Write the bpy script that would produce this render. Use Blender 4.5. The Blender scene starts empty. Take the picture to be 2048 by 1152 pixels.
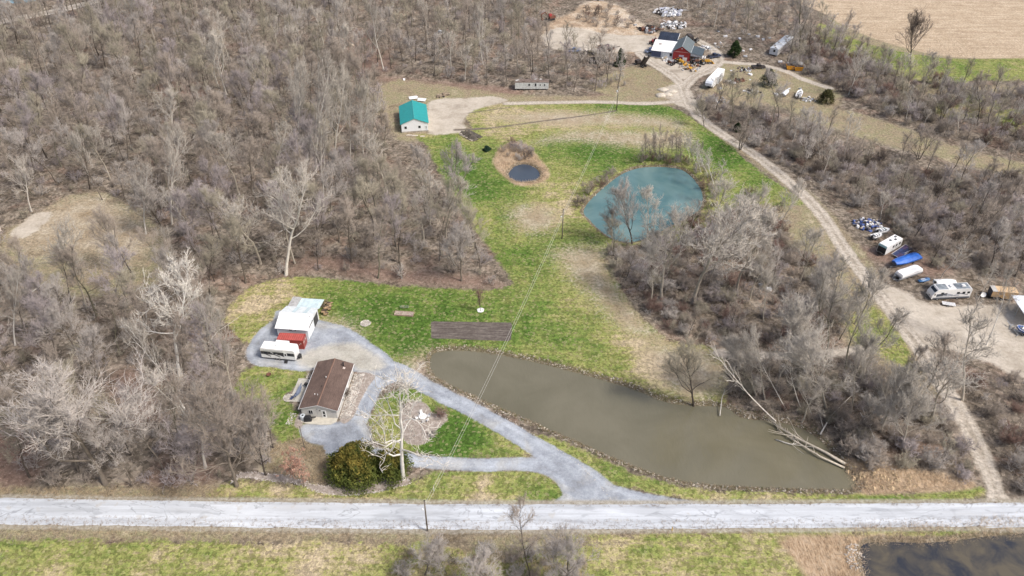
import bpy, math, random
import numpy as np
from mathutils import Vector, Matrix

# ------------------------------------------------------------------ camera, sky, sun, exposure
scene = bpy.context.scene
FPX, PITCH, CAMH = 1600.0, math.radians(37.5), 122.0
CP, SP = math.cos(PITCH), math.sin(PITCH)
cam_d = bpy.data.cameras.new('camera')
cam_d.sensor_width = 36.0
cam_d.lens = 36.0 * FPX / 2048.0
cam_d.clip_start = 1.0
cam_d.clip_end = 9000.0
cam = bpy.data.objects.new('camera', cam_d)
scene.collection.objects.link(cam)
cam.location = (0, 0, CAMH)
cam.rotation_euler = (math.pi / 2 - PITCH, 0, 0)
scene.camera = cam

SUN_EL, SUN_AZ = math.radians(52), math.radians(118)      # azimuth clockwise from +Y (away from the camera)
world = bpy.data.worlds.new('World')
scene.world = world
world.use_nodes = True
wn = world.node_tree
sky = wn.nodes.new('ShaderNodeTexSky')
sky.sky_type = 'NISHITA'
sky.sun_disc = False
sky.sun_elevation = SUN_EL
sky.sun_rotation = SUN_AZ
sky.air_density = 1.0
sky.dust_density = 5.0
sky.ozone_density = 1.0
bg = wn.nodes['Background']
wn.links.new(sky.outputs[0], bg.inputs[0])
bg.inputs[1].default_value = 0.13
sun_d = bpy.data.lights.new('sun', 'SUN')
sun_d.energy = 2.4
sun_d.angle = math.radians(9)
sun_d.color = (1.0, 0.96, 0.9)
sun = bpy.data.objects.new('sun', sun_d)
scene.collection.objects.link(sun)
_sv = Vector((math.sin(SUN_AZ) * math.cos(SUN_EL), math.cos(SUN_AZ) * math.cos(SUN_EL), math.sin(SUN_EL)))
sun.rotation_euler = _sv.to_track_quat('Z', 'Y').to_euler()
scene.view_settings.view_transform = 'Standard'
scene.view_settings.look = 'None'
scene.view_settings.gamma = 1.0
scene.view_settings.use_curve_mapping = False
scene.view_settings.exposure = 0.30
scene.cycles.use_denoising = True
scene.cycles.max_bounces = 5
scene.cycles.diffuse_bounces = 2
scene.cycles.glossy_bounces = 3
scene.cycles.transparent_max_bounces = 4

RNG = np.random.default_rng(7)
random.seed(7)

# ------------------------------------------------------------------ helpers
def G(px, py, z=0.0):
    """pixel of the photograph -> point of the level ground at height z"""
    x = (px - 1024) / FPX
    v = (py - 576) / FPX
    dz = -SP - v * CP
    t = (z - CAMH) / dz
    return np.array([x * t, (CP - v * SP) * t, z])

def GV(px, py, Y):
    """pixel -> point in the upright plane at distance Y"""
    x = (px - 1024) / FPX
    v = (py - 576) / FPX
    t = Y / (CP - v * SP)
    return np.array([x * t, Y, CAMH + (-SP - v * CP) * t])

def project(x, y, z):
    zc = y * CP - (z - CAMH) * SP
    u = -(y * SP + (z - CAMH) * CP)
    return 1024 + FPX * x / zc, 576 + FPX * u / zc

def scale_at(py):
    return CP * (py - 576 + FPX * SP / CP) / CAMH

def link(o):
    scene.collection.objects.link(o)
    return o

def tag(o, label=None, cat=None, group=None, kind=None):
    if label: o['label'] = label
    if cat: o['category'] = cat
    if group: o['group'] = group
    if kind: o['kind'] = kind
    return o

def thing(name, label, cat, loc=(0, 0, 0), rotz=0.0, group=None):
    o = link(bpy.data.objects.new(name, None))
    o.location = (float(loc[0]), float(loc[1]), float(loc[2]))
    o.rotation_euler = (0, 0, rotz)
    o.empty_display_size = 0.3
    return tag(o, label, cat, group)

class MB:
    """collects faces for ONE mesh object"""
    def __init__(s):
        s.v = []; s.f = []; s.smooth = False
    def add(s, vs, fs):
        n = len(s.v)
        s.v += [tuple(map(float, p)) for p in vs]
        s.f += [tuple(i + n for i in f) for f in fs]
        return s
    def box(s, x0, x1, y0, y1, z0, z1):
        return s.add([(x0, y0, z0), (x1, y0, z0), (x1, y1, z0), (x0, y1, z0), (x0, y0, z1), (x1, y0, z1), (x1, y1, z1), (x0, y1, z1)],
                     [(3, 2, 1, 0), (4, 5, 6, 7), (0, 1, 5, 4), (1, 2, 6, 5), (2, 3, 7, 6), (3, 0, 4, 7)])
    def rbox(s, c, size, rz=0.0, rx=0.0, ry=0.0):
        m = Matrix.Translation(Vector(c)) @ Matrix.Rotation(rz, 4, 'Z') @ Matrix.Rotation(ry, 4, 'Y') @ Matrix.Rotation(rx, 4, 'X')
        a, b, d = size[0] / 2, size[1] / 2, size[2] / 2
        vs = [m @ Vector(p) for p in ((-a, -b, -d), (a, -b, -d), (a, b, -d), (-a, b, -d), (-a, -b, d), (a, -b, d), (a, b, d), (-a, b, d))]
        return s.add(vs, [(3, 2, 1, 0), (4, 5, 6, 7), (0, 1, 5, 4), (1, 2, 6, 5), (2, 3, 7, 6), (3, 0, 4, 7)])
    def prof(s, pts, y0, y1):
        """profile in (x,z), counter-clockwise seen from -y, extruded along y"""
        n = len(pts)
        vs = [(p[0], y0, p[1]) for p in pts] + [(p[0], y1, p[1]) for p in pts]
        fs = [tuple(range(n)), tuple(range(2 * n - 1, n - 1, -1))]
        fs += [(i, i + n, (i + 1) % n + n, (i + 1) % n) for i in range(n)]
        return s.add(vs, fs)
    def profy(s, pts, x0, x1):
        """profile in (y,z) extruded along x"""
        n = len(pts)
        vs = [(x0, p[0], p[1]) for p in pts] + [(x1, p[0], p[1]) for p in pts]
        fs = [tuple(range(n - 1, -1, -1)), tuple(range(n, 2 * n))]
        fs += [(i, (i + 1) % n, (i + 1) % n + n, i + n) for i in range(n)]
        return s.add(vs, fs)
    def tube(s, pts, rad, n=8, cap=True):
        pts = [Vector(tuple(map(float, p))) for p in pts]
        if not hasattr(rad, '__len__'): rad = [rad] * len(pts)
        vs, fs = [], []
        for i, p in enumerate(pts):
            d = (pts[min(i + 1, len(pts) - 1)] - pts[max(i - 1, 0)]).normalized()
            a = d.orthogonal().normalized() if abs(d.z) > .9 else d.cross(Vector((0, 0, 1))).normalized()
            b = d.cross(a)
            for k in range(n):
                t = 2 * math.pi * k / n
                vs.append(p + (a * math.cos(t) + b * math.sin(t)) * rad[i])
        for i in range(len(pts) - 1):
            for k in range(n):
                fs.append((i * n + k, i * n + (k + 1) % n, (i + 1) * n + (k + 1) % n, (i + 1) * n + k))
        if cap:
            fs.append(tuple(range(n - 1, -1, -1)))
            fs.append(tuple(range((len(pts) - 1) * n, len(pts) * n)))
        return s.add(vs, fs)
    def loft(s, secs, cap=True):
        """list of rings with the same number of points"""
        n = len(secs[0])
        vs = [p for q in secs for p in q]
        fs = []
        for i in range(len(secs) - 1):
            for k in range(n):
                fs.append((i * n + k, i * n + (k + 1) % n, (i + 1) * n + (k + 1) % n, (i + 1) * n + k))
        if cap:
            fs.append(tuple(range(n - 1, -1, -1)))
            fs.append(tuple(range((len(secs) - 1) * n, len(secs) * n)))
        return s.add(vs, fs)
    def lathe(s, pr, n=16, c=(0, 0, 0)):
        return s.loft([[(c[0] + r * math.cos(2 * math.pi * k / n), c[1] + r * math.sin(2 * math.pi * k / n), c[2] + z) for k in range(n)] for r, z in pr])
    def wheel(s, x, y, z, r, w, n=14):
        return s.tube([(x, y - w / 2, z), (x, y - w / 2 + .02, z), (x, y + w / 2 - .02, z), (x, y + w / 2, z)], [r * .82, r, r, r * .82], n)
    def rock(s, c, r, rng):
        k = []
        for d in ((1, 0, 0), (-1, 0, 0), (0, 1, 0), (0, -1, 0), (0, 0, 1), (0, 0, -.6)):
            f = r * (0.7 + 0.6 * rng.random())
            k.append((c[0] + d[0] * f + rng.normal() * .15 * r, c[1] + d[1] * f + rng.normal() * .15 * r, c[2] + d[2] * f * .75))
        return s.add(k, [(0, 2, 4), (2, 1, 4), (1, 3, 4), (3, 0, 4), (2, 0, 5), (1, 2, 5), (3, 1, 5), (0, 3, 5)])
    def mesh(s, name):
        me = bpy.data.meshes.new(name)
        me.from_pydata(s.v, [], s.f)
        me.validate()
        if s.smooth:
            me.polygons.foreach_set('use_smooth', [True] * len(me.polygons))
        return me
    def build(s, name, m, parent=None, label=None):
        me = s.mesh(name)
        if m: me.materials.append(m)
        o = link(bpy.data.objects.new(name, me))
        if parent: o.parent = parent
        if label: o['label'] = label
        return o

def np_mesh(name, V, F, m=None, smooth=False):
    """vertices (N,3), faces (M,k) as arrays"""
    me = bpy.data.meshes.new(name)
    V = np.asarray(V, np.float32); F = np.asarray(F, np.int32)
    k = F.shape[1]
    me.vertices.add(len(V)); me.vertices.foreach_set('co', V.ravel())
    me.loops.add(F.size); me.loops.foreach_set('vertex_index', F.ravel())
    me.polygons.add(len(F)); me.polygons.foreach_set('loop_start', np.arange(0, F.size, k, dtype=np.int32))
    if smooth: me.polygons.foreach_set('use_smooth', np.ones(len(F), bool))
    me.update(calc_edges=True)
    if m: me.materials.append(m)
    return me

def copy_thing(root, loc, rz=0.0, sc=1.0, label=None, group=None):
    c = link(root.copy())
    c.location = (float(loc[0]), float(loc[1]), float(loc[2])); c.rotation_euler = (0, 0, rz)
    c.scale = (sc, sc, sc)
    if label: c['label'] = label
    if group: c['group'] = group
    for ch in list(root.children):
        d = link(ch.copy()); d.parent = c
        for g in list(ch.children):
            e = link(g.copy()); e.parent = d
    return c

# ------------------------------------------------------------------ materials
def lin(r, g, b):
    return tuple(((c / 255) / 12.92 if c / 255 <= .04045 else ((c / 255 + .055) / 1.055) ** 2.4) for c in (r, g, b))

class NB:
    def __init__(s, name):
        s.m = bpy.data.materials.new(name); s.m.use_nodes = True
        s.t = s.m.node_tree; s.n = s.t.nodes; s.l = s.t.links
        s.bsdf = s.n['Principled BSDF']
        s.cache = {}
    def put(s, sock, v):
        if v is None: return
        if isinstance(v, bpy.types.NodeSocket): s.l.new(v, sock)
        elif hasattr(v, '__len__'): sock.default_value = tuple(v) + ((1.0,) if len(v) == 3 and len(sock.default_value) == 4 else ())
        else: sock.default_value = v
    def pos(s, obj=False):
        k = 'pos%d' % obj
        if k not in s.cache:
            s.cache[k] = s.n.new('ShaderNodeTexCoord').outputs['Object'] if obj else s.n.new('ShaderNodeNewGeometry').outputs['Position']
        return s.cache[k]
    def mapped(s, sc, rz=0.0, obj=False):
        k = ('map', tuple(sc), rz, obj)
        if k not in s.cache:
            a = s.n.new('ShaderNodeMapping'); a.inputs['Scale'].default_value = sc; a.inputs['Rotation'].default_value = (0, 0, rz)
            s.l.new(s.pos(obj), a.inputs[0]); s.cache[k] = a.outputs[0]
        return s.cache[k]
    def noise(s, scale, detail=3, rough=.55, dist=0.0, vec=None, obj=False, col=False):
        k = ('n', scale, detail, rough, dist, id(vec) if vec is not None else 0, obj)
        if k not in s.cache:
            a = s.n.new('ShaderNodeTexNoise'); a.inputs['Scale'].default_value = scale; a.inputs['Detail'].default_value = detail
            a.inputs['Roughness'].default_value = rough; a.inputs['Distortion'].default_value = dist
            s.l.new(vec if vec is not None else s.pos(obj), a.inputs['Vector']); s.cache[k] = a
        return s.cache[k].outputs['Color' if col else 'Fac']
    def voro(s, scale, out='Distance', rnd=1.0, vec=None, feat='F1'):
        k = ('v', scale, feat, id(vec) if vec is not None else 0)
        if k not in s.cache:
            a = s.n.new('ShaderNodeTexVoronoi'); a.feature = feat; a.inputs['Scale'].default_value = scale; a.inputs['Randomness'].default_value = rnd
            s.l.new(vec if vec is not None else s.pos(), a.inputs['Vector']); s.cache[k] = a
        return s.cache[k].outputs[out]
    def attr(s, name):
        k = 'a' + name
        if k not in s.cache:
            a = s.n.new('ShaderNodeAttribute'); a.attribute_name = name; s.cache[k] = a.outputs['Fac']
        return s.cache[k]
    def rnd(s):
        if 'rnd' not in s.cache: s.cache['rnd'] = s.n.new('ShaderNodeObjectInfo').outputs['Random']
        return s.cache['rnd']
    def math(s, op, a, b=None, c=None, clamp=False):
        k = s.n.new('ShaderNodeMath'); k.operation = op; k.use_clamp = clamp
        s.put(k.inputs[0], a); s.put(k.inputs[1], b); s.put(k.inputs[2], c)
        return k.outputs[0]
    def step(s, v, lo, hi, to0=0.0, to1=1.0, smooth=True):
        k = s.n.new('ShaderNodeMapRange'); k.interpolation_type = 'SMOOTHSTEP' if smooth else 'LINEAR'
        s.put(k.inputs['Value'], v); k.inputs['From Min'].default_value = lo; k.inputs['From Max'].default_value = hi
        k.inputs['To Min'].default_value = to0; k.inputs['To Max'].default_value = to1
        return k.outputs[0]
    def mix(s, f, a, b, mode='MIX'):
        k = s.n.new('ShaderNodeMix'); k.data_type = 'RGBA'; k.blend_type = mode; k.clamp_factor = True
        s.put(k.inputs[0], f); s.put(k.inputs[6], a); s.put(k.inputs[7], b)
        return k.outputs[2]
    def ramp(s, f, stops):
        k = s.n.new('ShaderNodeValToRGB'); r = k.color_ramp
        while len(r.elements) > 1: r.elements.remove(r.elements[0])
        r.elements[0].position = stops[0][0]; r.elements[0].color = tuple(stops[0][1]) + (1,)
        for p, c in stops[1:]:
            e = r.elements.new(p); e.color = tuple(c) + (1,)
        s.put(k.inputs[0], f)
        return k.outputs[0]
    def bright(s, col, f):
        k = s.n.new('ShaderNodeVectorMath'); k.operation = 'SCALE'
        s.put(k.inputs[0], col); s.put(k.inputs['Scale'], f)
        return k.outputs[0]
    def bump(s, h, strength=.3, dist=.1):
        k = s.n.new('ShaderNodeBump'); k.inputs['Strength'].default_value = strength; k.inputs['Distance'].default_value = dist
        s.put(k.inputs['Height'], h); s.l.new(k.outputs[0], s.bsdf.inputs['Normal'])
    def done(s, col, rough=.8, metal=0.0, spec=None):
        s.put(s.bsdf.inputs['Base Color'], col); s.put(s.bsdf.inputs['Roughness'], rough); s.put(s.bsdf.inputs['Metallic'], metal)
        if spec is not None: s.bsdf.inputs['Specular IOR Level'].default_value = spec
        return s.m

_mats = {}
def M(name, col, rough=.6, var=.12, metal=0.0, scale=1.2, dirt=.15, dirtcol=None, spec=None):
    """painted / plain surface with weathering"""
    if name in _mats: return _mats[name]
    b = NB(name)
    n1 = b.noise(scale, 4, obj=True); n2 = b.noise(scale * 7, 3, obj=True)
    c = b.bright(col, b.math('ADD', b.step(n1, .3, .7, 1 - var, 1 + var), b.step(n2, .3, .7, -var * .4, var * .4)))
    if dirt:
        c = b.mix(b.math('MULTIPLY', b.step(b.noise(scale * 2.3, 5, .65, obj=True), .52, .75), dirt), c, dirtcol or (.12, .10, .08))
    _mats[name] = b.done(c, rough, metal, spec)
    return _mats[name]

WHITE = lambda: M('white_paint', (.80, .80, .79), .45, .04, dirt=.12)
BLACK = lambda: M('black_rubber', (.025, .025, .027), .7, .2, dirt=.1)
GLASS = lambda: M('dark_window', (.02, .024, .03), .08, .1, dirt=0)
STEEL = lambda: M('galvanised_steel', (.42, .43, .44), .4, .1, .6)
GREYP = lambda: M('grey_paint', (.33, .34, .35), .6, .1)
WOODM = lambda: M('weathered_wood', (.24, .19, .14), .85, .2)
RUST = lambda: M('rusty_metal', (.16, .07, .045), .85, .3, dirt=.4, dirtcol=(.06, .035, .03))
DARKM = lambda: M('dark_machine', (.05, .042, .04), .8, .3, dirt=.5, dirtcol=(.12, .06, .04))
BLUEP = lambda: M('blue_paint', (.03, .09, .30), .45, .15)
REDP = lambda: M('red_paint', (.36, .05, .05), .55, .12, dirt=.2)
YELP = lambda: M('yellow_paint', (.55, .30, .03), .6, .15, dirt=.4)
# ------------------------------------------------------------------ ground plan (outlines read off the photograph, put down as metres)
def smooth_poly(P, closed=True, k=4):
    P = np.asarray(P, float); n = len(P); out = []
    for i in range(n if closed else n - 1):
        if closed: p0, p1, p2, p3 = P[i - 1], P[i], P[(i + 1) % n], P[(i + 2) % n]
        else: p0, p1, p2, p3 = P[max(i - 1, 0)], P[i], P[i + 1], P[min(i + 2, n - 1)]
        for j in range(k):
            t = j / k
            out.append(.5 * (2 * p1 + (p2 - p0) * t + (2 * p0 - 5 * p1 + 4 * p2 - p3) * t * t + (3 * p1 - p0 - 3 * p2 + p3) * t ** 3))
    if not closed: out.append(P[-1])
    return np.array(out)

def W(pts, z=0.0):
    return np.array([G(a, b, z)[:2] for a, b in pts])

def poly(pts, smooth=True, z=0.0, k=3):
    w = W(pts, z)
    return smooth_poly(w, True, k) if smooth else w

def line(pts, k=4):
    return smooth_poly(W(pts), False, k)

def seg_dist(P, A, B):
    d = B - A; L = (d * d).sum() + 1e-12
    t = np.clip(((P - A) @ d) / L, 0, 1)
    q = P - A - t[:, None] * d
    return np.hypot(q[:, 0], q[:, 1])

FAR = -8.0
def sdf_poly(P, poly_):
    out = np.full(len(P), FAR)
    lo, hi = poly_.min(0) + FAR, poly_.max(0) - FAR
    m = (P[:, 0] > lo[0]) & (P[:, 0] < hi[0]) & (P[:, 1] > lo[1]) & (P[:, 1] < hi[1])
    Q = P[m]
    if len(Q) == 0: return out
    d = np.full(len(Q), 1e9); ins = np.zeros(len(Q), bool)
    n = len(poly_)
    for i in range(n):
        A, B = poly_[i], poly_[(i + 1) % n]
        d = np.minimum(d, seg_dist(Q, A, B))
        c = (A[1] > Q[:, 1]) != (B[1] > Q[:, 1])
        with np.errstate(divide='ignore', invalid='ignore'):
            xi = (B[0] - A[0]) * (Q[:, 1] - A[1]) / (B[1] - A[1] + 1e-15) + A[0]
        ins ^= c & (Q[:, 0] < xi)
    out[m] = np.clip(np.where(ins, d, -d), FAR, 60)
    return out

def sdf_line(P, L, half):
    out = np.full(len(P), FAR)
    half = np.broadcast_to(half, (len(L),)).astype(float)
    mx = half.max() - FAR
    lo, hi = L.min(0) - mx, L.max(0) + mx
    m = (P[:, 0] > lo[0]) & (P[:, 0] < hi[0]) & (P[:, 1] > lo[1]) & (P[:, 1] < hi[1])
    Q = P[m]
    if len(Q) == 0: return out
    d = np.full(len(Q), FAR)
    for i in range(len(L) - 1):
        d = np.maximum(d, (half[i] + half[i + 1]) / 2 - seg_dist(Q, L[i], L[i + 1]))
    out[m] = d
    return out

def inside(P, polys):
    P = np.atleast_2d(P); r = np.zeros(len(P), bool)
    for q in polys: r |= sdf_poly(P, q) > 0
    return r

WZ = -0.6                                                     # pond water level
POND_BIG = poly([(861, 728), (868, 708), (890, 703), (930, 702), (1000, 711), (1090, 730), (1180, 754), (1262, 778), (1330, 805), (1382, 812), (1450, 815), (1480, 836), (1545, 843), (1600, 858), (1640, 882), (1680, 930), (1710, 962), (1700, 978), (1600, 976), (1450, 970), (1360, 960), (1270, 932), (1150, 880), (1050, 836), (960, 796), (900, 768), (870, 750)], z=WZ)
POND_MID = poly([(1168, 424), (1182, 400), (1220, 366), (1250, 346), (1290, 335), (1352, 337), (1380, 352), (1400, 378), (1404, 402), (1392, 424), (1350, 446), (1305, 470), (1262, 484), (1228, 478), (1200, 460), (1180, 440)], z=WZ)
POND_SMALL = poly([(1018, 348), (1030, 333), (1052, 329), (1072, 338), (1079, 352), (1066, 362), (1040, 363), (1024, 358)], z=WZ)
POND_DARK = poly([(1722, 1100), (1752, 1086), (1850, 1087), (1930, 1080), (2000, 1072), (2130, 1068), (2260, 1120), (2250, 1260), (1780, 1300), (1740, 1180)], z=WZ)
POND_FAR = poly([(-60, -60), (75, -60), (72, -4), (62, 4), (30, 7), (-20, 3), (-70, 8)], z=WZ)
PONDS = [POND_BIG, POND_MID, POND_SMALL, POND_DARK, POND_FAR]

ROAD_T = [(-900, 990), (-300, 991), (0, 993), (300, 998), (700, 1003), (1000, 1006), (1500, 1005), (2048, 1003), (2400, 1002), (3000, 1000)]
ROAD_B = [(-900, 1048), (-300, 1050), (0, 1052), (300, 1055), (700, 1060), (1000, 1062), (1500, 1059), (2048, 1055), (2400, 1053), (3000, 1050)]
ROAD = np.concatenate([line(ROAD_T), line(ROAD_B)[::-1]])

LAWN = [
    poly([(452, 645), (470, 600), (520, 566), (600, 553), (700, 563), (850, 575), (1014, 577), (1002, 530), (968, 482), (925, 422), (882, 352), (850, 288), (830, 270), (900, 264), (945, 256), (928, 228), (985, 209), (1100, 206), (1240, 204), (1340, 214), (1398, 246), (1460, 292), (1530, 350), (1600, 396), (1592, 412), (1520, 408), (1450, 420), (1380, 480), (1250, 490), (1213, 505), (1232, 560), (1285, 636), (1345, 682), (1440, 702), (1456, 790), (1430, 825), (1200, 770), (1000, 720), (860, 712), (800, 745), (700, 700), (620, 640), (560, 655), (500, 690)]),
    poly([(486, 745), (540, 728), (600, 733), (610, 760), (570, 790), (590, 820), (610, 850), (596, 878), (560, 884), (535, 850), (520, 820), (490, 806), (470, 780)]),
    poly([(738, 850), (760, 800), (800, 778), (850, 778), (920, 815), (1000, 860), (1072, 908), (1000, 916), (900, 916), (830, 908), (770, 900)]),
    poly([(430, 985), (470, 960), (560, 965), (700, 975), (800, 970), (870, 944), (1000, 940), (1084, 946), (1126, 975), (1134, 1000), (1000, 1006), (700, 1003), (420, 996)]),
    poly([(1060, 868), (1140, 888), (1250, 940), (1350, 972), (1500, 984), (1720, 988), (1900, 984), (1976, 972), (1942, 1002), (1500, 1006), (1390, 1004), (1280, 982), (1200, 962), (1130, 925)]),
    poly([(-900, 1060), (-300, 1072), (0, 1080), (700, 1086), (900, 1092), (1000, 1120), (1160, 1092), (1400, 1074), (1560, 1068), (1600, 1100), (1640, 1180), (1660, 1330), (-900, 1330)]),
    poly([(1130, 1075), (1500, 1063), (2048, 1058), (2900, 1055), (2900, 1076), (2048, 1072), (1700, 1076), (1580, 1090), (1250, 1092)]),
    poly([(1640, 46), (1720, 82), (1800, 103), (1900, 117), (2048, 116), (2300, 114), (2300, 158), (2048, 162), (1960, 160), (1880, 168), (1790, 150), (1690, 108), (1640, 80)]),
    poly([(1860, 205), (1930, 188), (1996, 198), (1990, 226), (1920, 238), (1870, 228)]),
    poly([(1990, 225), (2048, 218), (2120, 222), (2120, 262), (2020, 262)]),
    poly([(1690, 640), (1742, 615), (1790, 640), (1812, 690), (1830, 745), (1780, 720), (1720, 690)]),
]
DRY = [  # rough dry grass
    poly([(762, 172), (800, 160), (900, 172), (1030, 190), (1200, 192), (1340, 190), (1370, 200), (1330, 212), (1240, 206), (1000, 210), (940, 225), (930, 262), (870, 275), (800, 280), (770, 240), (748, 200)]),
    poly([(1440, 125), (1560, 138), (1640, 165), (1680, 190), (1660, 222), (1560, 214), (1470, 210), (1405, 196), (1420, 150)]),
    poly([(1560, 204), (1660, 214), (1780, 246), (1900, 290), (2060, 330), (2200, 360), (2200, 384), (2040, 356), (1880, 316), (1740, 280), (1620, 240)]),
    poly([(1800, 170), (1930, 170), (2048, 172), (2200, 176), (2200, 196), (1960, 190), (1840, 186)]),
    poly([(-200, 974), (200, 976), (420, 972), (440, 996), (0, 992), (-200, 990)]),
    poly([(590, 870), (640, 890), (700, 905), (740, 915), (700, 955), (640, 966), (560, 950), (530, 930), (550, 890)]),
    poly([(1400, 260), (1440, 262), (1530, 325), (1640, 405), (1720, 500), (1760, 560), (1730, 560), (1660, 470), (1600, 400), (1500, 320)]),
    poly([(1510, 400), (1600, 395), (1680, 480), (1760, 590), (1830, 700), (1880, 790), (1800, 760), (1700, 690), (1640, 560), (1560, 450)]),
    poly([(1160, 1062), (1580, 1062), (1600, 1064), (900, 1085), (-300, 1075), (-900, 1062), (-300, 1052), (700, 1063), (1000, 1066)]),
    poly([(690, 1085), (900, 1078), (1160, 1080), (1180, 1160), (1140, 1300), (700, 1300), (800, 1160)]),
    poly([(0, 470), (60, 440), (130, 395), (200, 384), (260, 410), (320, 460), (340, 520), (290, 580), (160, 590), (40, 550)]),
    poly([(1690, 20), (2100, 110), (2100, 122), (1900, 122), (1780, 108), (1680, 70)]),
    poly([(1180, 170), (1280, 130), (1340, 160), (1370, 196), (1250, 196)]),
]
FIELD = [poly([(1520, -60), (1650, 28), (1720, 66), (1800, 93), (1880, 111), (1960, 117), (2048, 116), (2700, 112), (2700, -250), (1500, -250)])]
SANDZ = [poly([(1085, 62), (1110, 40), (1140, 28), (1185, 8), (1230, 14), (1262, 40), (1300, 62), (1330, 78), (1300, 98), (1262, 108), (1200, 100), (1130, 98), (1095, 85)])]
PALE = [
    poly([(856, 268), (854, 235), (858, 206), (880, 198), (930, 196), (985, 193), (1016, 201), (985, 210), (945, 222), (930, 240), (928, 262), (900, 267)]),
    poly([(1740, 555), (1800, 580), (1860, 608), (1960, 612), (2048, 606), (2300, 620), (2300, 790), (2048, 756), (1980, 725), (1900, 700), (1840, 690), (1800, 640)]),
    poly([(18, 468), (45, 446), (66, 428), (100, 424), (96, 440), (60, 470), (34, 476)]),
    poly([(1286, 112), (1330, 120), (1400, 128), (1432, 112), (1436, 124), (1410, 142), (1372, 160), (1340, 142), (1300, 124)]),
    poly([(1330, 175), (1368, 170), (1392, 200), (1400, 226), (1370, 216), (1330, 196)]),
    poly([(1082, 72), (1120, 55), (1180, 62), (1240, 70), (1310, 72), (1330, 92), (1310, 112), (1270, 104), (1180, 104), (1110, 98)]),
]
TRACK = [
    (line([(1998, 1004), (1984, 960), (1955, 890), (1918, 820), (1880, 765), (1845, 705), (1800, 645), (1750, 580), (1690, 500), (1640, 425), (1580, 366), (1510, 310), (1450, 272), (1400, 236), (1374, 200), (1362, 168), (1330, 142), (1300, 124), (1278, 106)]), [2.6] + [1.9] * 5 + [2.2] * 60),
    (line([(1366, 178), (1388, 154), (1420, 140), (1437, 124), (1432, 104), (1412, 90), (1392, 80)]), 2.3),
    (line([(1434, 122), (1470, 126), (1520, 130), (1570, 142), (1610, 160), (1660, 176)]), 1.7),
    (line([(1012, 207), (1100, 205), (1200, 204), (1290, 207), (1360, 202)]), 1.5),
    (line([(-60, 62), (0, 44), (60, 32), (130, 18), (215, -4)]), 3.5),
    (line([(1440, 706), (1520, 712), (1620, 712), (1720, 700)]), 1.6),
]
def trk(L, h):
    h = np.asarray(h, float)
    return (L, np.full(len(L), float(h)) if h.ndim == 0 else np.interp(np.linspace(0, 1, len(L)), np.linspace(0, 1, len(h)), h))
TRACK = [trk(*t) for t in TRACK]
GRAVEL_P = [
    poly([(492, 708), (508, 672), (545, 640), (560, 620), (640, 640), (660, 645), (700, 658), (745, 688), (782, 716), (800, 742), (760, 752), (720, 745), (650, 738), (600, 742), (550, 735), (505, 728)]),
    poly([(598, 852), (640, 848), (690, 842), (730, 848), (742, 880), (700, 902), (650, 890), (612, 882)]),
    poly([(1122, 1010), (1138, 985), (1142, 958), (1160, 944), (1200, 962), (1290, 986), (1392, 1003), (1392, 1012)]),
]
GRAVEL_L = [trk(line([(740, 728), (785, 738), (830, 760), (880, 788), (940, 818), (1000, 850), (1056, 884), (1104, 914), (1146, 946), (1180, 980), (1200, 1008)]), [2.6, 2.3, 2.1, 2.0, 2.0, 2.0, 2.1, 2.4, 3.2, 4.2, 5.0]),
            trk(line([(800, 748), (765, 760), (742, 782), (728, 812), (716, 840), (700, 862), (680, 884), (690, 902), (740, 908), (800, 916), (880, 926), (960, 930), (1040, 928), (1090, 934), (1130, 955), (1150, 985), (1158, 1008)]), [2.0, 2.0, 2.0, 2.0, 1.9, 2.6, 3.2, 2.2, 1.6, 1.55, 1.6, 1.6, 1.7, 2.1, 2.4, 2.4])]
GARDEN = poly([(862, 642), (1024, 645), (1022, 682), (862, 676)], False)
MULCH = [poly([(680, 838), (690, 800), (712, 758), (722, 744), (750, 752), (738, 772), (722, 800), (708, 832), (690, 848)]), poly([(588, 850), (598, 826), (606, 830), (606, 848), (600, 858)]), poly([(798, 838), (806, 812), (828, 802), (852, 808), (866, 828), (886, 822), (895, 836), (884, 850), (866, 866), (852, 886), (830, 890), (808, 880)]),
         poly([(462, 968), (480, 955), (520, 958), (560, 963), (600, 968), (640, 985), (690, 990), (750, 984), (800, 972), (822, 966), (800, 955), (740, 960), (700, 968), (660, 972), (620, 968), (580, 952), (520, 947), (480, 948)])]
REED = [poly([(988, 320), (1000, 296), (1026, 284), (1052, 290), (1074, 312), (1096, 340), (1094, 358), (1066, 370), (1034, 369), (1008, 352), (992, 336)]),
        poly([(1556, 1080), (1640, 1070), (1760, 1070), (1900, 1076), (2000, 1068), (2200, 1064), (2300, 1140), (2200, 1300), (1660, 1300), (1640, 1200), (1600, 1130)]),
        poly([(1690, 920), (1760, 930), (1850, 945), (1930, 960), (1940, 975), (1800, 985), (1712, 982)])]
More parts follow.
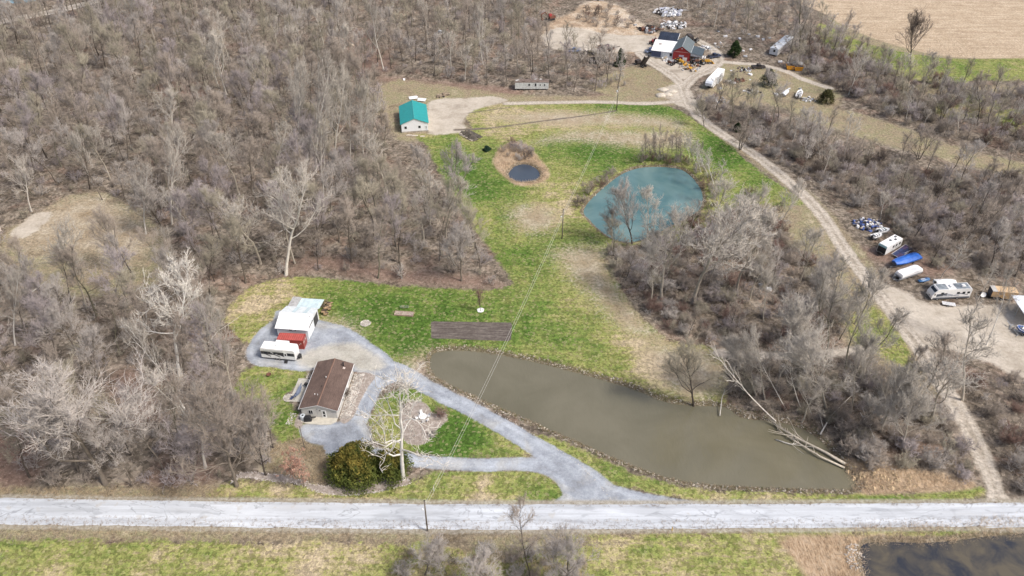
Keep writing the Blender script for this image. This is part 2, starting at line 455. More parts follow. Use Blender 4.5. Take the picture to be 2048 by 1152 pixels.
BAREZ = [  # bare, thin or leaf-strewn patches in the lawns
    poly([(1110, 500), (1210, 496), (1235, 560), (1290, 640), (1340, 690), (1250, 660), (1180, 590), (1130, 540)]),
    poly([(1020, 418), (1070, 410), (1110, 430), (1100, 460), (1040, 462)]),
    poly([(1070, 286), (1150, 260), (1280, 262), (1375, 262), (1380, 290), (1280, 296), (1150, 282)]),
    poly([(1050, 240), (1130, 228), (1220, 222), (1210, 234), (1110, 244)]),
    poly([(1290, 700), (1340, 690), (1440, 715), (1440, 770), (1400, 800), (1330, 770)]),
    poly([(640, 640), (680, 640), (720, 660), (700, 690), (650, 660)]),
    poly([(14, 480), (60, 440), (130, 400), (200, 388), (262, 420), (300, 470), (290, 520), (200, 520), (60, 500)]),
    poly([(985, 236), (1100, 222), (1230, 226), (1340, 236), (1372, 262), (1250, 252), (1100, 250)]),
    poly([(800, 724), (850, 704), (862, 730), (850, 744), (812, 745)]),
]
DITCH = [trk(line([(910, 259), (960, 257), (1010, 252), (1080, 242), (1160, 232), (1232, 221)]), [.7, .6, .45, .45, .4, .4]),
         trk(line([(935, 226), (990, 218), (1020, 214)]), .3), trk(line([(1900, 180), (1950, 186), (2000, 191), (2060, 191), (2160, 194)]), .8)]
REDLEAF = [poly([(760, 155), (860, 162), (1000, 176), (1040, 190), (1000, 196), (880, 178), (780, 168)]),
           poly([(560, 556), (640, 540), (760, 560), (900, 572), (1008, 574), (960, 555), (800, 540), (640, 515)]),
           poly([(230, 760), (270, 740), (300, 800), (330, 830), (290, 850), (240, 830)]),
           poly([(300, 950), (400, 920), (430, 960), (400, 985), (300, 985)]),
           poly([(0, 850), (60, 860), (80, 930), (40, 985), (-80, 985), (-80, 860)]),
           poly([(320, 170), (400, 165), (410, 195), (330, 200)]),
           poly([(1590, 450), (1640, 460), (1650, 500), (1600, 510), (1570, 480)]),
           poly([(1700, 500), (1800, 540), (1860, 556), (1900, 540), (1800, 500)]),
           poly([(1180, 190), (1290, 180), (1330, 192), (1290, 198), (1200, 196)]),
           poly([(700, 60), (770, 100), (790, 140), (740, 150), (690, 110)])]
TANY = [poly([(598, 712), (640, 692), (700, 684), (742, 702), (772, 730), (740, 748), (680, 732), (640, 742), (604, 732)])]
BUILT = [poly([(770, 235), (800, 262), (872, 258), (905, 275), (890, 385), (840, 385), (775, 325)], False), poly([(545, 600), (650, 595), (665, 640), (622, 690), (545, 690)], False), poly([(595, 720), (725, 715), (725, 760), (690, 850), (595, 850)], False),
         poly([(795, 190), (862, 190), (862, 270), (795, 270)], False)]

# ------------------------------------------------------------------ terrain: one sheet of cells, cut along the zones into named pieces
gx = np.concatenate([-np.geomspace(3500, 290, 10), np.arange(-280, 280.1, .8), np.geomspace(290, 3500, 10)])
ys = [66.0]
while ys[-1] < 408: ys.append(ys[-1] + .5 + .55 * (ys[-1] - 66) / 340)
gy = np.concatenate([[-3500, -1200, -400, -120, -20, 20, 45, 58], ys, np.geomspace(425, 6000, 12)])
NX, NY = len(gx), len(gy)
XX, YY = np.meshgrid(gx, gy)
GP = np.stack([XX.ravel(), YY.ravel()], 1)
def zmax(polys=(), lines=()):
    r = np.full(len(GP), FAR)
    for q in polys: r = np.maximum(r, sdf_poly(GP, q))
    for L, h in lines: r = np.maximum(r, sdf_line(GP, L, h))
    return r
Z = {}
Z['dry'] = zmax(DRY); Z['lawn'] = zmax(LAWN); Z['bare'] = zmax(BAREZ); Z['field'] = zmax(FIELD); Z['red'] = zmax(REDLEAF)
Z['sand'] = zmax(SANDZ); Z['pale'] = zmax(PALE); Z['track'] = zmax((), TRACK); Z['gravel'] = zmax(GRAVEL_P, GRAVEL_L)
Z['tany'] = zmax(TANY)
Z['mulch'] = zmax(MULCH); Z['reed'] = zmax(REED); Z['garden'] = zmax([GARDEN]); Z['ditch'] = zmax((), DITCH)
Z['pond'] = zmax(PONDS)
Z['road'] = zmax([ROAD])
opn = np.maximum.reduce([Z['dry'], Z['lawn'], Z['field'], Z['pale'], Z['track'], Z['gravel'], Z['pond'], Z['road'], Z['garden'], zmax(BUILT)])
wood = np.clip((-opn - 1) / 7, 0, 1)
X_, Y_ = GP[:, 0], GP[:, 1]
und = (np.sin(X_ * .045 + Y_ * .03) * .5 + np.sin(X_ * .11 - Y_ * .07 + 1.3) * .35 + np.sin(X_ * .31 + 2) * np.sin(Y_ * .27) * .2)
HZ = wood * (und * .9 + .5)
pd = Z['pond']
HZ -= np.clip((pd + 1.6) / 3.0, 0, 1) * 1.25 * np.clip((pd + 8) / 4, 0, 1)
HZ -= np.clip(Z['garden'] + .2, 0, .5) * .25
HZ -= np.clip(Z['ditch'] + .2, 0, .6) * .5
HZ += np.clip(Z['mulch'], 0, .8) * .18
def bump_at(px, py, r, h):
    c = G(px, py); return h * np.exp(-((X_ - c[0]) ** 2 + (Y_ - c[1]) ** 2) / r ** 2)
for a in ((1205, 20, 10, .9), (1240, 34, 7, .9), (1170, 14, 8, .8), (1045, 14, 9, 1.5), (1160, 60, 5, .6)): HZ += bump_at(*a)
HZ[(np.abs(X_) > 285) | (Y_ > 415) | (Y_ < 60)] *= 0.2
HG = HZ.reshape(NY, NX)
def gz(x, y):
    i = int(np.clip(np.searchsorted(gx, x) - 1, 0, NX - 2)); j = int(np.clip(np.searchsorted(gy, y) - 1, 0, NY - 2))
    u = (x - gx[i]) / (gx[i + 1] - gx[i]); v = (y - gy[j]) / (gy[j + 1] - gy[j])
    return float((HG[j, i] * (1 - u) + HG[j, i + 1] * u) * (1 - v) + (HG[j + 1, i] * (1 - u) + HG[j + 1, i + 1] * u) * v)
def gzv(P):
    i = np.clip(np.searchsorted(gx, P[:, 0]) - 1, 0, NX - 2); j = np.clip(np.searchsorted(gy, P[:, 1]) - 1, 0, NY - 2)
    u = (P[:, 0] - gx[i]) / (gx[i + 1] - gx[i]); v = (P[:, 1] - gy[j]) / (gy[j + 1] - gy[j])
    return (HG[j, i] * (1 - u) + HG[j, i + 1] * u) * (1 - v) + (HG[j + 1, i] * (1 - u) + HG[j + 1, i + 1] * u) * v
def ground(px, py):
    p = G(px, py); p[2] = gz(p[0], p[1]); return p

# lush / dry drift inside the grass (a property of the sward, not of the light)
lush = np.zeros(len(GP))
for px, py, r, v in ((1080, 450, 14, -.08), (1120, 600, 11, -.15), (1180, 650, 10, -.15), (1050, 540, 12, .15), (1030, 480, 10, .25), (1000, 420, 10, .25), (960, 370, 9, .25), (510, 620, 9, -.5), (530, 590, 9, -.25), (545, 760, 5, -.2), (860, 985, 8, .15), (1000, 985, 9, .1), (1000, 250, 14, -.25), (1150, 250, 18, -.3), (1300, 250, 14, -.3), (700, 600, 14, .45), (760, 620, 14, .35), (900, 600, 14, .3), (800, 655, 12, .6), (830, 690, 9, .5), (560, 800, 8, .3), (900, 870, 10, .3), (640, 570, 8, .2), (950, 590, 12, .2), (980, 690, 8, .2), (1030, 660, 7, .4),
                     (1000, 330, 0.1, 0), (905, 310, 16, .5), (940, 350, 12, .6), (985, 380, 12, .4), (1170, 298, 14, .7), (1230, 310, 16, .6), (1100, 292, 8, .4), (1330, 220, 12, .7), (1270, 212, 10, .7), (1200, 212, 10, .6), (1430, 280, 12, .7), (1480, 320, 12, .7), (1420, 300, 9, .5), (1540, 370, 12, .5),
                     (1060, 500, 12, .3), (1085, 560, 10, .15), (1160, 480, 7, .5), (1130, 650, 9, .4), (1200, 690, 9, .3), (1050, 620, 10, .3), (800, 785, 5, .8), (900, 850, 6, .9), (930, 890, 5, .7), (870, 905, 4, .5), (960, 880, 6, .2), (1060, 905, 4, -.2),
                     (560, 860, 5, .5), (570, 790, 7, .3), (540, 780, 6, .2), (1060, 980, 3, .5), (1110, 980, 3, .6), (860, 965, 4, .2), (900, 1000, 8, -.2), (520, 985, 12, -.25), (1000, 1003, 8, -.25),
                     (1200, 1125, 10, .15), (1350, 1090, 10, .05), (1500, 1120, 14, -.05), (60, 1130, 12, .10), (330, 1140, 10, .08), (480, 1110, 8, .12), (200, 1100, 8, -.12), (1250, 1110, 14, -.12), (1450, 1110, 12, -.15), (650, 1110, 10, -.5),
                     (1740, 98, 14, .35), (1850, 130, 14, .3), (1950, 135, 16, .3), (1130, 910, 4, .1), (1240, 960, 4, .3), (1760, 985, 8, .3), (1900, 990, 8, .4),
                     (1320, 720, 8, -.5), (1270, 700, 7, -.3), (1380, 760, 8, -.3), (1120, 690, 6, .4), (1060, 440, 8, -.15), (1120, 400, 7, -.3), (1130, 340, 7, -.25), (1090, 380, 7, -.1), (1000, 265, 10, -.1), (1150, 245, 14, -.15), (990, 235, 6, -.3), (1440, 770, 5, -.3)):
    c = G(px, py); lush += v * np.exp(-((X_ - c[0]) ** 2 + (Y_ - c[1]) ** 2) / (r * 1.0) ** 2)
Z['lush'] = lush

order = [('ground', None, 1e9), ('dry_grass', 'dry', 0), ('lawn', 'lawn', 0), ('crop_field', 'field', 0), ('sand_pit', 'sand', 0), ('bare_yard', 'pale', 0), ('dirt_track', 'track', 0), ('gravel_driveway', 'gravel', 0),
         ('mulch_bed', 'mulch', 0), ('reed_bank', 'reed', 0), ('garden_bed', 'garden', 0), ('pond_bed', 'pond', .3)]
cls = np.zeros(len(GP), int)
for k, (nm, zn, thr) in enumerate(order):
    if zn: cls[Z[zn] > thr] = k
cls = cls.reshape(NY, NX)
fc = cls[:-1, :-1]
ii = np.arange(NX * NY).reshape(NY, NX)
QF = np.stack([ii[:-1, :-1], ii[:-1, 1:], ii[1:, 1:], ii[1:, :-1]], -1)
GV3 = np.stack([X_, Y_, HZ], 1)

def terrain_material(name, zs):
    b = NB(name)
    big = b.noise(.035, 4, .6); mid = b.noise(.22, 5, .66); fine = b.noise(1.3, 6, .78); spk = b.noise(3.2, 3, .75); pat = b.noise(.09, 5, .65, .6)
    leaf = b.voro(2.6, 'Color'); leafd = b.step(b.voro(2.6), .12, .42, 1, 0)
    hue = b.n.new('ShaderNodeSeparateColor'); b.l.new(leaf, hue.inputs[0]); lh = hue.outputs[0]
    wob = b.math('ADD', b.math('MULTIPLY', b.math('SUBTRACT', mid, .5), 2.6), b.math('MULTIPLY', b.math('SUBTRACT', fine, .5), 2.0))
    def mask(z, amp=1.0, w=.35, off=0.0):
        return b.step(b.math('ADD', b.attr(z), b.math('MULTIPLY', wob, amp)), off - w, off + w)
    grain = b.step(fine, .3, .7, .62, 1.38); speck = b.step(spk, .3, .7, .68, 1.32)
    # woodland floor: grey-brown litter, russet drifts, pale leaves, dark humus
    col = b.ramp(b.math('ADD', b.math('MULTIPLY', mid, .6), b.math('MULTIPLY', fine, .4)), [(.34, (.078, .063, .047)), (.45, (.150, .123, .095)), (.54, (.212, .178, .142)), (.66, (.33, .285, .235))])
    col = b.mix(b.math('MULTIPLY', b.step(pat, .50, .68), .5), col, (.225, .140, .105))
    col = b.mix(b.math('MULTIPLY', b.math('MULTIPLY', leafd, b.step(lh, .62, .95)), .7), col, (.46, .39, .33))
    col = b.mix(b.math('MULTIPLY', b.step(b.noise(.6, 3, .6, 1.0), .56, .7), .6), col, (.055, .042, .03))
    cel = b.n.new('ShaderNodeSeparateColor'); b.l.new(b.voro(1.3, 'Color'), cel.inputs[0])
    col = b.bright(col, b.step(cel.outputs[1], 0, 1, .62, 1.38))
    if 'red' in zs:
        r = b.mix(b.math('MULTIPLY', leafd, b.step(lh, .4, .8)), (.225, .150, .118), (.40, .29, .235))
        col = b.mix(b.math('MULTIPLY', mask('red', 2.4, 2.5), .75), col, b.bright(r, grain))
    if 'dry' in zs:
        d = b.ramp(b.math('ADD', b.math('MULTIPLY', mid, .55), b.math('MULTIPLY', pat, .45)), [(.34, (.17, .135, .09)), (.47, (.29, .24, .165)), (.55, (.25, .23, .135)), (.66, (.42, .355, .26))])
        d = b.bright(d, b.math('MULTIPLY', grain, speck))
        col = b.mix(mask('dry', 2.0, 1.6), col, d)
    if 'lawn' in zs:
        lv = b.math('ADD', b.math('MULTIPLY', b.math('SUBTRACT', b.math('ADD', b.math('MULTIPLY', mid, .9), b.math('MULTIPLY', pat, .9)), .90), 2.1), b.attr('lush'))
        lv = b.math('ADD', lv, b.math('MULTIPLY', b.math('SUBTRACT', fine, .5), 1.9))
        mow = b.noise(.8, 3, .6, vec=b.mapped((.12, 1.1, 1), .05)); lv = b.math('ADD', lv, b.math('MULTIPLY', b.math('SUBTRACT', mow, .5), 1.3))
        g = b.ramp(b.math('ADD', b.math('MULTIPLY', lv, .5), .37), [(.05, (.42, .345, .235)), (.22, (.33, .285, .15)), (.36, (.235, .245, .080)), (.54, (.172, .205, .060)), (.74, (.110, .168, .036)), (.95, (.066, .126, .022))])
        cell = b.n.new('ShaderNodeSeparateColor'); b.l.new(b.voro(1.9, 'Color'), cell.inputs[0])
        g = b.bright(g, b.step(cell.outputs[1], 0, 1, .70, 1.30))
        g = b.mix(b.math('MULTIPLY', b.step(cell.outputs[2], .80, .95), .45), g, (.34, .30, .17))
        g = b.bright(g, b.math('MULTIPLY', b.step(fine, .3, .7, .8, 1.2), b.step(spk, .3, .7, .68, 1.32)))
        g = b.mix(b.math('MULTIPLY', b.math('MULTIPLY', leafd, b.step(lh, .8, 1.0)), .35), g, (.38, .33, .22))
        col = b.mix(mask('lawn', 1.9, .6), col, g)
    if 'bare' in zs:
        t = b.ramp(mid, [(.3, (.25, .19, .12)), (.5, (.36, .30, .22)), (.65, (.45, .39, .31))])
        col = b.mix(b.math('MULTIPLY', b.step(b.math('ADD', b.attr('bare'), b.math('MULTIPLY', b.math('SUBTRACT', fine, .5), 26.0)), -3.2, 5.0), .9), col, b.bright(t, grain))
    if 'field' in zs:
        row = b.noise(1.0, 3, .6, vec=b.mapped((.05, .9, 1), math.radians(-24)))
        f = b.ramp(b.math('ADD', b.math('MULTIPLY', row, .55), b.math('MULTIPLY', mid, .45)), [(.32, (.30, .225, .155)), (.48, (.42, .33, .235)), (.60, (.50, .405, .30)), (.75, (.56, .475, .37))])
        col = b.mix(mask('field', .8, .8), col, b.bright(f, grain))
    if 'sand' in zs:
        s_ = b.ramp(b.math('ADD', b.math('MULTIPLY', mid, .6), b.math('MULTIPLY', big, .4)), [(.36, (.25, .175, .12)), (.47, (.40, .305, .215)), (.56, (.50, .42, .33)), (.67, (.56, .50, .42))])
        col = b.mix(mask('sand', 1.8, 1.5), col, b.bright(s_, grain))
    if 'pale' in zs:
        p = b.ramp(b.math('ADD', b.math('MULTIPLY', mid, .5), b.math('MULTIPLY', pat, .5)), [(.34, (.29, .25, .20)), (.48, (.44, .39, .325)), (.62, (.54, .49, .42))])
        col = b.mix(mask('pale', 1.1, .7), col, b.bright(p, b.step(fine, .25, .75, .85, 1.15)))
    if 'track' in zs:
        inn = b.math('SUBTRACT', b.attr('track'), 1.1)
        rut = b.math('MULTIPLY', b.step(b.math('ABSOLUTE', inn), .25, .8, 1, 0), .6)
        t = b.ramp(mid, [(.3, (.25, .215, .17)), (.5, (.37, .325, .27)), (.66, (.45, .40, .34))])
        t = b.mix(rut, t, (.51, .46, .395))
        col = b.mix(mask('track', .45, .35, .1), col, b.bright(t, grain))
    if 'gravel' in zs:
        q = b.ramp(b.math('ADD', b.math('MULTIPLY', mid, .65), b.math('MULTIPLY', pat, .35)), [(.34, (.215, .225, .245)), (.46, (.30, .325, .365)), (.56, (.38, .41, .455)), (.68, (.47, .49, .525))])
        q = b.mix(b.math('MULTIPLY', b.step(b.noise(.12, 4, .6, .5), .5, .66), .45), q, (.40, .385, .345))
        q = b.mix(b.math('MULTIPLY', b.step(b.math('ADD', b.attr('tany'), b.math('MULTIPLY', wob, 1.5)), -1.0, 1.5), .85), q, b.ramp(mid, [(.3, (.36, .335, .28)), (.5, (.46, .435, .37)), (.7, (.54, .51, .45))])) if 'tany' in zs else q
        inn2 = b.math('ABSOLUTE', b.math('SUBTRACT', b.attr('gravel'), 1.15))
        q = b.bright(q, b.step(inn2, .15, .7, 1.10, .95))
        q = b.bright(q, b.math('MULTIPLY', b.step(fine, .3, .7, .88, 1.12), b.step(spk, .3, .7, .9, 1.1)))
        col = b.mix(mask('gravel', .45, .3), col, q)
    if 'mulch' in zs:
        u = b.ramp(fine, [(.3, (.20, .16, .135)), (.5, (.32, .275, .24)), (.68, (.48, .43, .39))])
        col = b.mix(mask('mulch', .2, .2), col, u)
    if 'reed' in zs:
        st = b.noise(2.2, 4, .65, vec=b.mapped((1.6, .35, 1), .35))
        e = b.ramp(b.math('ADD', b.math('MULTIPLY', st, .6), b.math('MULTIPLY', mid, .4)), [(.34, (.13, .085, .05)), (.48, (.38, .275, .18)), (.6, (.50, .39, .28)), (.72, (.56, .46, .36))])
        col = b.mix(mask('reed', 1.2, .8), col, e)
    if 'ditch' in zs:
        col = b.mix(mask('ditch', .35, .3), col, b.bright((.15, .128, .105), grain))
    if 'garden' in zs:
        row = b.noise(1.0, 4, .65, vec=b.mapped((.25, 2.2, 1)))
        a = b.ramp(b.math('ADD', b.math('MULTIPLY', row, .6), b.math('MULTIPLY', fine, .4)), [(.36, (.07, .056, .050)), (.5, (.13, .11, .098)), (.62, (.20, .175, .155)), (.74, (.36, .33, .29))])
        col = b.mix(mask('garden', .12, .12), col, a)
    if 'pond' in zs:
        bk = b.ramp(fine, [(.3, (.060, .048, .032)), (.5, (.135, .11, .075)), (.66, (.30, .26, .20))])
        col = b.mix(b.math('MULTIPLY', b.step(b.math('ADD', b.attr('pond'), b.math('MULTIPLY', wob, .5)), -1.35, -.8), .9), col, bk)
    if 'road' in zs:
        sh = b.ramp(fine, [(.3, (.20, .17, .12)), (.5, (.34, .31, .25)), (.66, (.48, .46, .42))])
        col = b.mix(b.math('MULTIPLY', b.step(b.math('ADD', b.attr('road'), b.math('MULTIPLY', wob, .3)), -1.0, -.2), .85), col, sh)
    b.bump(b.math('ADD', fine, b.math('MULTIPLY', mid, 1.2)), .55, .25)
    return b.done(col, .95, spec=.15)

for k, (nm, zn, thr) in enumerate(order):
    F = QF[fc == k]
    if len(F) == 0: continue
    used, inv = np.unique(F, return_inverse=True)
    F2 = inv.reshape(F.shape)
    zs = [z for z in Z if z != 'lush' and Z[z][used].max() > -4.5]
    me = np_mesh(nm, GV3[used], F2, terrain_material(nm + '_soil', zs), smooth=True)
    for z in zs + ['lush']:
        a = me.attributes.new(z, 'FLOAT', 'POINT'); a.data.foreach_set('value', Z[z][used].astype(np.float32))
    tag(link(bpy.data.objects.new(nm, me)), kind='structure')

# road: worn pale chip-seal strip lying 4 cm proud of the ground
def road_mat():
    b = NB('chip_seal')
    n = b.noise(.5, 5, .6, vec=b.mapped((.18, 1.2, 1))); f = b.noise(3.5, 4, .7); pt = b.noise(.16, 4, .6, .8, vec=b.mapped((.6, 1.8, 1)))
    c = b.ramp(b.math('ADD', b.math('MULTIPLY', n, .75), b.math('MULTIPLY', f, .25)), [(.30, (.47, .487, .51)), (.45, (.485, .51, .545)), (.6, (.55, .58, .62)), (.75, (.61, .64, .675))])
    c = b.mix(b.math('MULTIPLY', b.step(pt, .57, .66), .4), c, (.33, .345, .37))
    lane = b.noise(.9, 3, .6, vec=b.mapped((.03, 1.0, 1)))
    c = b.bright(c, b.step(lane, .3, .7, .86, 1.12))
    c = b.mix(b.math('MULTIPLY', b.step(b.noise(.5, 4, .65, 1.0, vec=b.mapped((.25, 1.4, 1))), .57, .64), .5), c, (.30, .315, .345))
    # tar seams: thin wandering dark lines
    w = b.noise(.11, 4, .6, 1.4, vec=b.mapped((.5, 1.3, 1)))
    seam = b.step(b.math('ABSOLUTE', b.math('SUBTRACT', w, .5)), .0, .012, 1, 0)
    c = b.mix(b.math('MULTIPLY', b.math('MULTIPLY', seam, b.step(n, .4, .5)), .6), c, (.22, .23, .25))
    c = b.mix(b.math('MULTIPLY', b.step(b.noise(.35, 3, .6), .62, .70), .35), c, (.42, .38, .32))
    b.bump(n, .15, .05)
    return b.done(c, .85, spec=.25)
ta, tb = line(ROAD_T, 14), line(ROAD_B, 14)
rv, rf = [], []
for i in range(len(ta)):
    for j in range(9):
        t = j / 8; j1 = RNG.normal() * .12 if j in (0, 8) else 0
        p = ta[i] * (1 - t) + tb[i] * t
        rv.append((p[0], p[1] + j1, .04 + .07 * (1 - (2 * t - 1) ** 2) - (.09 if j in (0, 8) else 0)))
for i in range(len(ta) - 1):
    for j in range(8):
        rf.append((i * 9 + j, (i + 1) * 9 + j, (i + 1) * 9 + j + 1, i * 9 + j + 1))
rf = np.array(rf)[:, ::-1]
tag(link(bpy.data.objects.new('road', np_mesh('road', rv, rf, road_mat(), True))), kind='structure')

def water_mat(name, c1, c2, rough, bscale, bstr, sc=.05):
    b = NB(name)
    n = b.noise(sc, 4, .6, .5)
    c = b.ramp(n, [(.36, c1), (.62, c2)])
    w = b.noise(bscale, 3, .6, vec=b.mapped((1.6, .8, 1), .5))
    b.bump(w, bstr, .08)
    b.bsdf.inputs['IOR'].default_value = 1.62
    return b.done(c, rough)
def water(name, outline, m):
    c = outline.mean(0)
    d = outline - c; L = np.hypot(d[:, 0], d[:, 1])[:, None]
    o = outline + d / np.maximum(L, 1e-3) * .5
    me = bpy.data.meshes.new(name)
    me.from_pydata([(p[0], p[1], WZ) for p in o], [], [tuple(range(len(o)))])
    if me.polygons[0].normal.z < 0: me.flip_normals()
    me.materials.append(m)
    tag(link(bpy.data.objects.new(name, me)), kind='structure')
water('big_pond_water', POND_BIG, water_mat('murky_water', (.135, .124, .082), (.170, .156, .108), 0.08, .9, .8))
water('turquoise_pond_water', POND_MID, water_mat('turquoise_water', (.070, .150, .158), (.165, .255, .250), .02, 1.0, .02))
water('small_pond_water', POND_SMALL, water_mat('dark_blue_water', (.045, .058, .08), (.07, .085, .105), .08, 1.0, .08))
water('dark_pond_water', POND_DARK, water_mat('black_water', (.026, .028, .035), (.105, .088, .058), .12, 1.2, .10, .22))
water('far_pond_water', POND_FAR, water_mat('pale_water', (.20, .32, .36), (.25, .36, .40), .1, 1.0, .05))
# ------------------------------------------------------------------ buildings
def place2(a, b, z=None):
    """two ground pixels -> origin at the first, yaw of the line, its length"""
    A, B = G(*a), G(*b)
    d = B - A
    A[2] = gz(A[0], A[1]) if z is None else z
    return A, math.atan2(d[1], d[0]), float(np.hypot(d[0], d[1]))

# --- brown-roofed house
def house():
    A, yaw, w = place2((605.3, 832.8), (677.2, 837.2), 0.0)
    w = 7.4; L = 13.6; e = 2.55; rz = 3.75; ov = .35
    t = thing('house', 'single storey house with brown shingle roof and pale grey siding beside the gravel loop', 'house', A, yaw)
    b = MB(); b.profy([(0, .12), (L, .12), (L, e), (0, e)], 0, w); b.prof([(0, e), (w, e), (w / 2, rz - .08)], 0, L)
    b.build('wall', M('house_siding', (.56, .55, .52), .7, .06, dirt=.2), t)
    s = MB(); s.box(-.05, w + .05, -.05, L + .05, -.2, .13); s.build('foundation', M('concrete', (.45, .43, .40), .9, .12), t)
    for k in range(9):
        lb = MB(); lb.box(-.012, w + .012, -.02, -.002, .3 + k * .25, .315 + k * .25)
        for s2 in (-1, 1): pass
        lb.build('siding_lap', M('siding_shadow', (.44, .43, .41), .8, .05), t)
    def shingle():
        q = NB('brown_shingles')
        n = q.noise(.35, 4, .6, obj=True); f = q.noise(4.0, 3, .7, obj=True)
        c = q.ramp(q.math('ADD', q.math('MULTIPLY', n, .7), q.math('MULTIPLY', f, .3)), [(.34, (.085, .058, .048)), (.5, (.125, .085, .070)), (.66, (.165, .115, .095))])
        row = q.noise(1.0, 2, .5, vec=q.mapped((9, .5, 9), 0, True), obj=True)
        c = q.bright(c, q.step(row, .3, .7, .86, 1.14)); q.bump(f, .4, .03)
        return q.done(c, .92)
    sm = shingle()
    sl = (rz - e) / (w / 2)
    for s_ in (-1, 1):
        r = MB()
        if s_ < 0: pr = [(-ov, e - sl * ov), (w / 2, rz), (w / 2, rz + .1), (-ov, e - sl * ov + .1)]
        else: pr = [(w / 2, rz), (w + ov, e - sl * ov), (w + ov, e - sl * ov + .1), (w / 2, rz + .1)]
        r.prof(pr, -.3, L + .3)
        o = r.build('roof', sm, t)
        for k in range(1, 12):                                    # shingle courses stand a little proud
            x = (w / 2 + ov) * k / 12
            x0 = -ov + x if s_ < 0 else w + ov - x
            z0 = e - sl * ov + sl * x + .1
            c = MB(); c.rbox((x0, L / 2, z0 + .004), (.05, L + .58, .02), 0, 0, -s_ * math.atan(sl)); c.build('shingle_course', sm, o)
    cap = MB(); cap.prof([(w / 2 - .16, rz + .06), (w / 2 + .16, rz + .06), (w / 2, rz + .14)], -.3, L + .3); cap.build('ridge_cap', M('ridge_brown', (.20, .12, .09), .9), t)
    for y in (-.31, L + .28):
        f = MB(); f.prof([(-ov, e - sl * ov - .06), (-ov, e - sl * ov + .09), (w / 2, rz + .09), (w + ov, e - sl * ov + .09), (w + ov, e - sl * ov - .06), (w / 2, rz - .06)], y, y + .03)
        f.build('fascia', WHITE(), t)
    for x in (-ov - .11, w + ov + .01):
        g = MB(); g.box(x, x + .1, -.28, L + .28, e - sl * ov - .08, e - sl * ov + .05); g.build('gutter', WHITE(), t)
    d = MB(); d.box(4.25, 5.2, -.06, .0, .13, 2.2); dr = d.build('door', WHITE(), t)
    g = MB(); g.box(4.5, 4.95, -.075, -.06, 1.15, 1.95); g.box(4.5, 4.95, -.075, -.06, .4, .95); g.build('pane', GLASS(), dr)
    k = MB(); k.box(5.05, 5.12, -.11, -.06, 1.05, 1.15); k.build('handle', STEEL(), dr)
    def win(x0, x1, z0, z1, face, y0=0.0):
        f = MB(); p = MB()
        if face == 'f':
            f.box(x0 - .06, x1 + .06, -.05, .0, z0 - .06, z1 + .06); p.box(x0, x1, -.06, -.05, z0, z1)
            m = MB(); m.box((x0 + x1) / 2 - .03, (x0 + x1) / 2 + .03, -.07, -.06, z0, z1)
        else:
            X = w if face == 'r' else 0; q = 1 if face == 'r' else -1
            xs = sorted((X, X + q * .05)); f.box(xs[0], xs[1], x0 - .06, x1 + .06, z0 - .06, z1 + .06)
            xs = sorted((X + q * .05, X + q * .06)); p.box(xs[0], xs[1], x0, x1, z0, z1)
            xs = sorted((X + q * .06, X + q * .07)); m = MB(); m.box(xs[0], xs[1], (x0 + x1) / 2 - .03, (x0 + x1) / 2 + .03, z0, z1)
        fo = f.build('window', WHITE(), t); p.build('pane', GLASS(), fo); m.build('mullion', WHITE(), fo)
    win(1.55, 2.35, 1.05, 2.0, 'f')
    win(1.0, 2.1, 1.0, 2.1, 'r'); win(4.3, 4.9, .5, 2.1, 'r'); win(5.2, 6.2, 1.0, 2.1, 'r'); win(10.0, 10.9, 1.1, 2.1, 'r'); win(11.3, 12.2, 1.1, 2.1, 'r')
    win(2, 3.2, 1.1, 2.1, 'l'); win(8, 9.2, 1.1, 2.1, 'l')
    d2 = MB(); d2.box(w, w + .06, 8.2, 9.1, .13, 2.2); d2.build('door', WHITE(), t, 'side door in the long wall')
    for x, y, z, r, h, m in ((2.9, 2.9, .3, .05, .4, 'white'), (2.2, 3.2, .2, .06, .35, 'white'), (3.1, 5.4, .3, .06, .35, 'dark'), (3.35, 8.0, .35, .06, .4, 'white'), (3.1, 7.9, .3, .05, .35, 'dark')):
        zz = e + sl * x
        v = MB(); v.tube([(x, y, zz), (x, y, zz + h)], r * 1.3, 10); v.tube([(x, y, zz + .02), (x, y, zz + .12)], [r * 2.8, r * 1.5], 10); v.build('vent_pipe', WHITE() if m == 'white' else DARKM(), t)
    x, y = 5.9, 12.4; zz = e + sl * (w - x)
    v = MB(); v.tube([(x, y, zz - .05), (x, y, zz + 1.0)], .13, 12); v.tube([(x, y, zz + 1.0), (x, y, zz + 1.15)], [.2, .12], 12); v.build('stove_pipe', BLACK(), t)
    v = MB(); v.rbox((x + .25, y - .6, zz + .05), (.5, .5, .15), 0, 0, math.atan(sl)); v.build('flashing', M('pale_flashing', (.55, .47, .42), .6), t)
    v = MB(); v.box(3.2, 3.55, -.09, 0, 2.35, 2.65); v.tube([(3.37, -.05, 2.35), (3.37, -.05, 1.0)], .025, 6); v.build('meter_box', GREYP(), t)
    v = MB(); v.box(3.86, 4.02, -.12, 0, 2.0, 2.25); v.build('porch_light', BLACK(), t)
    # stoop slab
    sp = thing('concrete_stoop', 'rounded pale concrete slab along the front of the brown roofed house', 'slab', A, yaw)
    pts = [(-.1, -.06), (-.3, -.9), (.2, -1.6), (1.4, -1.95), (4.5, -2.05), (6.3, -1.85), (7.3, -1.0), (7.4, -.06)]
    n = len(pts); q = MB(); q.add([(a, c, -.1) for a, c in pts] + [(a, c, .12) for a, c in pts], [tuple(range(n, 2 * n))[::-1]] + [(i, i + n, (i + 1) % n + n, (i + 1) % n) for i in range(n)])
    q.build('slab', M('pale_concrete', (.52, .49, .42), .9, .1), sp)
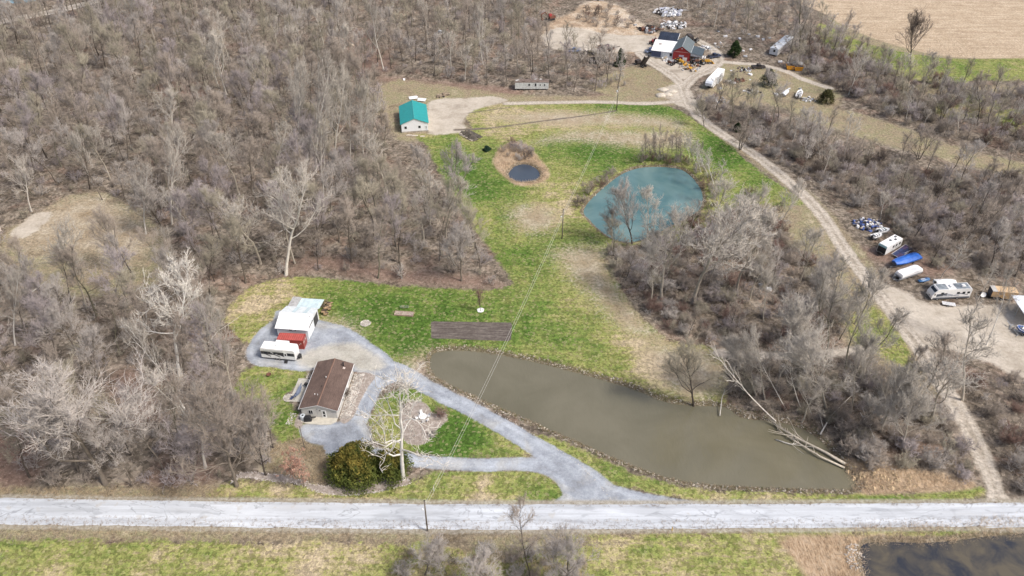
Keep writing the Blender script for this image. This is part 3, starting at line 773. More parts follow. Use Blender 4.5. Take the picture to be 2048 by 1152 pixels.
    pt = thing('concrete_patio', 'square concrete patio on the left of the brown roofed house', 'patio', A, yaw)
    for i in range(3):
        for j in range(4):
            q = MB(); q.box(-4.1 + i * 1.33, -4.1 + i * 1.33 + 1.31, 4.0 + j * 1.75, 4.0 + j * 1.75 + 1.73, -.1, .05 + .006 * ((i + j) % 2)); q.build('slab', M('patio_concrete', (.47, .45, .40), .9, .1), pt)
    return A, yaw, w, L
HA, HYAW, HW, HL = house()
def hp(x, y, z=0.0):
    c, s = math.cos(HYAW), math.sin(HYAW)
    return (HA[0] + c * x - s * y, HA[1] + s * x + c * y, z)

# rock strips along the house: pale stones
def stones(name, pts, r0, r1, m, seed=3, parent=None, z=0.0):
    rng = np.random.default_rng(seed); b = MB()
    for p in pts:
        r = r0 + (r1 - r0) * rng.random() ** 2
        b.rock((p[0], p[1], gz(p[0], p[1]) + r * .25 + z), r, rng)
    o = b.build(name, m, parent); return tag(o, kind='stuff')
STONE = M('pale_stone', (.50, .47, .43), .9, .35, scale=.9, dirt=.35)
rs = np.random.default_rng(5)
pp = [hp(HW + .3 + rs.random() * 2.3, rs.random() * 13.4) for _ in range(1300)] + [hp(-1.5 - rs.random() * 1.3, -2.5 + rs.random() * 3.2) for _ in range(120)] + [hp(-2.6 + rs.random() * 2.6, 11.2 + rs.random() * 1.3) for _ in range(140)]
stones('house_stone_border', pp, .06, .16, STONE)

# --- white metal garage with lean-to
def garage():
    A, yaw, w = place2((557.3, 674), (618.5, 678.5), 0.0)
    w = 7.3; D = 7.6; e = 3.0; rz = 4.3
    t = thing('metal_garage', 'white metal garage with pale gable roof behind the red container', 'garage', A, yaw)
    wm = M('white_cladding', (.72, .75, .78), .5, .05); rm = M('white_roof', (.84, .85, .84), .4, .04, dirt=.08); tm = M('pale_teal_roof', (.55, .67, .71), .45, .12, dirt=.25)
    b = MB(); b.box(0, w, 0, D, .0, e); b.profy([(0, e), (D, e), (D / 2, rz - .06)], 0, w); b.build('wall', wm, t)
    n = 9; sl = (rz - e) / (D / 2)
    for k in range(n):
        x0 = -.3 + (w + .6) * k / n; x1 = -.3 + (w + .6) * (k + 1) / n - .012
        f = MB(); f.profy([(-.35, e - .35 * sl), (D / 2, rz), (D / 2, rz + .05), (-.35, e - .35 * sl + .05)][::1], x0, x1); f.build('roof_panel', rm, t)
        f = MB(); f.profy([(D / 2, rz), (D + .3, e - .3 * sl), (D + .3, e - .3 * sl + .05), (D / 2, rz + .05)], x0, x1); f.build('roof_panel', M('worn_white_roof', (.72, .77, .79), .45, .1, dirt=.25) if k not in (3, 6) else tm, t)
    r = MB(); r.profy([(D / 2 - .2, rz + .03), (D / 2 + .2, rz + .03), (D / 2, rz + .12)], -.3, w + .3); r.build('ridge_cap', rm, t)
    d = MB(); d.box(w, w + .05, .9, 3.6, .05, 2.5); d.build('wall_panel', M('pale_door', (.80, .82, .84), .5), t)
    d = MB(); d.box(w + .001, w + .06, 4.3, 6.9, .05, 2.6); d.build('bay_shade_panel', M('shadowed_bay', (.05, .05, .05), .9), t)  # dark panel on the closed wall; the bay's inner shade is painted on
    d = MB(); d.box(w + .01, w + .14, 7.0, 7.25, 0, 2.7); d.build('door_post', WHITE(), t)
    d = MB(); d.rbox((w + .06, 2.2, 2.65), (.1, 3.2, .12)); d.build('door_track', DARKM(), t)
    d = MB(); d.box(2.9, 3.6, -.06, 0, 2.3, 2.65); d.build('wall_vent', DARKM(), t); d = MB(); d.box(4.3, 4.5, -.06, 0, 2.3, 2.6); d.build('wall_vent', DARKM(), t)
    d = MB(); d.box(w - .45, w - .2, 3.0, 3.5, rz - .55, rz - .1); d.build('vent', GREYP(), t)
    # lean-to
    q = thing('lean_to', 'pale teal lean-to roof on posts behind the white metal garage', 'shed', A, yaw)
    for k in range(7):
        x0 = 2.0 + 5.6 * k / 7; x1 = x0 + .79
        f = MB(); f.profy([(D + .35, 2.65), (D + 4.4, 2.25), (D + 4.4, 2.3), (D + .35, 2.7)], x0, x1); f.build('roof_panel', tm if k % 3 else M('pale_teal_roof_b', (.60, .73, .75), .45, .1, dirt=.2), q)
    for k in range(2):
        f = MB(); f.profy([(D + .35, 2.6), (D + 4.6, 2.35), (D + 4.6, 2.4), (D + .35, 2.65)], -.2 + k * 1.1, .85 + k * 1.1); f.build('roof_panel', M('rusted_sheet', (.42, .42, .42), .6, .25, dirt=.5, dirtcol=(.2, .1, .06)), q, 'rust-stained loose sheet')
    for x in (.1, 2.6, 5.2, 7.5):
        f = MB(); f.box(x - .07, x + .07, D + 4.1, D + 4.25, 0, 2.24); f.build('post', WOODM(), q)
    f = MB(); f.box(.1, 7.5, D + 4.0, D + 4.06, .0, 1.2); f.build('back_boarding', WOODM(), q)
    # firewood along the back
    fw = thing('firewood_stack', 'stack of cut logs under the far corner of the teal lean-to', 'firewood', A, yaw)
    rg = np.random.default_rng(4)
    for k in range(40):
        x = 7.7 + rg.random() * 1.4; y = D + 1.0 + rg.random() * 4.2; z = .15 + rg.random() * .9; r = .12 + rg.random() * .1
        f = MB(); a = rg.random() * .5; f.tube([(x - .4, y, z), (x + .4 * math.cos(a), y + .4 * math.sin(a), z)], r, 8)
        f.build('log', M('cut_wood', (.36, .25, .15), .9, .25) if k % 3 else M('dark_log', (.10, .075, .055), .9, .25), fw)
    bp = thing('brush_heap', 'low brown brush heap along the back of the teal lean-to', 'brush heap', A, yaw)
    f = MB()
    for k in range(260):
        x = 1 + rg.random() * 6.5; y = D + 4.8 + rg.random() * 1.6; z = rg.random() * .7; a = rg.random() * 6.28
        f.tube([(x, y, z), (x + math.cos(a) * .9, y + math.sin(a) * .5, z + rg.normal() * .2)], [.03, .012], 3)
    tag(f.build('branches', M('brush_brown', (.17, .115, .085), .9, .2), bp), kind='stuff')
garage()

# --- red shipping container
def container():
    A, yaw, w = place2((556.8, 696.3), (608, 698.6), 0.0)
    L, D, H = 6.06, 2.44, 2.59
    t = thing('shipping_container', 'faded red shipping container between the white garage and the camper trailer', 'container', A, yaw)
    rm = M('container_red', (.34, .055, .045), .6, .12, dirt=.25); rt = M('container_roof', (.44, .10, .085), .6, .12, dirt=.2, dirtcol=(.3, .1, .08))
    b = MB(); b.box(.08, L - .08, .08, D - .08, .12, H - .06); b.build('body', rm, t)
    for k in range(20):
        x = .2 + k * (L - .4) / 20
        for y0, y1 in ((.0, .08), (D - .08, D)):
            c = MB(); c.prof([(x, .2), (x + .17, .2), (x + .17, H - .12), (x, H - .12)], y0 + .02, y1 - .02); c.build('corrugation', rm, t)
    for k in range(12):
        x = .15 + k * (L - .3) / 12; c = MB(); c.box(x, x + .3, .1, D - .1, H - .06, H - .025); c.build('roof_rib', rt, t)
    f = MB()
    for x in (0, L - .1):
        for y in (0, D - .1): f.box(x, x + .1, y, y + .1, 0, H)
    for y in (0, D - .1): f.box(.1, L - .1, y, y + .1, 0, .14); f.box(.1, L - .1, y, y + .1, H - .11, H)
    for x in (0, L - .1): f.box(x, x + .1, .1, D - .1, H - .11, H); f.box(x, x + .1, .1, D - .1, 0, .14)
    f.build('frame', rm, t)
    for y in (.12, D / 2 + .01):
        d = MB(); d.box(L - .08, L - .01, y, y + D / 2 - .14, .16, H - .13); do = d.build('door', rm, t)
        for q in (.3, .75):
            k = MB(); k.tube([(L + .03, y + q, .1), (L + .03, y + q, H - .1)], .022, 6); k.build('lock_rod', STEEL(), do)
        k = MB(); k.box(L - .005, L + .004, y + .15, y + .8, 1.5, 2.0); k.build('placard', M('pale_placard', (.6, .45, .42), .6), do)
    for x, z in ((.9, 1.6), (5.0, 1.2), (5.35, 1.5)):
        k = MB(); k.box(x, x + .22, -.012, .021, z, z + .3); k.build('placard', M('pale_placard', (.6, .45, .42), .6), t)
container()

# --- teal-roofed pole barn
def pole_barn():
    A, yaw, w = place2((803.9, 266.0), (856.8, 263.0), 0.0)
    L = 14.0; e = 3.3; rz = 5.1
    yaw += math.radians(1.0)
    t = thing('pole_barn', 'white pole barn with bright teal metal roof at the edge of the woods', 'barn', A, yaw)
    wm = M('barn_white', (.80, .82, .85), .5, .03, dirt=.06); rm = M('teal_metal_roof', (.025, .30, .30), .4, .08, dirt=.08)
    b = MB(); b.box(0, w, 0, L, .45, e); b.prof([(0, e), (w, e), (w / 2, rz - .06)], 0, L); b.build('wall', wm, t)
    f = MB(); f.box(-.04, w + .04, -.04, L + .04, -.3, .45); f.build('plinth', M('barn_plinth', (.40, .36, .31), .9, .25), t)
    n = 15; sl = (rz - e) / (w / 2)
    for k in range(n):
        y0 = -.25 + (L + .5) * k / n; y1 = -.25 + (L + .5) * (k + 1) / n - .012
        for s_ in (-1, 1):
            p = MB()
            p.prof([(-.35, e - .35 * sl), (w / 2, rz), (w / 2, rz + .05), (-.35, e - .35 * sl + .05)] if s_ < 0 else [(w / 2, rz), (w + .35, e - .35 * sl), (w + .35, e - .35 * sl + .05), (w / 2, rz + .05)], y0, y1)
            p.build('roof_panel', rm, t)
    r = MB(); r.prof([(w / 2 - .2, rz + .03), (w / 2 + .2, rz + .03), (w / 2, rz + .13)], -.27, L + .27); r.build('ridge_cap', M('teal_ridge', (.05, .36, .36), .4), t)
    for y in (-.27, L + .24):
        q = MB(); q.prof([(-.35, e - .35 * sl - .12), (-.35, e - .35 * sl + .04), (w / 2, rz + .04), (w + .35, e - .35 * sl + .04), (w + .35, e - .35 * sl - .12), (w / 2, rz - .12)], y, y + .03); q.build('fascia', M('teal_ridge', (.05, .36, .36), .4), t)
    for x0 in (1.0, 5.6):
        q = MB(); q.box(x0 - .07, x0 + .85, -.05, 0, 1.35, 2.35); o = q.build('window', WHITE(), t); q = MB(); q.box(x0, x0 + .78, -.06, -.05, 1.42, 2.28); q.build('pane', GLASS(), o)
    q = MB(); q.box(8.1, 8.5, -.16, 0, 1.4, 2.1); q.tube([(8.3, -.08, 1.4), (8.3, -.08, .2)], .04, 6); q.build('meter_box', M('meter_grey', (.45, .47, .48), .5), t)
    for y0, y1 in ((2.0, 5.2), (6.5, 9.7)):
        q = MB(); q.box(w, w + .05, y0, y1, .5, 3.0); o = q.build('overhead_door', WHITE(), t)
        for k in range(4):
            q = MB(); q.box(w + .05, w + .06, y0, y1, 1.0 + k * .5, 1.02 + k * .5); q.build('door_seam', GREYP(), o)
    q = MB(); q.box(w, w + .05, 11, 12, .5, 2.6); q.build('door', WHITE(), t)
    rg = np.random.default_rng(9)
    for i, (a, c, s_) in enumerate((((845, 273.5), 'pale', 1.2), ((830, 272), 'pale', 1.6), ((818, 271), 'grey', 1.4))):
        p = ground(*a); o = MB(); o.rbox((0, 0, .15), (s_ * 1.3, .5, .12), .1); o.rbox((.2, .35, .1), (s_, .25, .1), -.15)
        o = o.build('lumber_offcut', M('offcut_wood', (.58, .52, .45), .8), None); o.location = p
        tag(o, ['pale board lying below the right corner of the teal barn', 'pale boards lying below the middle of the teal barn front', 'pale board lying below the left window of the teal barn'][i], 'board', 'boards in front of the teal barn')
    for i, (a, yw) in enumerate((((826, 200), .3), ((843, 204), -.2))):
        p = ground(*a); p[1] += 1
        o = MB(); o.rbox((0, 0, .5), (3.0, 1.6, .06), yw, .25); o.rbox((.5, .9, .3), (2.2, 1.2, .06), yw + .2, -.1)
        o = o.build('metal_sheet', M('white_sheet', (.75, .76, .78), .5), None); o.location = p
        tag(o, ['white metal sheets leaning behind the ridge of the teal barn', 'white metal sheets lying behind the right slope of the teal barn'][i], 'metal sheet', 'spare sheets behind the teal barn')
pole_barn()

# --- derelict pale trailer home at the wood's edge (middle)
def old_trailer(a, b, label, D, H, wallm, roofm, wins, depth_sign=1, roof_patches=True):
    A, yaw, L = place2(a, b)
    t = thing('mobile_home', label, 'mobile home', A, yaw)
    q = MB(); q.box(0, L, 0, D, .7, H); q.build('wall', wallm, t)
    for k in range(int(L / 1.2)):
        p = MB(); p.box(k * 1.2 + .55, k * 1.2 + .6, -.02, 0, .72, H - .05); p.build('seam', M('seam_grey', (.42, .42, .40), .8), t)
    q = MB(); q.profy([(-.08, H), (D + .08, H), (D + .08, H + .06), (D / 2, H + .28), (-.08, H + .06)], -.1, L + .1); r = q.build('roof', roofm, t)
    rg = np.random.default_rng(int(L * 10))
    for k in range(7):
        x = rg.random() * (L - 1.5); p = MB(); p.rbox((x + .7, D * (.15 + .7 * rg.random()), H + .28), (.5 + rg.random() * 1.3, .3 + rg.random() * .6, .03), rg.random()); p.build('loose_sheet', M('roof_sheet_pale', (.5, .49, .46), .8, .3) if k % 2 else M('roof_sheet_dark', (.12, .09, .075), .9, .3), r)
    for x, z, ww, hh in wins:
        p = MB(); p.box(x, x + ww, -.05, 0, z, z + hh); o = p.build('window', M('window_trim', (.6, .6, .58), .6), t)
        p = MB(); p.box(x + .06, x + ww - .06, -.06, -.05, z + .06, z + hh - .06); p.build('pane', GLASS(), o)
    for x in np.linspace(.6, L - .6, 5):
        p = MB(); p.box(x - .2, x + .2, .3, .7, -.4, .7); p.box(x - .2, x + .2, D - .7, D - .3, -.4, .7); p.build('block_pier', M('block_grey', (.2, .19, .18), .9), t)
    return t, L
old_trailer((1030, 183), (1096.8, 183), 'derelict pale trailer home with leaf covered roof at the edge of the woods', 3.0, 3.2, M('weathered_white_siding', (.55, .57, .56), .7, .22, scale=2, dirt=.4), M('leafy_roof', (.17, .13, .11), .9, .35, dirt=.4), ((4.8, 1.9, .8, .8), (7.2, 1.7, .7, 1.2), (9.0, 1.9, .5, .7), (10.6, 1.8, .5, .9)))

t_, L_ = old_trailer((1553, 118), (1583, 92), 'long derelict silver trailer home with torn rusty roof right of the small spruce', 3.4, 3.1, M('weathered_silver_siding', (.38, .37, .36), .7, .25, scale=2, dirt=.4), M('silver_roof', (.55, .58, .62), .5, .25, scale=.5, dirt=.45, dirtcol=(.16, .10, .08)), ((2, 1.6, .7, .8), (8, 1.6, .8, .8)))
p = MB(); p.box(-.05, 0, .02, 3.38, .75, 3.08); o = p.build('end_wall', M('pale_end', (.66, .68, .70), .6, .1), t_); p = MB(); p.box(-.08, -.05, 1.1, 1.9, 1.9, 2.8); p.build('pane', GLASS(), o)

# --- workshop group beyond the fork of the dirt track
def workshop():
    A, yaw, w = place2((1302, 113.5), (1344.5, 118.5), 0.0)
    ww = w; D = 9.5
    t = thing('white_workshop', 'low white roofed workshop with a pale garage door left of the red barn', 'workshop', A, yaw)
    wm = M('workshop_wall', (.52, .55, .60), .6, .12, dirt=.2); rm = M('workshop_roof', (.84, .83, .82), .45, .05, dirt=.12)
    q = MB(); q.box(0, ww, 0, D, 0, 2.7); q.build('wall', wm, t)
    for k in range(7):
        x0 = -.2 + (ww + .4) * k / 7; q = MB(); q.profy([(-.3, 2.72), (D + .2, 3.7), (D + .2, 3.78), (-.3, 2.8)], x0, x0 + (ww + .4) / 7 - .01); q.build('roof_panel', rm, t)
    q = MB(); q.rbox((ww * .28, D * .62, 3.45), (1.1, 1.0, .2), 0, .1); q.build('skylight', M('brown_skylight', (.3, .25, .22), .5), t)
    q = MB(); q.box(.0, ww * .45, -.05, 0, .3, 2.6); q.build('tarp_front', M('navy_tarp', (.05, .065, .13), .6, .2), t)
    q = MB(); q.box(ww * .52, ww * .82, -.06, 0, .1, 2.3); o = q.build('garage_door', M('pale_garage_door', (.66, .70, .74), .5), t)
    for k in range(3):
        s = MB(); s.box(ww * .52, ww * .82, -.07, -.06, .6 + k * .55, .63 + k * .55); s.build('door_seam', GREYP(), o)
    q = MB(); q.box(ww * .86, ww * .96, -.06, 0, 1.2, 2.3); q.build('window', GLASS(), t)
    # black-roofed carport behind
    t2 = thing('black_carport', 'open carport with a dark panelled roof behind the white workshop', 'carport', A, yaw)
    pm = M('black_panel_roof', (.022, .028, .045), .35, .35, scale=.4, dirt=.15, dirtcol=(.16, .18, .22))
    for k in range(8):
        x0 = .4 + (ww - .6) * k / 8; q = MB(); q.profy([(D + .3, 2.9), (D + 8.6, 4.2), (D + 8.6, 4.28), (D + .3, 2.98)], x0, x0 + (ww - .6) / 8 - .02); q.build('roof_panel', pm, t2)
    q = MB(); q.rbox((ww - .1, D + 4.45, 3.62), (.16, 8.4, .2), 0, math.atan(1.3 / 8.3)); q.build('edge_trim', WHITE(), t2)
    for x in (.5, ww - .3):
        for y in (D + .5, D + 4.4, D + 8.3):
            q = MB(); q.box(x - .09, x + .09, y - .09, y + .09, 0, 2.85 + (y - D) * .15); q.build('post', WOODM(), t2)
    q = MB(); q.box(.5, .58, D + .6, D + 8.2, 0, 2.4); q.build('side_wall', WOODM(), t2)
    # red barn
    B, yb, wb = place2((1344.5, 119), (1375.3, 123.5), 0.0)
    yb = yaw; Db = 12.0; e = 3.6; rz = 5.7; wb = 6.6
    t3 = thing('red_barn', 'red barn with a grey gable roof in the middle of the junk yard', 'barn', B, yb)
    q = MB(); q.box(0, wb, 0, Db, 0, e); q.prof([(0, e), (wb, e), (wb / 2, rz - .08)], 0, Db); q.build('wall', M('barn_red', (.33, .035, .035), .7, .12, dirt=.2), t3)
    gm = M('barn_grey_roof', (.12, .145, .155), .6, .12, dirt=.25); sl = (rz - e) / (wb / 2)
    for k in range(11):
        y0 = -.3 + (Db + .6) * k / 11; y1 = y0 + (Db + .6) / 11 - .015
        for s_ in (-1, 1):
            p = MB(); p.prof([(-.3, e - .3 * sl), (wb / 2, rz), (wb / 2, rz + .07), (-.3, e - .3 * sl + .07)] if s_ < 0 else [(wb / 2, rz), (wb + .3, e - .3 * sl), (wb + .3, e - .3 * sl + .07), (wb / 2, rz + .07)], y0, y1); p.build('roof_panel', gm, t3)
    q = MB(); q.rbox((wb / 2, Db / 2, rz + .09), (.18, Db + .6, .06)); q.build('ridge_cap', M('pale_ridge', (.4, .42, .43), .6), t3)
    q = MB(); q.box(-.05, wb + .05, -.06, 0, e - .25, e - .05); q.build('trim_band', M('pink_trim', (.55, .30, .28), .6), t3)
    q = MB(); q.box(2.4, 4.4, -.07, 0, 1.5, 2.2); q.build('sign_window', M('pale_lilac', (.5, .46, .55), .5), t3)
    q = MB(); q.box(3.9, 5.7, -.06, 0, .0, 1.4); q.build('white_door', WHITE(), t3)
    q = MB(); q.box(3.1, 3.45, -.1, 0, 4.6, 4.95); q.build('yard_lamp', WHITE(), t3)
    # lean-to on the right
    t4 = thing('side_shed', 'dark roofed open shed against the right wall of the red barn', 'shed', B, yb)
    for k in range(6):
        y0 = .2 + 8.4 * k / 6; q = MB(); q.prof([(wb + .35, 3.3), (wb + 4.9, 2.5), (wb + 4.9, 2.57), (wb + .35, 3.37)][::1], y0, y0 + 1.38); q.build('roof_panel', M('shed_slate_roof', (.06, .08, .095), .5, .2, dirt=.2), t4)
    q = MB(); q.prof([(wb + .3, 2.2), (wb + 4.8, 2.0), (wb + 4.8, 2.45), (wb + .3, 3.25)], .22, .3); q.build('gable_board', M('grey_board', (.42, .43, .46), .7, .15), t4)
    q = MB(); q.rbox((wb + .3, 4.4, 3.42), (.15, 8.6, .1)); q.build('edge_trim', WHITE(), t4)
    for x in (wb + .5, wb + 2.6, wb + 4.7):
        for y in (.4, 8.4):
            q = MB(); q.box(x - .08, x + .08, y - .08, y + .08, 0, 3.3 - (x - wb - .35) * .176); q.build('post', WOODM(), t4)
    q = MB(); q.box(wb + .5, wb + 4.7, 8.45, 8.52, 0, 2.5); q.build('back_wall', WOODM(), t4)
workshop()

def far_shed():
    A, yaw, w = place2((1186, 8), (1203, 8)); A[1] += 1
    t = thing('stone_shed', 'low grey flat roofed shed at the top edge behind the sand pit', 'shed', A, yaw)
    q = MB(); q.box(0, 5.2, 0, 4, -.5, 2.4); q.build('wall', M('grey_wall', (.36, .35, .33), .8, .2), t)
    q = MB(); q.box(-.3, 5.5, -.3, 4.3, 2.4, 2.65); q.build('roof', M('dark_flat_roof', (.10, .095, .09), .9), t)
    q = MB(); q.box(1.8, 2.8, -.05, 0, -.4, 1.8); q.build('door', DARKM(), t)
far_shed()
# ------------------------------------------------------------------ trees
def unit(v):
    return v / (np.linalg.norm(v) + 1e-9)

class Plant:
    """chains of tapered rings (thick wood) plus needles (fine twigs)"""
    def __init__(s, seed):
        s.rng = np.random.default_rng(seed)
        s.wood = ([], []); s.crown = ([], []); s.n = {'wood': 0, 'crown': 0}
        s.np0 = []; s.np1 = []; s.nr = []
    def chain(s, where, pts, rad, k):
        V, F = getattr(s, where)
        pts = np.asarray(pts); n0 = s.n[where]; m = len(pts)
        tan = np.gradient(pts, axis=0) if m > 1 else np.array([[0, 0, 1.]])
        tan /= np.linalg.norm(tan, axis=1)[:, None] + 1e-9
        ref = np.array([0.31, .17, .93]) if abs(tan[0] @ np.array([0, 0, 1.])) < .8 else np.array([.95, .2, .1])
        a = np.cross(tan, ref); a /= np.linalg.norm(a, axis=1)[:, None] + 1e-9
        b = np.cross(tan, a)
        th = np.arange(k) * 2 * math.pi / k
        R = pts[:, None, :] + (a[:, None, :] * np.cos(th)[None, :, None] + b[:, None, :] * np.sin(th)[None, :, None]) * np.asarray(rad)[:, None, None]
        V.append(R.reshape(-1, 3))
        i = np.arange(m - 1)[:, None] * k; j = np.arange(k)[None, :]; j2 = (j + 1) % k
        q = np.stack([i + j, i + j2, i + k + j2, i + k + j], -1).reshape(-1, 4) + n0
        F.append(np.concatenate([q[:, [0, 1, 2]], q[:, [0, 2, 3]]]))
        s.n[where] += m * k
    def path(s, p, d, L, n, wig, up):
        pts = [np.array(p, float)]; d = unit(np.array(d, float))
        for _ in range(n):
            d = unit(d + s.rng.normal(size=3) * wig + np.array([0, 0, up]))
            pts.append(pts[-1] + d * L / n)
        return np.array(pts)
    def needles(s, where='crown'):
        if not s.np0: return
        p0 = np.array(s.np0); p1 = np.array(s.np1); r = np.array(s.nr)[:, None]
        d = p1 - p0; d /= np.linalg.norm(d, axis=1)[:, None] + 1e-9
        a = np.cross(d, np.array([.3, .5, .81])); a /= np.linalg.norm(a, axis=1)[:, None] + 1e-9
        b = np.cross(d, a)
        V = np.stack([p0 + a * r, p0 - a * r * .5 + b * r * .87, p0 - a * r * .5 - b * r * .87, p1], 1).reshape(-1, 3)
        o = np.arange(len(p0))[:, None] * 4 + s.n[where]
        F = np.concatenate([o + np.array([[0, 1, 3]]), o + np.array([[1, 2, 3]]), o + np.array([[2, 0, 3]])])
        getattr(s, where)[0].append(V); getattr(s, where)[1].append(F); s.n[where] += len(V)
        s.np0, s.np1, s.nr = [], [], []
    def arrays(s, where):
        V, F = getattr(s, where)
        return (np.concatenate(V), np.concatenate(F)) if V else (np.zeros((0, 3)), np.zeros((0, 3), int))

def at(pts, t):
    f = t * (len(pts) - 1); i = min(int(f), len(pts) - 2)
    return pts[i] + (pts[i + 1] - pts[i]) * (f - i), unit(pts[i + 1] - pts[i])

def side_dir(rng, d, ang):
    r = rng.normal(size=3); r -= d * (r @ d); r = unit(r)
    return d * math.cos(ang) + r * math.sin(ang)

def grow(seed, H=17, clear=.35, r0=.2, nl=11, limb=5.0, e0=.5, e1=1.1, wig=.10, lwig=.2, nb=6, nt=6, nn=5, tw=.018, stems=1, spread=.35, lean=(0, 0), up=.08, top=1.0, nsc=1.0, limbs_in_trunk=True, taper=.25, bl=.5, tl=.42, shapef=None):
    P = Plant(seed); rng = P.rng
    for st in range(stems):
        if stems == 1: d0 = np.array([lean[0], lean[1], 1.0])
        else:
            az = 6.283 * (st + rng.random() * .6) / stems; d0 = np.array([math.cos(az) * spread, math.sin(az) * spread, 1.0]) + np.array([lean[0], lean[1], 0])
        Hs = H * (1.0 if stems == 1 else .7 + .3 * rng.random())
        rs = r0 * (1.0 if stems == 1 else .75)
        base = np.array([0, 0, -.3]) if stems == 1 else np.array([rng.normal() * .15, rng.normal() * .15, -.3])
        tr = P.path(base, d0, Hs + .3, 9, wig, .06)
        rad = rs * np.linspace(1, taper * .5, len(tr)) ** .9; rad[0] *= 1.35
        P.chain('wood', tr, rad, 7 if r0 > .12 else 5)
        n_l = nl if stems == 1 else max(3, int(nl / stems * 1.6))
        az0 = rng.random() * 6.28
        for k in range(n_l):
            u = (k + .4 * rng.random()) / n_l
            t = clear + (1 - clear) * u
            p, td = at(tr, min(t, .985))
            az = az0 + k * 2.4 + rng.normal() * .3; el = e0 + (e1 - e0) * u + rng.normal() * .12
            d = np.array([math.cos(az) * math.cos(el), math.sin(az) * math.cos(el), math.sin(el)]); d = unit(d + td * .25)
            sh = shapef(u) if shapef else (.65 + .75 * math.sin(math.pi * min(1, u * .75 + .22))) * (1 - .35 * u)
            L = limb * sh * (.75 + .5 * rng.random())
            rl = rs * (1 - t * (1 - taper * .5)) * .58
            lp = P.path(p, d, L, 6, lwig, up)
            P.chain('wood' if limbs_in_trunk else 'crown', lp, np.maximum(rl * np.linspace(1, .25, 7), tw * 1.1), 5)
            for j in range(nb):
                t2 = .22 + .78 * (j + rng.random()) / nb
                q, ld = at(lp, min(t2, .99))
                bd = side_dir(rng, ld, .45 + .5 * rng.random()); bd = unit(bd + np.array([0, 0, .25]))
                Lb = L * bl * (1.15 - .6 * t2) * (.7 + .6 * rng.random()) + .3
                rb = max(rl * (1 - .7 * t2) * .5, tw * 1.2)
                bp = P.path(q, bd, Lb, 3, lwig, up)
                P.chain('crown', bp, np.maximum(rb * np.linspace(1, .35, 4), tw), 3)
                for i in range(nt):
                    t3 = .15 + .85 * (i + rng.random()) / nt
                    w, wd = at(bp, min(t3, .99))
                    sd = side_dir(rng, wd, .4 + .5 * rng.random()); sd = unit(sd + np.array([0, 0, .22]))
                    Lt = Lb * tl * (.6 + .7 * rng.random()) + .25
                    tp = P.path(w, sd, Lt, 2, lwig, up)
                    P.np0.append(tp[0]); P.np1.append(tp[1] + (tp[1] - tp[0]) * .15); P.nr.append(tw * 1.15)
                    P.np0.append(tp[1]); P.np1.append(tp[2]); P.nr.append(tw * .9)
                    for _ in range(nn):
                        t4 = rng.random(); a_, ad = at(tp, t4 * .98)
                        nd = unit(side_dir(rng, ad, .35 + .6 * rng.random()) + np.array([0, 0, .2]))
                        P.np0.append(a_); P.np1.append(a_ + nd * (Lt * .5 * (.5 + rng.random()) + .12) * nsc); P.nr.append(tw * .8)
    P.needles('crown')
    return P

def bark(name, c, var=.3):
    b = NB(name)
    n = b.noise(1.2, 4, .65, obj=True)
    k = b.math('MULTIPLY_ADD', b.rnd(), .35, .82)
    b.done(b.bright(b.bright(c, b.step(n, .3, .7, 1 - var, 1 + var)), k), .9, spec=.15)
    return b.m
BARK = {'grey': bark('bark_grey', (.175, .148, .122)), 'dark': bark('bark_dark', (.085, .07, .058)), 'olive': bark('bark_olive', (.20, .185, .135)),
        'pale': bark('bark_pale', (.62, .58, .52), .16), 'white': bark('bark_white', (.76, .73, .68), .14), 'tan': bark('bark_tan', (.42, .375, .31), .2)}
TWIG = {'brown': bark('twig_brown', (.35, .300, .255), .15), 'grey': bark('twig_grey', (.42, .382, .350), .15), 'mauve': bark('twig_mauve', (.38, .335, .330), .15), 'olive': bark('twig_olive', (.36, .325, .255), .15),
        'pale': bark('twig_pale', (.46, .42, .37), .12), 'white': bark('twig_white', (.66, .62, .56), .1), 'red': bark('twig_red', (.225, .150, .125), .15), 'dark': bark('twig_dark', (.13, .105, .09), .15)}

def tree_proto(P, name, wood_m, crown_m):
    wv, wf = P.arrays('wood'); cv, cf = P.arrays('crown')
    return (np_mesh(name + '_trunk', wv, wf, wood_m, True), np_mesh(name + '_crown', cv, cf, crown_m))

def plant(protos, name, loc, label, cat, group=None, rz=0.0, sc=(1, 1, 1), wood_m=None, crown_m=None, parts=('trunk', 'crown')):
    t = thing(name, label, cat, loc, rz, group)
    t.scale = sc
    for nm, me, m in ((parts[0], protos[0], wood_m), (parts[1], protos[1], crown_m)):
        o = link(bpy.data.objects.new(nm, me)); o.parent = t
        if m:
            o.material_slots[0].link = 'OBJECT'; o.material_slots[0].material = m
    return t

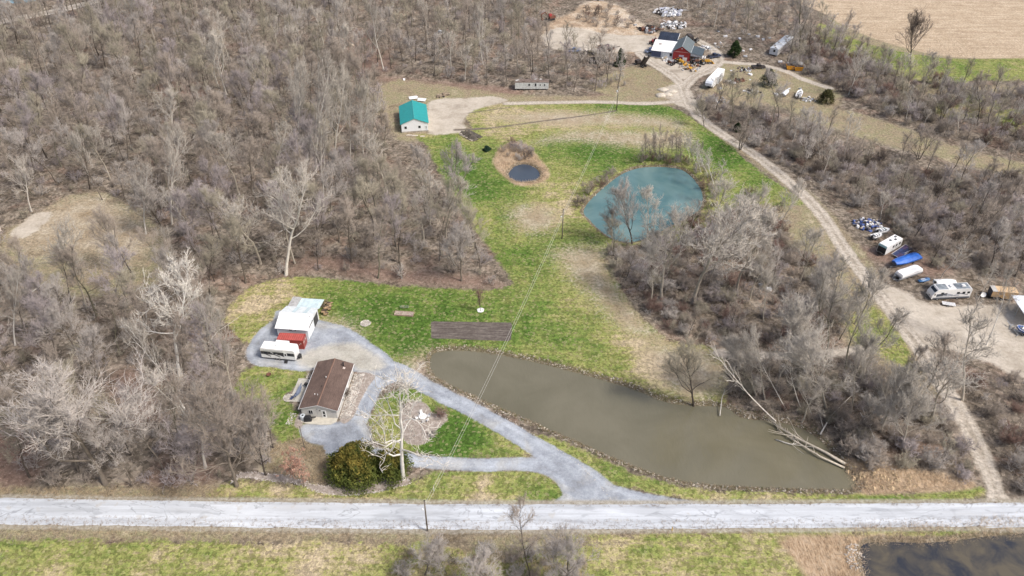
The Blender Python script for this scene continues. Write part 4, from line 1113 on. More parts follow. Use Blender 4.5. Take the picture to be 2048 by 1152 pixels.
KIND = {
    'woods': [grow(100 + i, H=17 + i % 3, clear=.38, r0=.19, nl=12, limb=4.3, e0=.55, e1=1.15, nb=7, nt=6, nn=7, tw=.023) for i in range(6)],
    'spread': [grow(200 + i, H=12, clear=.22, r0=.2, nl=14, limb=5.0, e0=.55, e1=1.2, up=.12, lwig=.2, nb=7, nt=7, nn=7, tw=.023) for i in range(4)],
    'syc': [grow(300 + i, H=17, clear=.36, r0=.26, nl=11, limb=5.0, e0=.5, e1=1.15, up=.12, lwig=.30, nb=7, nt=6, nn=4, tw=.034, wig=.10) for i in range(4)],
    'pole': [grow(400 + i, H=11, clear=.35, r0=.09, nl=11, limb=1.9, e0=.6, e1=1.2, nb=4, nt=4, nn=4, tw=.024) for i in range(3)],
    'snag': [grow(450 + i, H=15, clear=.45, r0=.2, nl=11, limb=3.0, e0=.4, e1=1.1, nb=4, nt=3, nn=0, tw=.035, lwig=.25) for i in range(2)],
    'multi': [grow(480 + i, H=8, clear=.3, r0=.13, nl=14, limb=2.6, e0=.6, e1=1.2, nb=5, nt=5, nn=4, tw=.024, stems=5, spread=.55) for i in range(2)],
    'shrub': [grow(500 + i, H=2.8, clear=.15, r0=.035, nl=16, limb=1.25, e0=.5, e1=1.2, nb=3, nt=4, nn=4, tw=.022, stems=9, spread=.75, lwig=.3, limbs_in_trunk=False) for i in range(4)],
}
PAR = {k: [tree_proto(p, k, BARK['grey'], TWIG['brown']) for p in v] for k, v in KIND.items()}
LOD = [grow(600 + i, H=16, clear=.36, r0=.2, nl=9, limb=4.2, e0=.55, e1=1.15, nb=6, nt=5, nn=5, tw=.032) for i in range(4)]
LODS = [grow(640 + i, H=2.4, clear=.15, r0=.03, nl=10, limb=1.2, e0=.5, e1=1.2, nb=2, nt=3, nn=3, tw=.03, stems=6, spread=.8, lwig=.3, limbs_in_trunk=False) for i in range(3)]
HT = {'woods': 18, 'spread': 12, 'syc': 17, 'pole': 11, 'snag': 15, 'multi': 8, 'shrub': 2.8}

_hr = np.random.default_rng(77)
def single(kind, base, top, label, name='bare_tree', cat='tree', group=None, wood='grey', twig='brown', wide=1.0, var=None, rz=None):
    """one remarked tree: base pixel and top pixel fix its place, height and lean"""
    p = ground(*base); q = GV(top[0], top[1], p[1])
    h = max(1.0, q[2] - p[2]); n = len(PAR[kind]); i = int(_hr.integers(n)) if var is None else var
    s = h / HT[kind]
    t = plant(PAR[kind][i], name, p, label, cat, group, _hr.random() * 6.28 if rz is None else rz, (s * wide, s * wide, s), BARK[wood], TWIG[twig])
    lean = math.atan2(q[0] - p[0], h)
    t.rotation_euler = (Matrix.Rotation(lean, 3, 'Y') @ Matrix.Rotation(t.rotation_euler.z, 3, 'Z')).to_euler()
    HEROES.append((p[0], p[1]))
    return t
HEROES = []

# remarked trees
HERO = grow(901, H=15.5, clear=.30, r0=.32, nl=14, limb=6.2, e0=.25, e1=1.15, lwig=.42, nb=6, nt=5, nn=1, tw=.036, wig=.09, taper=.32, up=.10, bl=.46, tl=.40)
PAR['hero'] = [tree_proto(HERO, 'hero', BARK['white'], TWIG['white'])]; HT['hero'] = 15.5
single('hero', (806, 958), (790, 775), 'great white barked sycamore standing right of the golden cedar by the road', 'sycamore_tree', wood='white', twig='white', wide=.86, rz=1.2)
SY = 'pale sycamores standing out of the woods'
for a in (((370, 820), (283, 655), 'pale sycamore with a long bare leaning trunk in the left woods', 'white', 'pale', .55, 0),
          ((362, 755), (322, 566), 'big white sycamore with a wide crown in the left woods above the leaning one', 'white', 'white', 1.0, 1),
          ((468, 802), (418, 628), 'tan barked slender sycamore at the edge of the lawn left of the patio', 'tan', 'pale', .62, 2),
          ((345, 450), (318, 272), 'tall white sycamore right of the clearing in the left woods', 'pale', 'pale', .6, 3),
          ((292, 468), (262, 345), 'white sycamore with crooked limbs beside the clearing in the woods', 'white', 'pale', .8, 0),
          ((572, 550), (552, 352), 'wide pale crowned sycamore above the top edge of the house lawn', 'pale', 'pale', .95, 1),
          ((205, 400), (150, 275), 'pale topped tree leaning left above the clearing', 'grey', 'pale', .45, 2),
          ((175, 620), (130, 440), 'pale tree below the clearing near the left edge', 'tan', 'pale', .6, 3),
          ((30, 690), (0, 560), 'white branched sycamore at the left edge of the photo', 'white', 'pale', .7, 0),
          ((768, 145), (756, 14), 'pale sycamore at the gap in the woods above the teal barn', 'pale', 'pale', .65, 1),
          ((966, 132), (956, 22), 'pale sycamore behind the barn yard left of the derelict trailer', 'pale', 'pale', .6, 2),
          ((858, 95), (848, 8), 'small pale sycamore near the top edge in the woods', 'pale', 'pale', .5, 0),
          ((1385, 612), (1432, 398), 'huge spreading pale tree between the turquoise pond and the big pond', 'tan', 'pale', 1.05, 3),
          ((1322, 600), (1300, 440), 'pale grey spreading tree left of the huge one below the turquoise pond', 'tan', 'pale', 1.1, 1),
          ((1470, 600), (1510, 430), 'pale tree right of the huge spreading one below the turquoise pond', 'tan', 'pale', .9, 2),
          ((1858, 850), (1900, 712), 'pale many branched tree leaning right beside the dirt track', 'tan', 'pale', 1.15, 0),
          ((1925, 800), (1985, 650), 'white branched tree leaning over the dirt track by the storage lot', 'tan', 'pale', .9, 1),
          ((1972, 690), (2020, 560), 'white trunked tree beside the big white canopy', 'white', 'pale', .5, 2)):
    single('syc', a[0], a[1], a[2], 'sycamore_tree', 'tree', SY, a[3], a[4], a[5], a[6])
for i, (bx, by, tx, ty) in enumerate(((598, 330, 590, 140), (632, 345, 622, 132), (668, 335, 662, 150), (700, 320, 692, 150), (728, 325, 724, 170), (648, 400, 640, 240), (612, 290, 606, 130))):
    single('syc', (bx, by), (tx, ty), ['third', 'fourth', 'fifth', 'sixth', 'rightmost', 'foremost', 'hindmost'][i] + ' pale sycamore of the close row left of the teal barn', 'sycamore_tree', 'tree', 'row of pale sycamores left of the teal barn', 'pale', 'pale', .5)
for a in (((212, 968), (168, 778), 'broad grey tree with a thick leaning trunk above the road at lower left', 'spread', 'grey', 'grey', 1.25),
          ((384, 968), (372, 862), 'small grey tree behind the roadside right of the broad one', 'spread', 'grey', 'mauve', .9),
          ((474, 972), (432, 815), 'grey tree at the left tip of the roadside stone bed', 'spread', 'grey', 'brown', 1.0),
          ((532, 950), (496, 838), 'dark slim tree standing in the roadside stone bed', 'spread', 'dark', 'grey', .7),
          ((262, 545), (205, 446), 'dark forked tree standing in the lower part of the clearing', 'spread', 'dark', 'brown', .7),
          ((1822, 128), (1838, 40), 'dark round crowned oak in front of the ploughed field', 'spread', 'dark', 'dark', .85),
          ((1598, 100), (1618, -30), 'tall grey tree at the corner of the ploughed field', 'spread', 'olive', 'grey', .75),
          ((1952, 258), (1976, 158), 'dark branching tree in the rough grass at far right', 'woods', 'dark', 'brown', 1.0),
          ((1264, 488), (1258, 384), 'fine dark forked tree at the lower left rim of the turquoise pond', 'spread', 'dark', 'grey', .8),
          ((1226, 484), (1222, 432), 'small tan bushy tree on the lower left bank of the turquoise pond', 'spread', 'tan', 'brown', 1.0),
          ((1388, 808), (1372, 712), 'small leafless tree on the far bank of the big pond', 'spread', 'dark', 'olive', .9),
          ((1408, 252), (1392, 205), 'bent dark tree leaning left above the dirt track', 'spread', 'dark', 'olive', .8),
          ((1505, 415), (1512, 378), 'small dark tree right of the turquoise pond near the track', 'pole', 'dark', 'brown', 1.1),
          ((1650, 720), (1684, 552), 'tall olive trunked tree above the thicket left of the dirt track', 'woods', 'olive', 'pale', .8),
          ((1690, 748), (1722, 560), 'second tall olive tree left of the dirt track leaning right', 'woods', 'olive', 'pale', .75),
          ((1632, 700), (1648, 545), 'slender olive tree left of the two tall ones by the dirt track', 'woods', 'olive', 'pale', .6),
          ((1830, 830), (1868, 690), 'dark vase shaped tree beside the dirt track bend', 'woods', 'olive', 'brown', .9),
          ((1786, 815), (1830, 700), 'thin olive tree left of the vase shaped one', 'woods', 'olive', 'brown', .6),
          ((1062, 1170), (1066, 1052), 'dark bare tree below the road with its top over the asphalt', 'woods', 'dark', 'brown', .8),
          ((850, 1150), (848, 1092), 'grey leafless tree below the utility pole', 'spread', 'grey', 'grey', 1.1),
          ((978, 1190), (978, 1122), 'grey bushy tree below the road between two others', 'spread', 'grey', 'grey', 1.2),
          ((1120, 1200), (1122, 1118), 'grey bushy tree at the right end of the roadside brush', 'spread', 'grey', 'grey', 1.2),
          ((893, 1148), (896, 1098), 'small bare sapling right of the utility pole', 'pole', 'grey', 'grey', 1.2)):
    single(a[3], a[0], a[1], a[2], 'bare_tree', 'tree', None, a[4], a[5], a[6])
for i, a in enumerate((((1552, 838), (1402, 650), 'long white dead tree leaning left over the far end of the big pond', .42), ((1600, 815), (1548, 700), 'broken pale dead trunk leaning left behind the big pond', .5), ((1622, 830), (1580, 735), 'short white dead trunk beside the far end of the big pond', .4), ((1572, 820), (1500, 690), 'thin grey dead tree leaning left among the pond side brush', .4))):
    single('snag', a[0], a[1], a[2], 'dead_tree', 'tree', None, 'pale', 'pale', a[3], i % 2)
BI = 'slim white birches'
for i, (bx, by, tx, ty) in enumerate(((1380, 318, 1372, 262), (1392, 330, 1390, 268), (1402, 345, 1405, 285), (1428, 372, 1430, 300), (1436, 400, 1446, 320), (1416, 355, 1420, 290))):
    single('pole', (bx, by), (tx, ty), ['leftmost', 'second', 'third', 'fifth', 'rightmost', 'fourth'][i] + ' slim white birch along the right rim of the turquoise pond', 'birch_tree', 'tree', 'birches right of the turquoise pond', 'white', 'pale', 1.0)
for i, (bx, by, tx, ty) in enumerate(((1290, 330, 1288, 268), (1302, 328, 1300, 262), (1314, 327, 1313, 270), (1328, 326, 1327, 258), (1340, 327, 1341, 272), (1352, 330, 1354, 264), (1364, 334, 1364, 280))):
    single('pole', (bx, by), (tx, ty), ['leftmost', 'second', 'third', 'fourth', 'fifth', 'sixth', 'rightmost'][i] + ' thin dark sapling on the far rim of the turquoise pond', 'sapling', 'tree', 'saplings on the far rim of the turquoise pond', 'dark', 'brown', .7)
for a in (((1812, 248), (1828, 178), 'slim white birch in the rough grass right of the storage woods'), ((1770, 218), (1776, 186), 'short white birch left of the other birches in the rough grass'), ((1913, 272), (1932, 206), 'slim white birch left of the dark branching tree at far right'), ((1798, 160), (1800, 122), 'pale birch under the green strip of the ploughed field'), ((2010, 262), (2036, 200), 'pale birch clump near the right edge'), ((1720, 195), (1718, 160), 'pale thin birch trunk at the edge of the hedgerow'),
          ((1640, 318), (1652, 248), 'tall bare pole tree beside the brush right of the dirt track'), ((1880, 560), (1905, 470), 'pale leaning birch above the white motorhome'), ((1955, 600), (1985, 520), 'pale forked birch between the motorhome and the tan trailer')):
    single('pole', a[0], a[1], a[2], 'birch_tree', 'tree', BI, 'pale', 'pale', 1.0)
for a in (((1880, 243), (1878, 190), 'dark many stemmed tree at the edge of the rough grass'), ((1700, 330), (1708, 280), 'many stemmed bare tree in the brush right of the track'), ((1835, 320), (1850, 262), 'many stemmed grey tree above the faint track'), ((1480, 300), (1492, 250), 'many stemmed dark tree over the bend of the dirt track'), ((1178, 330 + 60), (1172, 362), 'many stemmed brown shrub tree on the left rim of the turquoise pond')):
    single('multi', a[0], a[1], a[2], 'bare_tree', 'tree', None, 'dark', 'brown', 1.0)

for i, (bx, by, tx, ty) in enumerate(((1530, 800, 1478, 660), (1512, 790, 1470, 690), (1650, 820, 1618, 690), (1700, 830, 1728, 700), (1716, 780, 1740, 670), (1610, 770, 1596, 640), (1480, 760, 1462, 680), (1760, 870, 1790, 750), (1800, 905, 1826, 800))):
    single('spread' if i % 3 else 'syc', (bx, by), (tx, ty), ['pale tree leaning left over the far pond bank', 'second pale tree leaning left over the far pond bank', 'pale leaning tree behind the end of the big pond', 'tan tree leaning right in the pond side brush', 'tall tan tree leaning towards the dirt track', 'tall pale tree above the dead trunks', 'pale bushy tree at the corner of the pond brush', 'tan tree in the lower pond side brush', 'tan tree beside the lower bend of the dirt track'][i], 'bare_tree', 'tree', None, 'tan', 'pale', [.6, .9, .9][i % 3])
# columnar young tree in the lawn with its ring of white stones
COL = grow(777, H=4.2, clear=.18, r0=.06, nl=18, limb=1.5, e0=1.15, e1=1.3, nb=3, nt=3, nn=3, tw=.02, wig=.03, lwig=.06)
PAR['col'] = [tree_proto(COL, 'col', BARK['dark'], TWIG['red'])]; HT['col'] = 4.2
single('col', (961, 622), (959, 586), 'young upright brown tree in a ring of white stones on the lawn', 'young_tree', wood='dark', twig='red', wide=.8)

# leaf-faced crowns
def leaf_cloud(rng, centers, rad, per, size, flat=.5):
    V, F = [], []
    c = np.repeat(centers, per, 0); r = np.repeat(rad, per)
    d = rng.normal(size=(len(c), 3)); d /= np.linalg.norm(d, axis=1)[:, None]
    p = c + d * (r * rng.random(len(c)) ** .4)[:, None]
    n = d + rng.normal(size=d.shape) * .6; n /= np.linalg.norm(n, axis=1)[:, None]
    a = np.cross(n, rng.normal(size=n.shape)); a /= np.linalg.norm(a, axis=1)[:, None]
    b = np.cross(n, a); s = size * (.6 + .8 * rng.random(len(c)))[:, None]
    V = np.stack([p - a * s, p + b * s * flat + n * s * .2, p + a * s, p - b * s * flat + n * s * .2], 1).reshape(-1, 3)
    o = np.arange(len(c))[:, None] * 4
    return V, np.concatenate([o + np.array([[0, 1, 2]]), o + np.array([[0, 2, 3]])])
def leaf_mat(name, c1, c2, hi=None, z0=0, z1=1):
    b = NB(name)
    n = b.noise(.55, 4, .65, obj=True); f = b.noise(5, 2, .6, obj=True)
    col = b.ramp(b.math('ADD', b.math('MULTIPLY', n, .7), b.math('MULTIPLY', f, .3)), [(.36, c1), (.62, c2)])
    if hi is not None:
        x = b.n.new('ShaderNodeSeparateXYZ'); b.l.new(b.pos(True), x.inputs[0])
        col = b.mix(b.math('MULTIPLY', b.step(b.math('ADD', x.outputs[2], b.math('MULTIPLY', b.math('SUBTRACT', n, .5), 9)), z0, z1), b.step(n, .35, .6)), col, hi)
    b.done(col, .8, spec=.2)
    return b.m
def conifer(name, loc, label, H, R, m, seed, clumps=150, per=60, size=.2, shape=1.2, wob=.25, cat='tree', base=.05):
    rng = np.random.default_rng(seed)
    t = thing(name, label, cat, loc)
    tr = MB(); tr.smooth = True; tr.tube([(0, 0, -.3), (0, 0, H * .5), (0, 0, H * .9)], [R * .07 + .05, R * .05 + .03, .02], 8); tr.build('trunk', BARK['dark'], t)
    u = rng.random(clumps) ** .8; az = rng.random(clumps) * 6.283
    prof = (1 - u) ** (1 / shape) * (1 + wob * np.sin(az * 3 + seed) * rng.random(clumps))
    rr = R * prof * (.45 + .55 * rng.random(clumps) ** .4)
    c = np.stack([rr * np.cos(az), rr * np.sin(az), H * (base + (.97 - base) * u)], 1)
    V, F = leaf_cloud(rng, c, R * .16 + .22 * R * (1 - u), per, size)
    o = link(bpy.data.objects.new('crown', np_mesh(name + '_crown', V, F, m))); o.parent = t
    HEROES.append((loc[0], loc[1]))
    return t
ced = leaf_mat('cedar_foliage', (.038, .056, .013), (.140, .165, .036), (.24, .19, .042), 2.6, 6.5)
conifer('cedar_tree', ground(712, 950), 'large golden green cedar bush beside the road left of the white sycamore', 8.0, 4.6, ced, 11, 320, 66, .23, 1.75, .5, base=.08)
conifer('cedar_tree', ground(783, 944), 'smaller dark cedar half hidden behind the white sycamore by the road', 5.8, 3.4, ced, 12, 190, 60, .22, 1.8, .45, base=.08)
spr = leaf_mat('spruce_foliage', (.014, .030, .010), (.045, .075, .022))
spb = leaf_mat('dull_juniper_foliage', (.03, .042, .026), (.09, .10, .065))
conifer('spruce_tree', ground(1239, 131), 'dark spruce standing below the sand pit left of the workshop', 7.0, 2.0, spr, 21, 90, 50, .25, 1.2)
conifer('spruce_tree', ground(1468, 114), 'dark round spruce right of the junk yard loop', 6.2, 2.9, spr, 22, 100, 44, .25, 1.5, .35)
conifer('juniper_tree', ground(1535, 172), 'dull grey green juniper in the meadow right of the white camper', 6.5, 3.2, spb, 23, 90, 34, .24, 1.7, .4)
conifer('juniper_tree', ground(1652, 206), 'olive juniper bush right of the white boat', 5.2, 3.0, leaf_mat('olive_juniper', (.04, .045, .018), (.13, .12, .05)), 24, 80, 34, .24, 1.6, .4)
conifer('juniper_tree', ground(1474, 262), 'small green juniper at the edge of the brush by the track', 3.0, 1.4, spr, 25, 50, 40, .22, 1.8)
conifer('juniper_shrub', ground(1040 - 66, 301), 'small blue green evergreen shrub on the lawn left of the small pond', 1.6, 1.3, leaf_mat('blue_juniper', (.02, .045, .03), (.05, .10, .06)), 26, 40, 40, .18, 2.2, cat='shrub')
# young oak keeping its pink-brown leaves
p = ground(608, 972); rg = np.random.default_rng(31)
OAK = grow(778, H=6.3, clear=.2, r0=.11, nl=14, limb=3.4, e0=.3, e1=1.1, nb=5, nt=4, nn=2, tw=.02)
PAR['oak'] = [tree_proto(OAK, 'oak', BARK['grey'], TWIG['brown'])]
ok = plant(PAR['oak'][0], 'oak_tree', p, 'young oak still holding pinkish brown leaves left of the golden cedar', 'tree')
wv, wf = OAK.arrays('crown'); pk = wv[rg.integers(0, len(wv), 420)]
V, F = leaf_cloud(rg, pk, np.full(len(pk), .3), 8, .10, .7)
o = link(bpy.data.objects.new('leaves', np_mesh('oak_leaves', V, F, leaf_mat('dead_oak_leaf', (.34, .18, .13), (.56, .34, .26))))); o.parent = ok
HEROES.append((p[0], p[1]))

# ---- woods by area
def scatter(polys, spacing, rng, avoid=(), jit=1.0):
    """points at least `spacing` apart inside the outlines"""
    out = []
    for q in polys:
        lo, hi = q.min(0), q.max(0)
        n = int((hi[0] - lo[0]) * (hi[1] - lo[1]) / spacing ** 2 * 2.2) + 8
        c = lo + rng.random((n, 2)) * (hi - lo)
        c = c[sdf_poly(c, q) > 0]
        out.append(c)
    c = np.concatenate(out); grid = {}; keep = []
    hx = np.array(HEROES) if HEROES else np.zeros((0, 2))
    bad = np.zeros(len(c), bool)
    for q in avoid: bad |= sdf_poly(c, q) > -.6
    for L, h in avoid_lines: bad |= sdf_line(c, L, np.asarray(h) + (1.8 if spacing < 4.5 else 1.2)) > 0
    if len(hx): bad |= (np.hypot(c[:, None, 0] - hx[None, :, 0], c[:, None, 1] - hx[None, :, 1]).min(1) < min(spacing * .6, 3.0))
    for k in np.nonzero(~bad)[0]:
        x, y = c[k]; i, j = int(x // spacing), int(y // spacing)
        if any(math.hypot(x - a, y - b_) < spacing for u in (-1, 0, 1) for v in (-1, 0, 1) for a, b_ in grid.get((i + u, j + v), ())): continue
        grid.setdefault((i, j), []).append((x, y)); keep.append((x, y))
    return np.array(keep).reshape(-1, 2)
LANE = W([(1735, 590), (1800, 650), (1845, 705), (1880, 765), (1918, 820), (1962, 900), (1975, 960), (1940, 965), (1890, 890), (1836, 812), (1796, 750), (1735, 680)])
avoid_lines = TRACK + GRAVEL_L
AV = PONDS + GRAVEL_P + BUILT + PALE + [ROAD, GARDEN]
R_LEFT = poly([(-130, 70), (0, 62), (120, 40), (230, 2), (420, -70), (700, -75), (700, 30), (690, 90), (730, 150), (755, 200), (790, 275), (838, 285), (868, 350), (912, 425), (958, 490), (992, 550), (1000, 572), (850, 566), (690, 555), (600, 546), (520, 556), (466, 600), (448, 660), (468, 740), (480, 800), (520, 850), (550, 900), (520, 940), (430, 962), (300, 978), (-160, 978)], True)
CLEAR = poly([(6, 480), (60, 438), (130, 396), (200, 384), (270, 418), (325, 470), (335, 560), (262, 604), (130, 596), (20, 560)])
CLEAR2 = poly([(225, 790), (262, 742), (300, 780), (340, 830), (300, 850)])
R_TOP = poly([(735, 150), (700, 60), (705, -75), (1075, -75), (1075, 60), (1095, 98), (1170, 112), (1220, 150), (1250, 172), (1180, 186), (1100, 180), (1030, 178), (950, 168), (870, 158), (790, 150)])
R_KNOLL = poly([(1222, 505), (1262, 490), (1320, 476), (1400, 434), (1470, 428), (1560, 450), (1612, 500), (1655, 560), (1690, 640), (1660, 690), (1560, 696), (1440, 690), (1340, 662), (1288, 622), (1238, 560)])
R_POND = poly([(1452, 800), (1470, 740), (1560, 718), (1680, 712), (1740, 745), (1800, 770), (1860, 800), (1905, 850), (1940, 910), (1960, 955), (1900, 960), (1800, 940), (1710, 920), (1660, 872), (1600, 845), (1500, 830)])
R_EAST = poly([(1930, 770), (2000, 755), (2100, 780), (2250, 800), (2250, 985), (2030, 985), (2000, 940), (1968, 860)])
R_RIGHT = poly([(1396, 238), (1420, 196), (1480, 215), (1560, 240), (1660, 285), (1760, 320), (1860, 350), (1980, 350), (2200, 370), (2200, 540), (2050, 556), (1900, 545), (1840, 530), (1790, 470), (1720, 420), (1660, 390), (1580, 340), (1500, 290), (1440, 262)])
R_HEDGE = poly([(1560, 100), (1610, 60), (1660, 70), (1720, 112), (1800, 150), (1900, 172), (2000, 190), (2200, 205), (2200, 330), (2060, 320), (1960, 290), (1860, 270), (1780, 240), (1700, 195), (1620, 168), (1590, 140)])
R_NORTH = poly([(1340, -75), (1530, -75), (1560, 10), (1600, 60), (1570, 90), (1500, 80), (1440, 70), (1390, 40), (1350, 10)])
R_NORTH2 = poly([(1075, -75), (1330, -75), (1330, 2), (1260, 8), (1090, 10)])
R_BELOW = poly([(790, 1120), (900, 1096), (1000, 1110), (1140, 1104), (1180, 1180), (1160, 1290), (760, 1290)])
for k_, (x, y) in enumerate(scatter([poly([(1272, 318), (1300, 313), (1350, 314), (1392, 324), (1398, 334), (1350, 327), (1300, 326), (1280, 330)])], 1.9, np.random.default_rng(5), PONDS)):
    s_ = .45 + .35 * _hr.random()
    plant(PAR['pole'][k_ % 3], 'sapling', (x, y, gz(x, y)), 'thin bare sapling in the brush strip along the far rim of the turquoise pond', 'tree', 'sapling thicket on the far rim of the turquoise pond', _hr.random() * 6.28, (s_ * .8, s_ * .8, s_), BARK['dark'], TWIG['brown'])
sr = np.random.default_rng(99)
cand = []
def area(poly_, spacing, mix, label, group, avoid=(), hs=(.75, 1.15)):
    for x, y in scatter([poly_], spacing, sr, AV + list(avoid)):
        k = mix[int(sr.integers(len(mix)))]
        s = (hs[0] + (hs[1] - hs[0]) * sr.random())
        px, py = project(x, y, 8)
        if not (-140 < px < 2190 and -110 < py < 1260): continue
        cand.append((HT[k[0]] * s * scale_at(py), k, x, y, s, label, group))
MIXW = [('woods', 'grey', 'brown'), ('woods', 'grey', 'grey'), ('woods', 'olive', 'brown'), ('woods', 'grey', 'mauve'), ('woods', 'grey', 'olive'), ('spread', 'grey', 'grey'), ('woods', 'dark', 'olive')] * 3 + [('syc', 'pale', 'pale'), ('syc', 'tan', 'pale')]
MIXR = [('woods', 'grey', 'brown'), ('woods', 'dark', 'grey'), ('spread', 'grey', 'mauve'), ('pole', 'grey', 'brown'), ('woods', 'olive', 'olive'), ('woods', 'grey', 'grey'), ('pole', 'dark', 'grey')]
area(R_LEFT, 5.9, MIXW, 'bare grey brown tree in the dense woods filling the left side', 'bare trees of the left woods', [CLEAR, CLEAR2, W([(-1200, 976), (0, 978), (1000, 990), (1000, 1400), (-1200, 1400)])])
area(R_TOP, 6.0, MIXW, 'bare grey brown tree in the woods behind the teal barn and derelict trailer', 'bare trees of the woods behind the teal barn', hs=(.6, .95))
area(R_KNOLL, 7.4, [('spread', 'tan', 'pale'), ('spread', 'grey', 'grey'), ('woods', 'tan', 'pale'), ('spread', 'tan', 'grey')], 'leafless tree in the thicket between the turquoise pond and the big pond', 'trees between the two ponds', hs=(.65, 1.05))
area(R_POND, 6.6, [('spread', 'grey', 'grey'), ('spread', 'tan', 'pale'), ('woods', 'tan', 'pale'), ('pole', 'tan', 'pale')], 'leafless tree in the brush between the big pond and the dirt track', 'trees between the big pond and the dirt track', [LANE], hs=(.5, .95))
area(poly([(1630, 640), (1700, 630), (1730, 690), (1775, 760), (1700, 745), (1640, 720)]), 5.0, [('woods', 'olive', 'pale'), ('woods', 'tan', 'pale')], 'tall pale crowned tree in the close stand left of the dirt track', 'pale stand left of the dirt track', [LANE], hs=(.62, .85))
area(R_EAST, 11.0, [('spread', 'grey', 'brown'), ('spread', 'tan', 'pale')], 'leafless tree at the lower right beyond the dirt track', 'trees right of the dirt track by the road', hs=(.45, .75))
area(R_RIGHT, 5.2, MIXR, 'bare tree in the brushy woods right of the dirt track', 'bare trees right of the dirt track', hs=(.5, .95))
area(R_HEDGE, 5.0, MIXR, 'bare tree in the hedgerow below the ploughed field', 'hedgerow trees below the ploughed field', hs=(.5, .85))
area(R_NORTH, 7.0, MIXR, 'bare tree in the strip above the junk yard', 'bare trees above the junk yard', hs=(.4, .85))
area(R_NORTH2, 8.0, MIXR, 'bare tree at the top edge above the sand pit', 'bare trees above the sand pit', hs=(.4, .7))
LM = [((283, 655), 'the leaning bare trunked sycamore'), ((330, 640), 'the big white sycamore of the left woods'), ((440, 700), 'the tan sycamore by the lawn'), ((325, 340), 'the tall white sycamore by the clearing'), ((275, 400), 'the crooked white sycamore by the clearing'),
      ((555, 420), 'the wide sycamore above the house lawn'), ((150, 320), 'the pale topped leaning tree'), ((140, 500), 'the pale tree below the clearing'), ((25, 600), 'the white sycamore at the left edge'), ((650, 210), 'the row of pale sycamores'),
      ((760, 70), 'the pale sycamore of the woodland gap'), ((830, 235), 'the teal roofed barn'), ((190, 850), 'the broad leaning roadside tree'), ((432, 880), 'the grey tree at the stone bed tip'), ((600, 640), 'the white metal garage'), ((215, 455), 'the pale clearing'), ((100, 20), 'the far gravel track'),
      ((1063, 175), 'the derelict pale trailer home'), ((960, 70), 'the pale sycamore behind the barn yard'), ((1340, 100), 'the junk yard workshop'), ((1200, 50), 'the sand pit'), ((1430, 470), 'the huge spreading pale tree'), ((1290, 400), 'the turquoise pond'), ((1450, 640), 'the purple brown thicket'),
      ((1470, 720), 'the leaning white dead tree'), ((1690, 650), 'the tall olive trees by the track'), ((1890, 740), 'the pale tree at the dirt track bend'), ((1650, 900), 'the white fallen trunks'), ((1900, 580), 'the white motorhome'), ((1735, 448), 'the mixed junk heap'), ((1990, 585), 'the tan plywood trailer'),
      ((1540, 155), 'the dull juniper'), ((1650, 190), 'the olive juniper'), ((1600, 190), 'the white meadow boat'), ((1580, 135), 'the yellow skips'), ((1555, 100), 'the silver trailer home'), ((1835, 80), 'the round crowned field oak'), ((1965, 210), 'the dark branching tree'), ((1420, 160), 'the white fifth wheel camper'), ((1468, 100), 'the round dark spruce'),
      ((1820, 210), 'the slim birches'), ((1500, 300), 'the upper bend of the dirt track'), ((1620, 400), 'the middle of the dirt track'), ((1065, 1080), 'the dark tree over the asphalt'), ((850, 1110), 'the utility pole'), ((980, 1130), 'the bushy roadside tree'), ((1960, 960), 'the foot of the dirt track'), ((1810, 960), 'the sandy creek mouth'), ((100, 700), 'the left edge woods'), ((480, 300), 'the middle of the woods'), ((250, 180), 'the dark trunks of the upper woods'), ((450, 120), 'the upper woods'), ((60, 330), 'the dark brush at the left edge'), ((400, 540), 'the brush above the garage')]
SEEN = {}
def uniq(lab, group):
    return lab if SEEN.setdefault(lab, group) == group else lab.replace('leafless', 'bushy leafless')
def landmark(kind, tint, x, y, h, s):
    px, py = project(x, y, h * .6)
    d = [math.hypot(px - a[0], (py - a[1]) * 1.3) for a, n in LM]; i = int(np.argmin(d)); (ax, ay), nm = LM[i]
    w = 'left of' if abs(px - ax) > abs(py - ay) * 1.3 and px < ax else 'right of' if abs(px - ax) > abs(py - ay) * 1.3 else 'behind' if py < ay else 'in front of'
    far = 'just ' if d[i] < 28 else '' if d[i] < 60 else 'well ' if d[i] < 110 else 'far '
    z = 'small' if s < .72 else 'tall' if s > 1.0 else 'middling'
    return '%s %s %s %s%s %s' % (z if far != 'just ' else z, {'pale': 'pale', 'brown': 'brown', 'grey': 'grey', 'mauve': 'mauve', 'olive': 'olive', 'dark': 'dark', 'red': 'reddish'}[tint], kind, far, w, nm)
cand.sort(key=lambda c: -c[0])
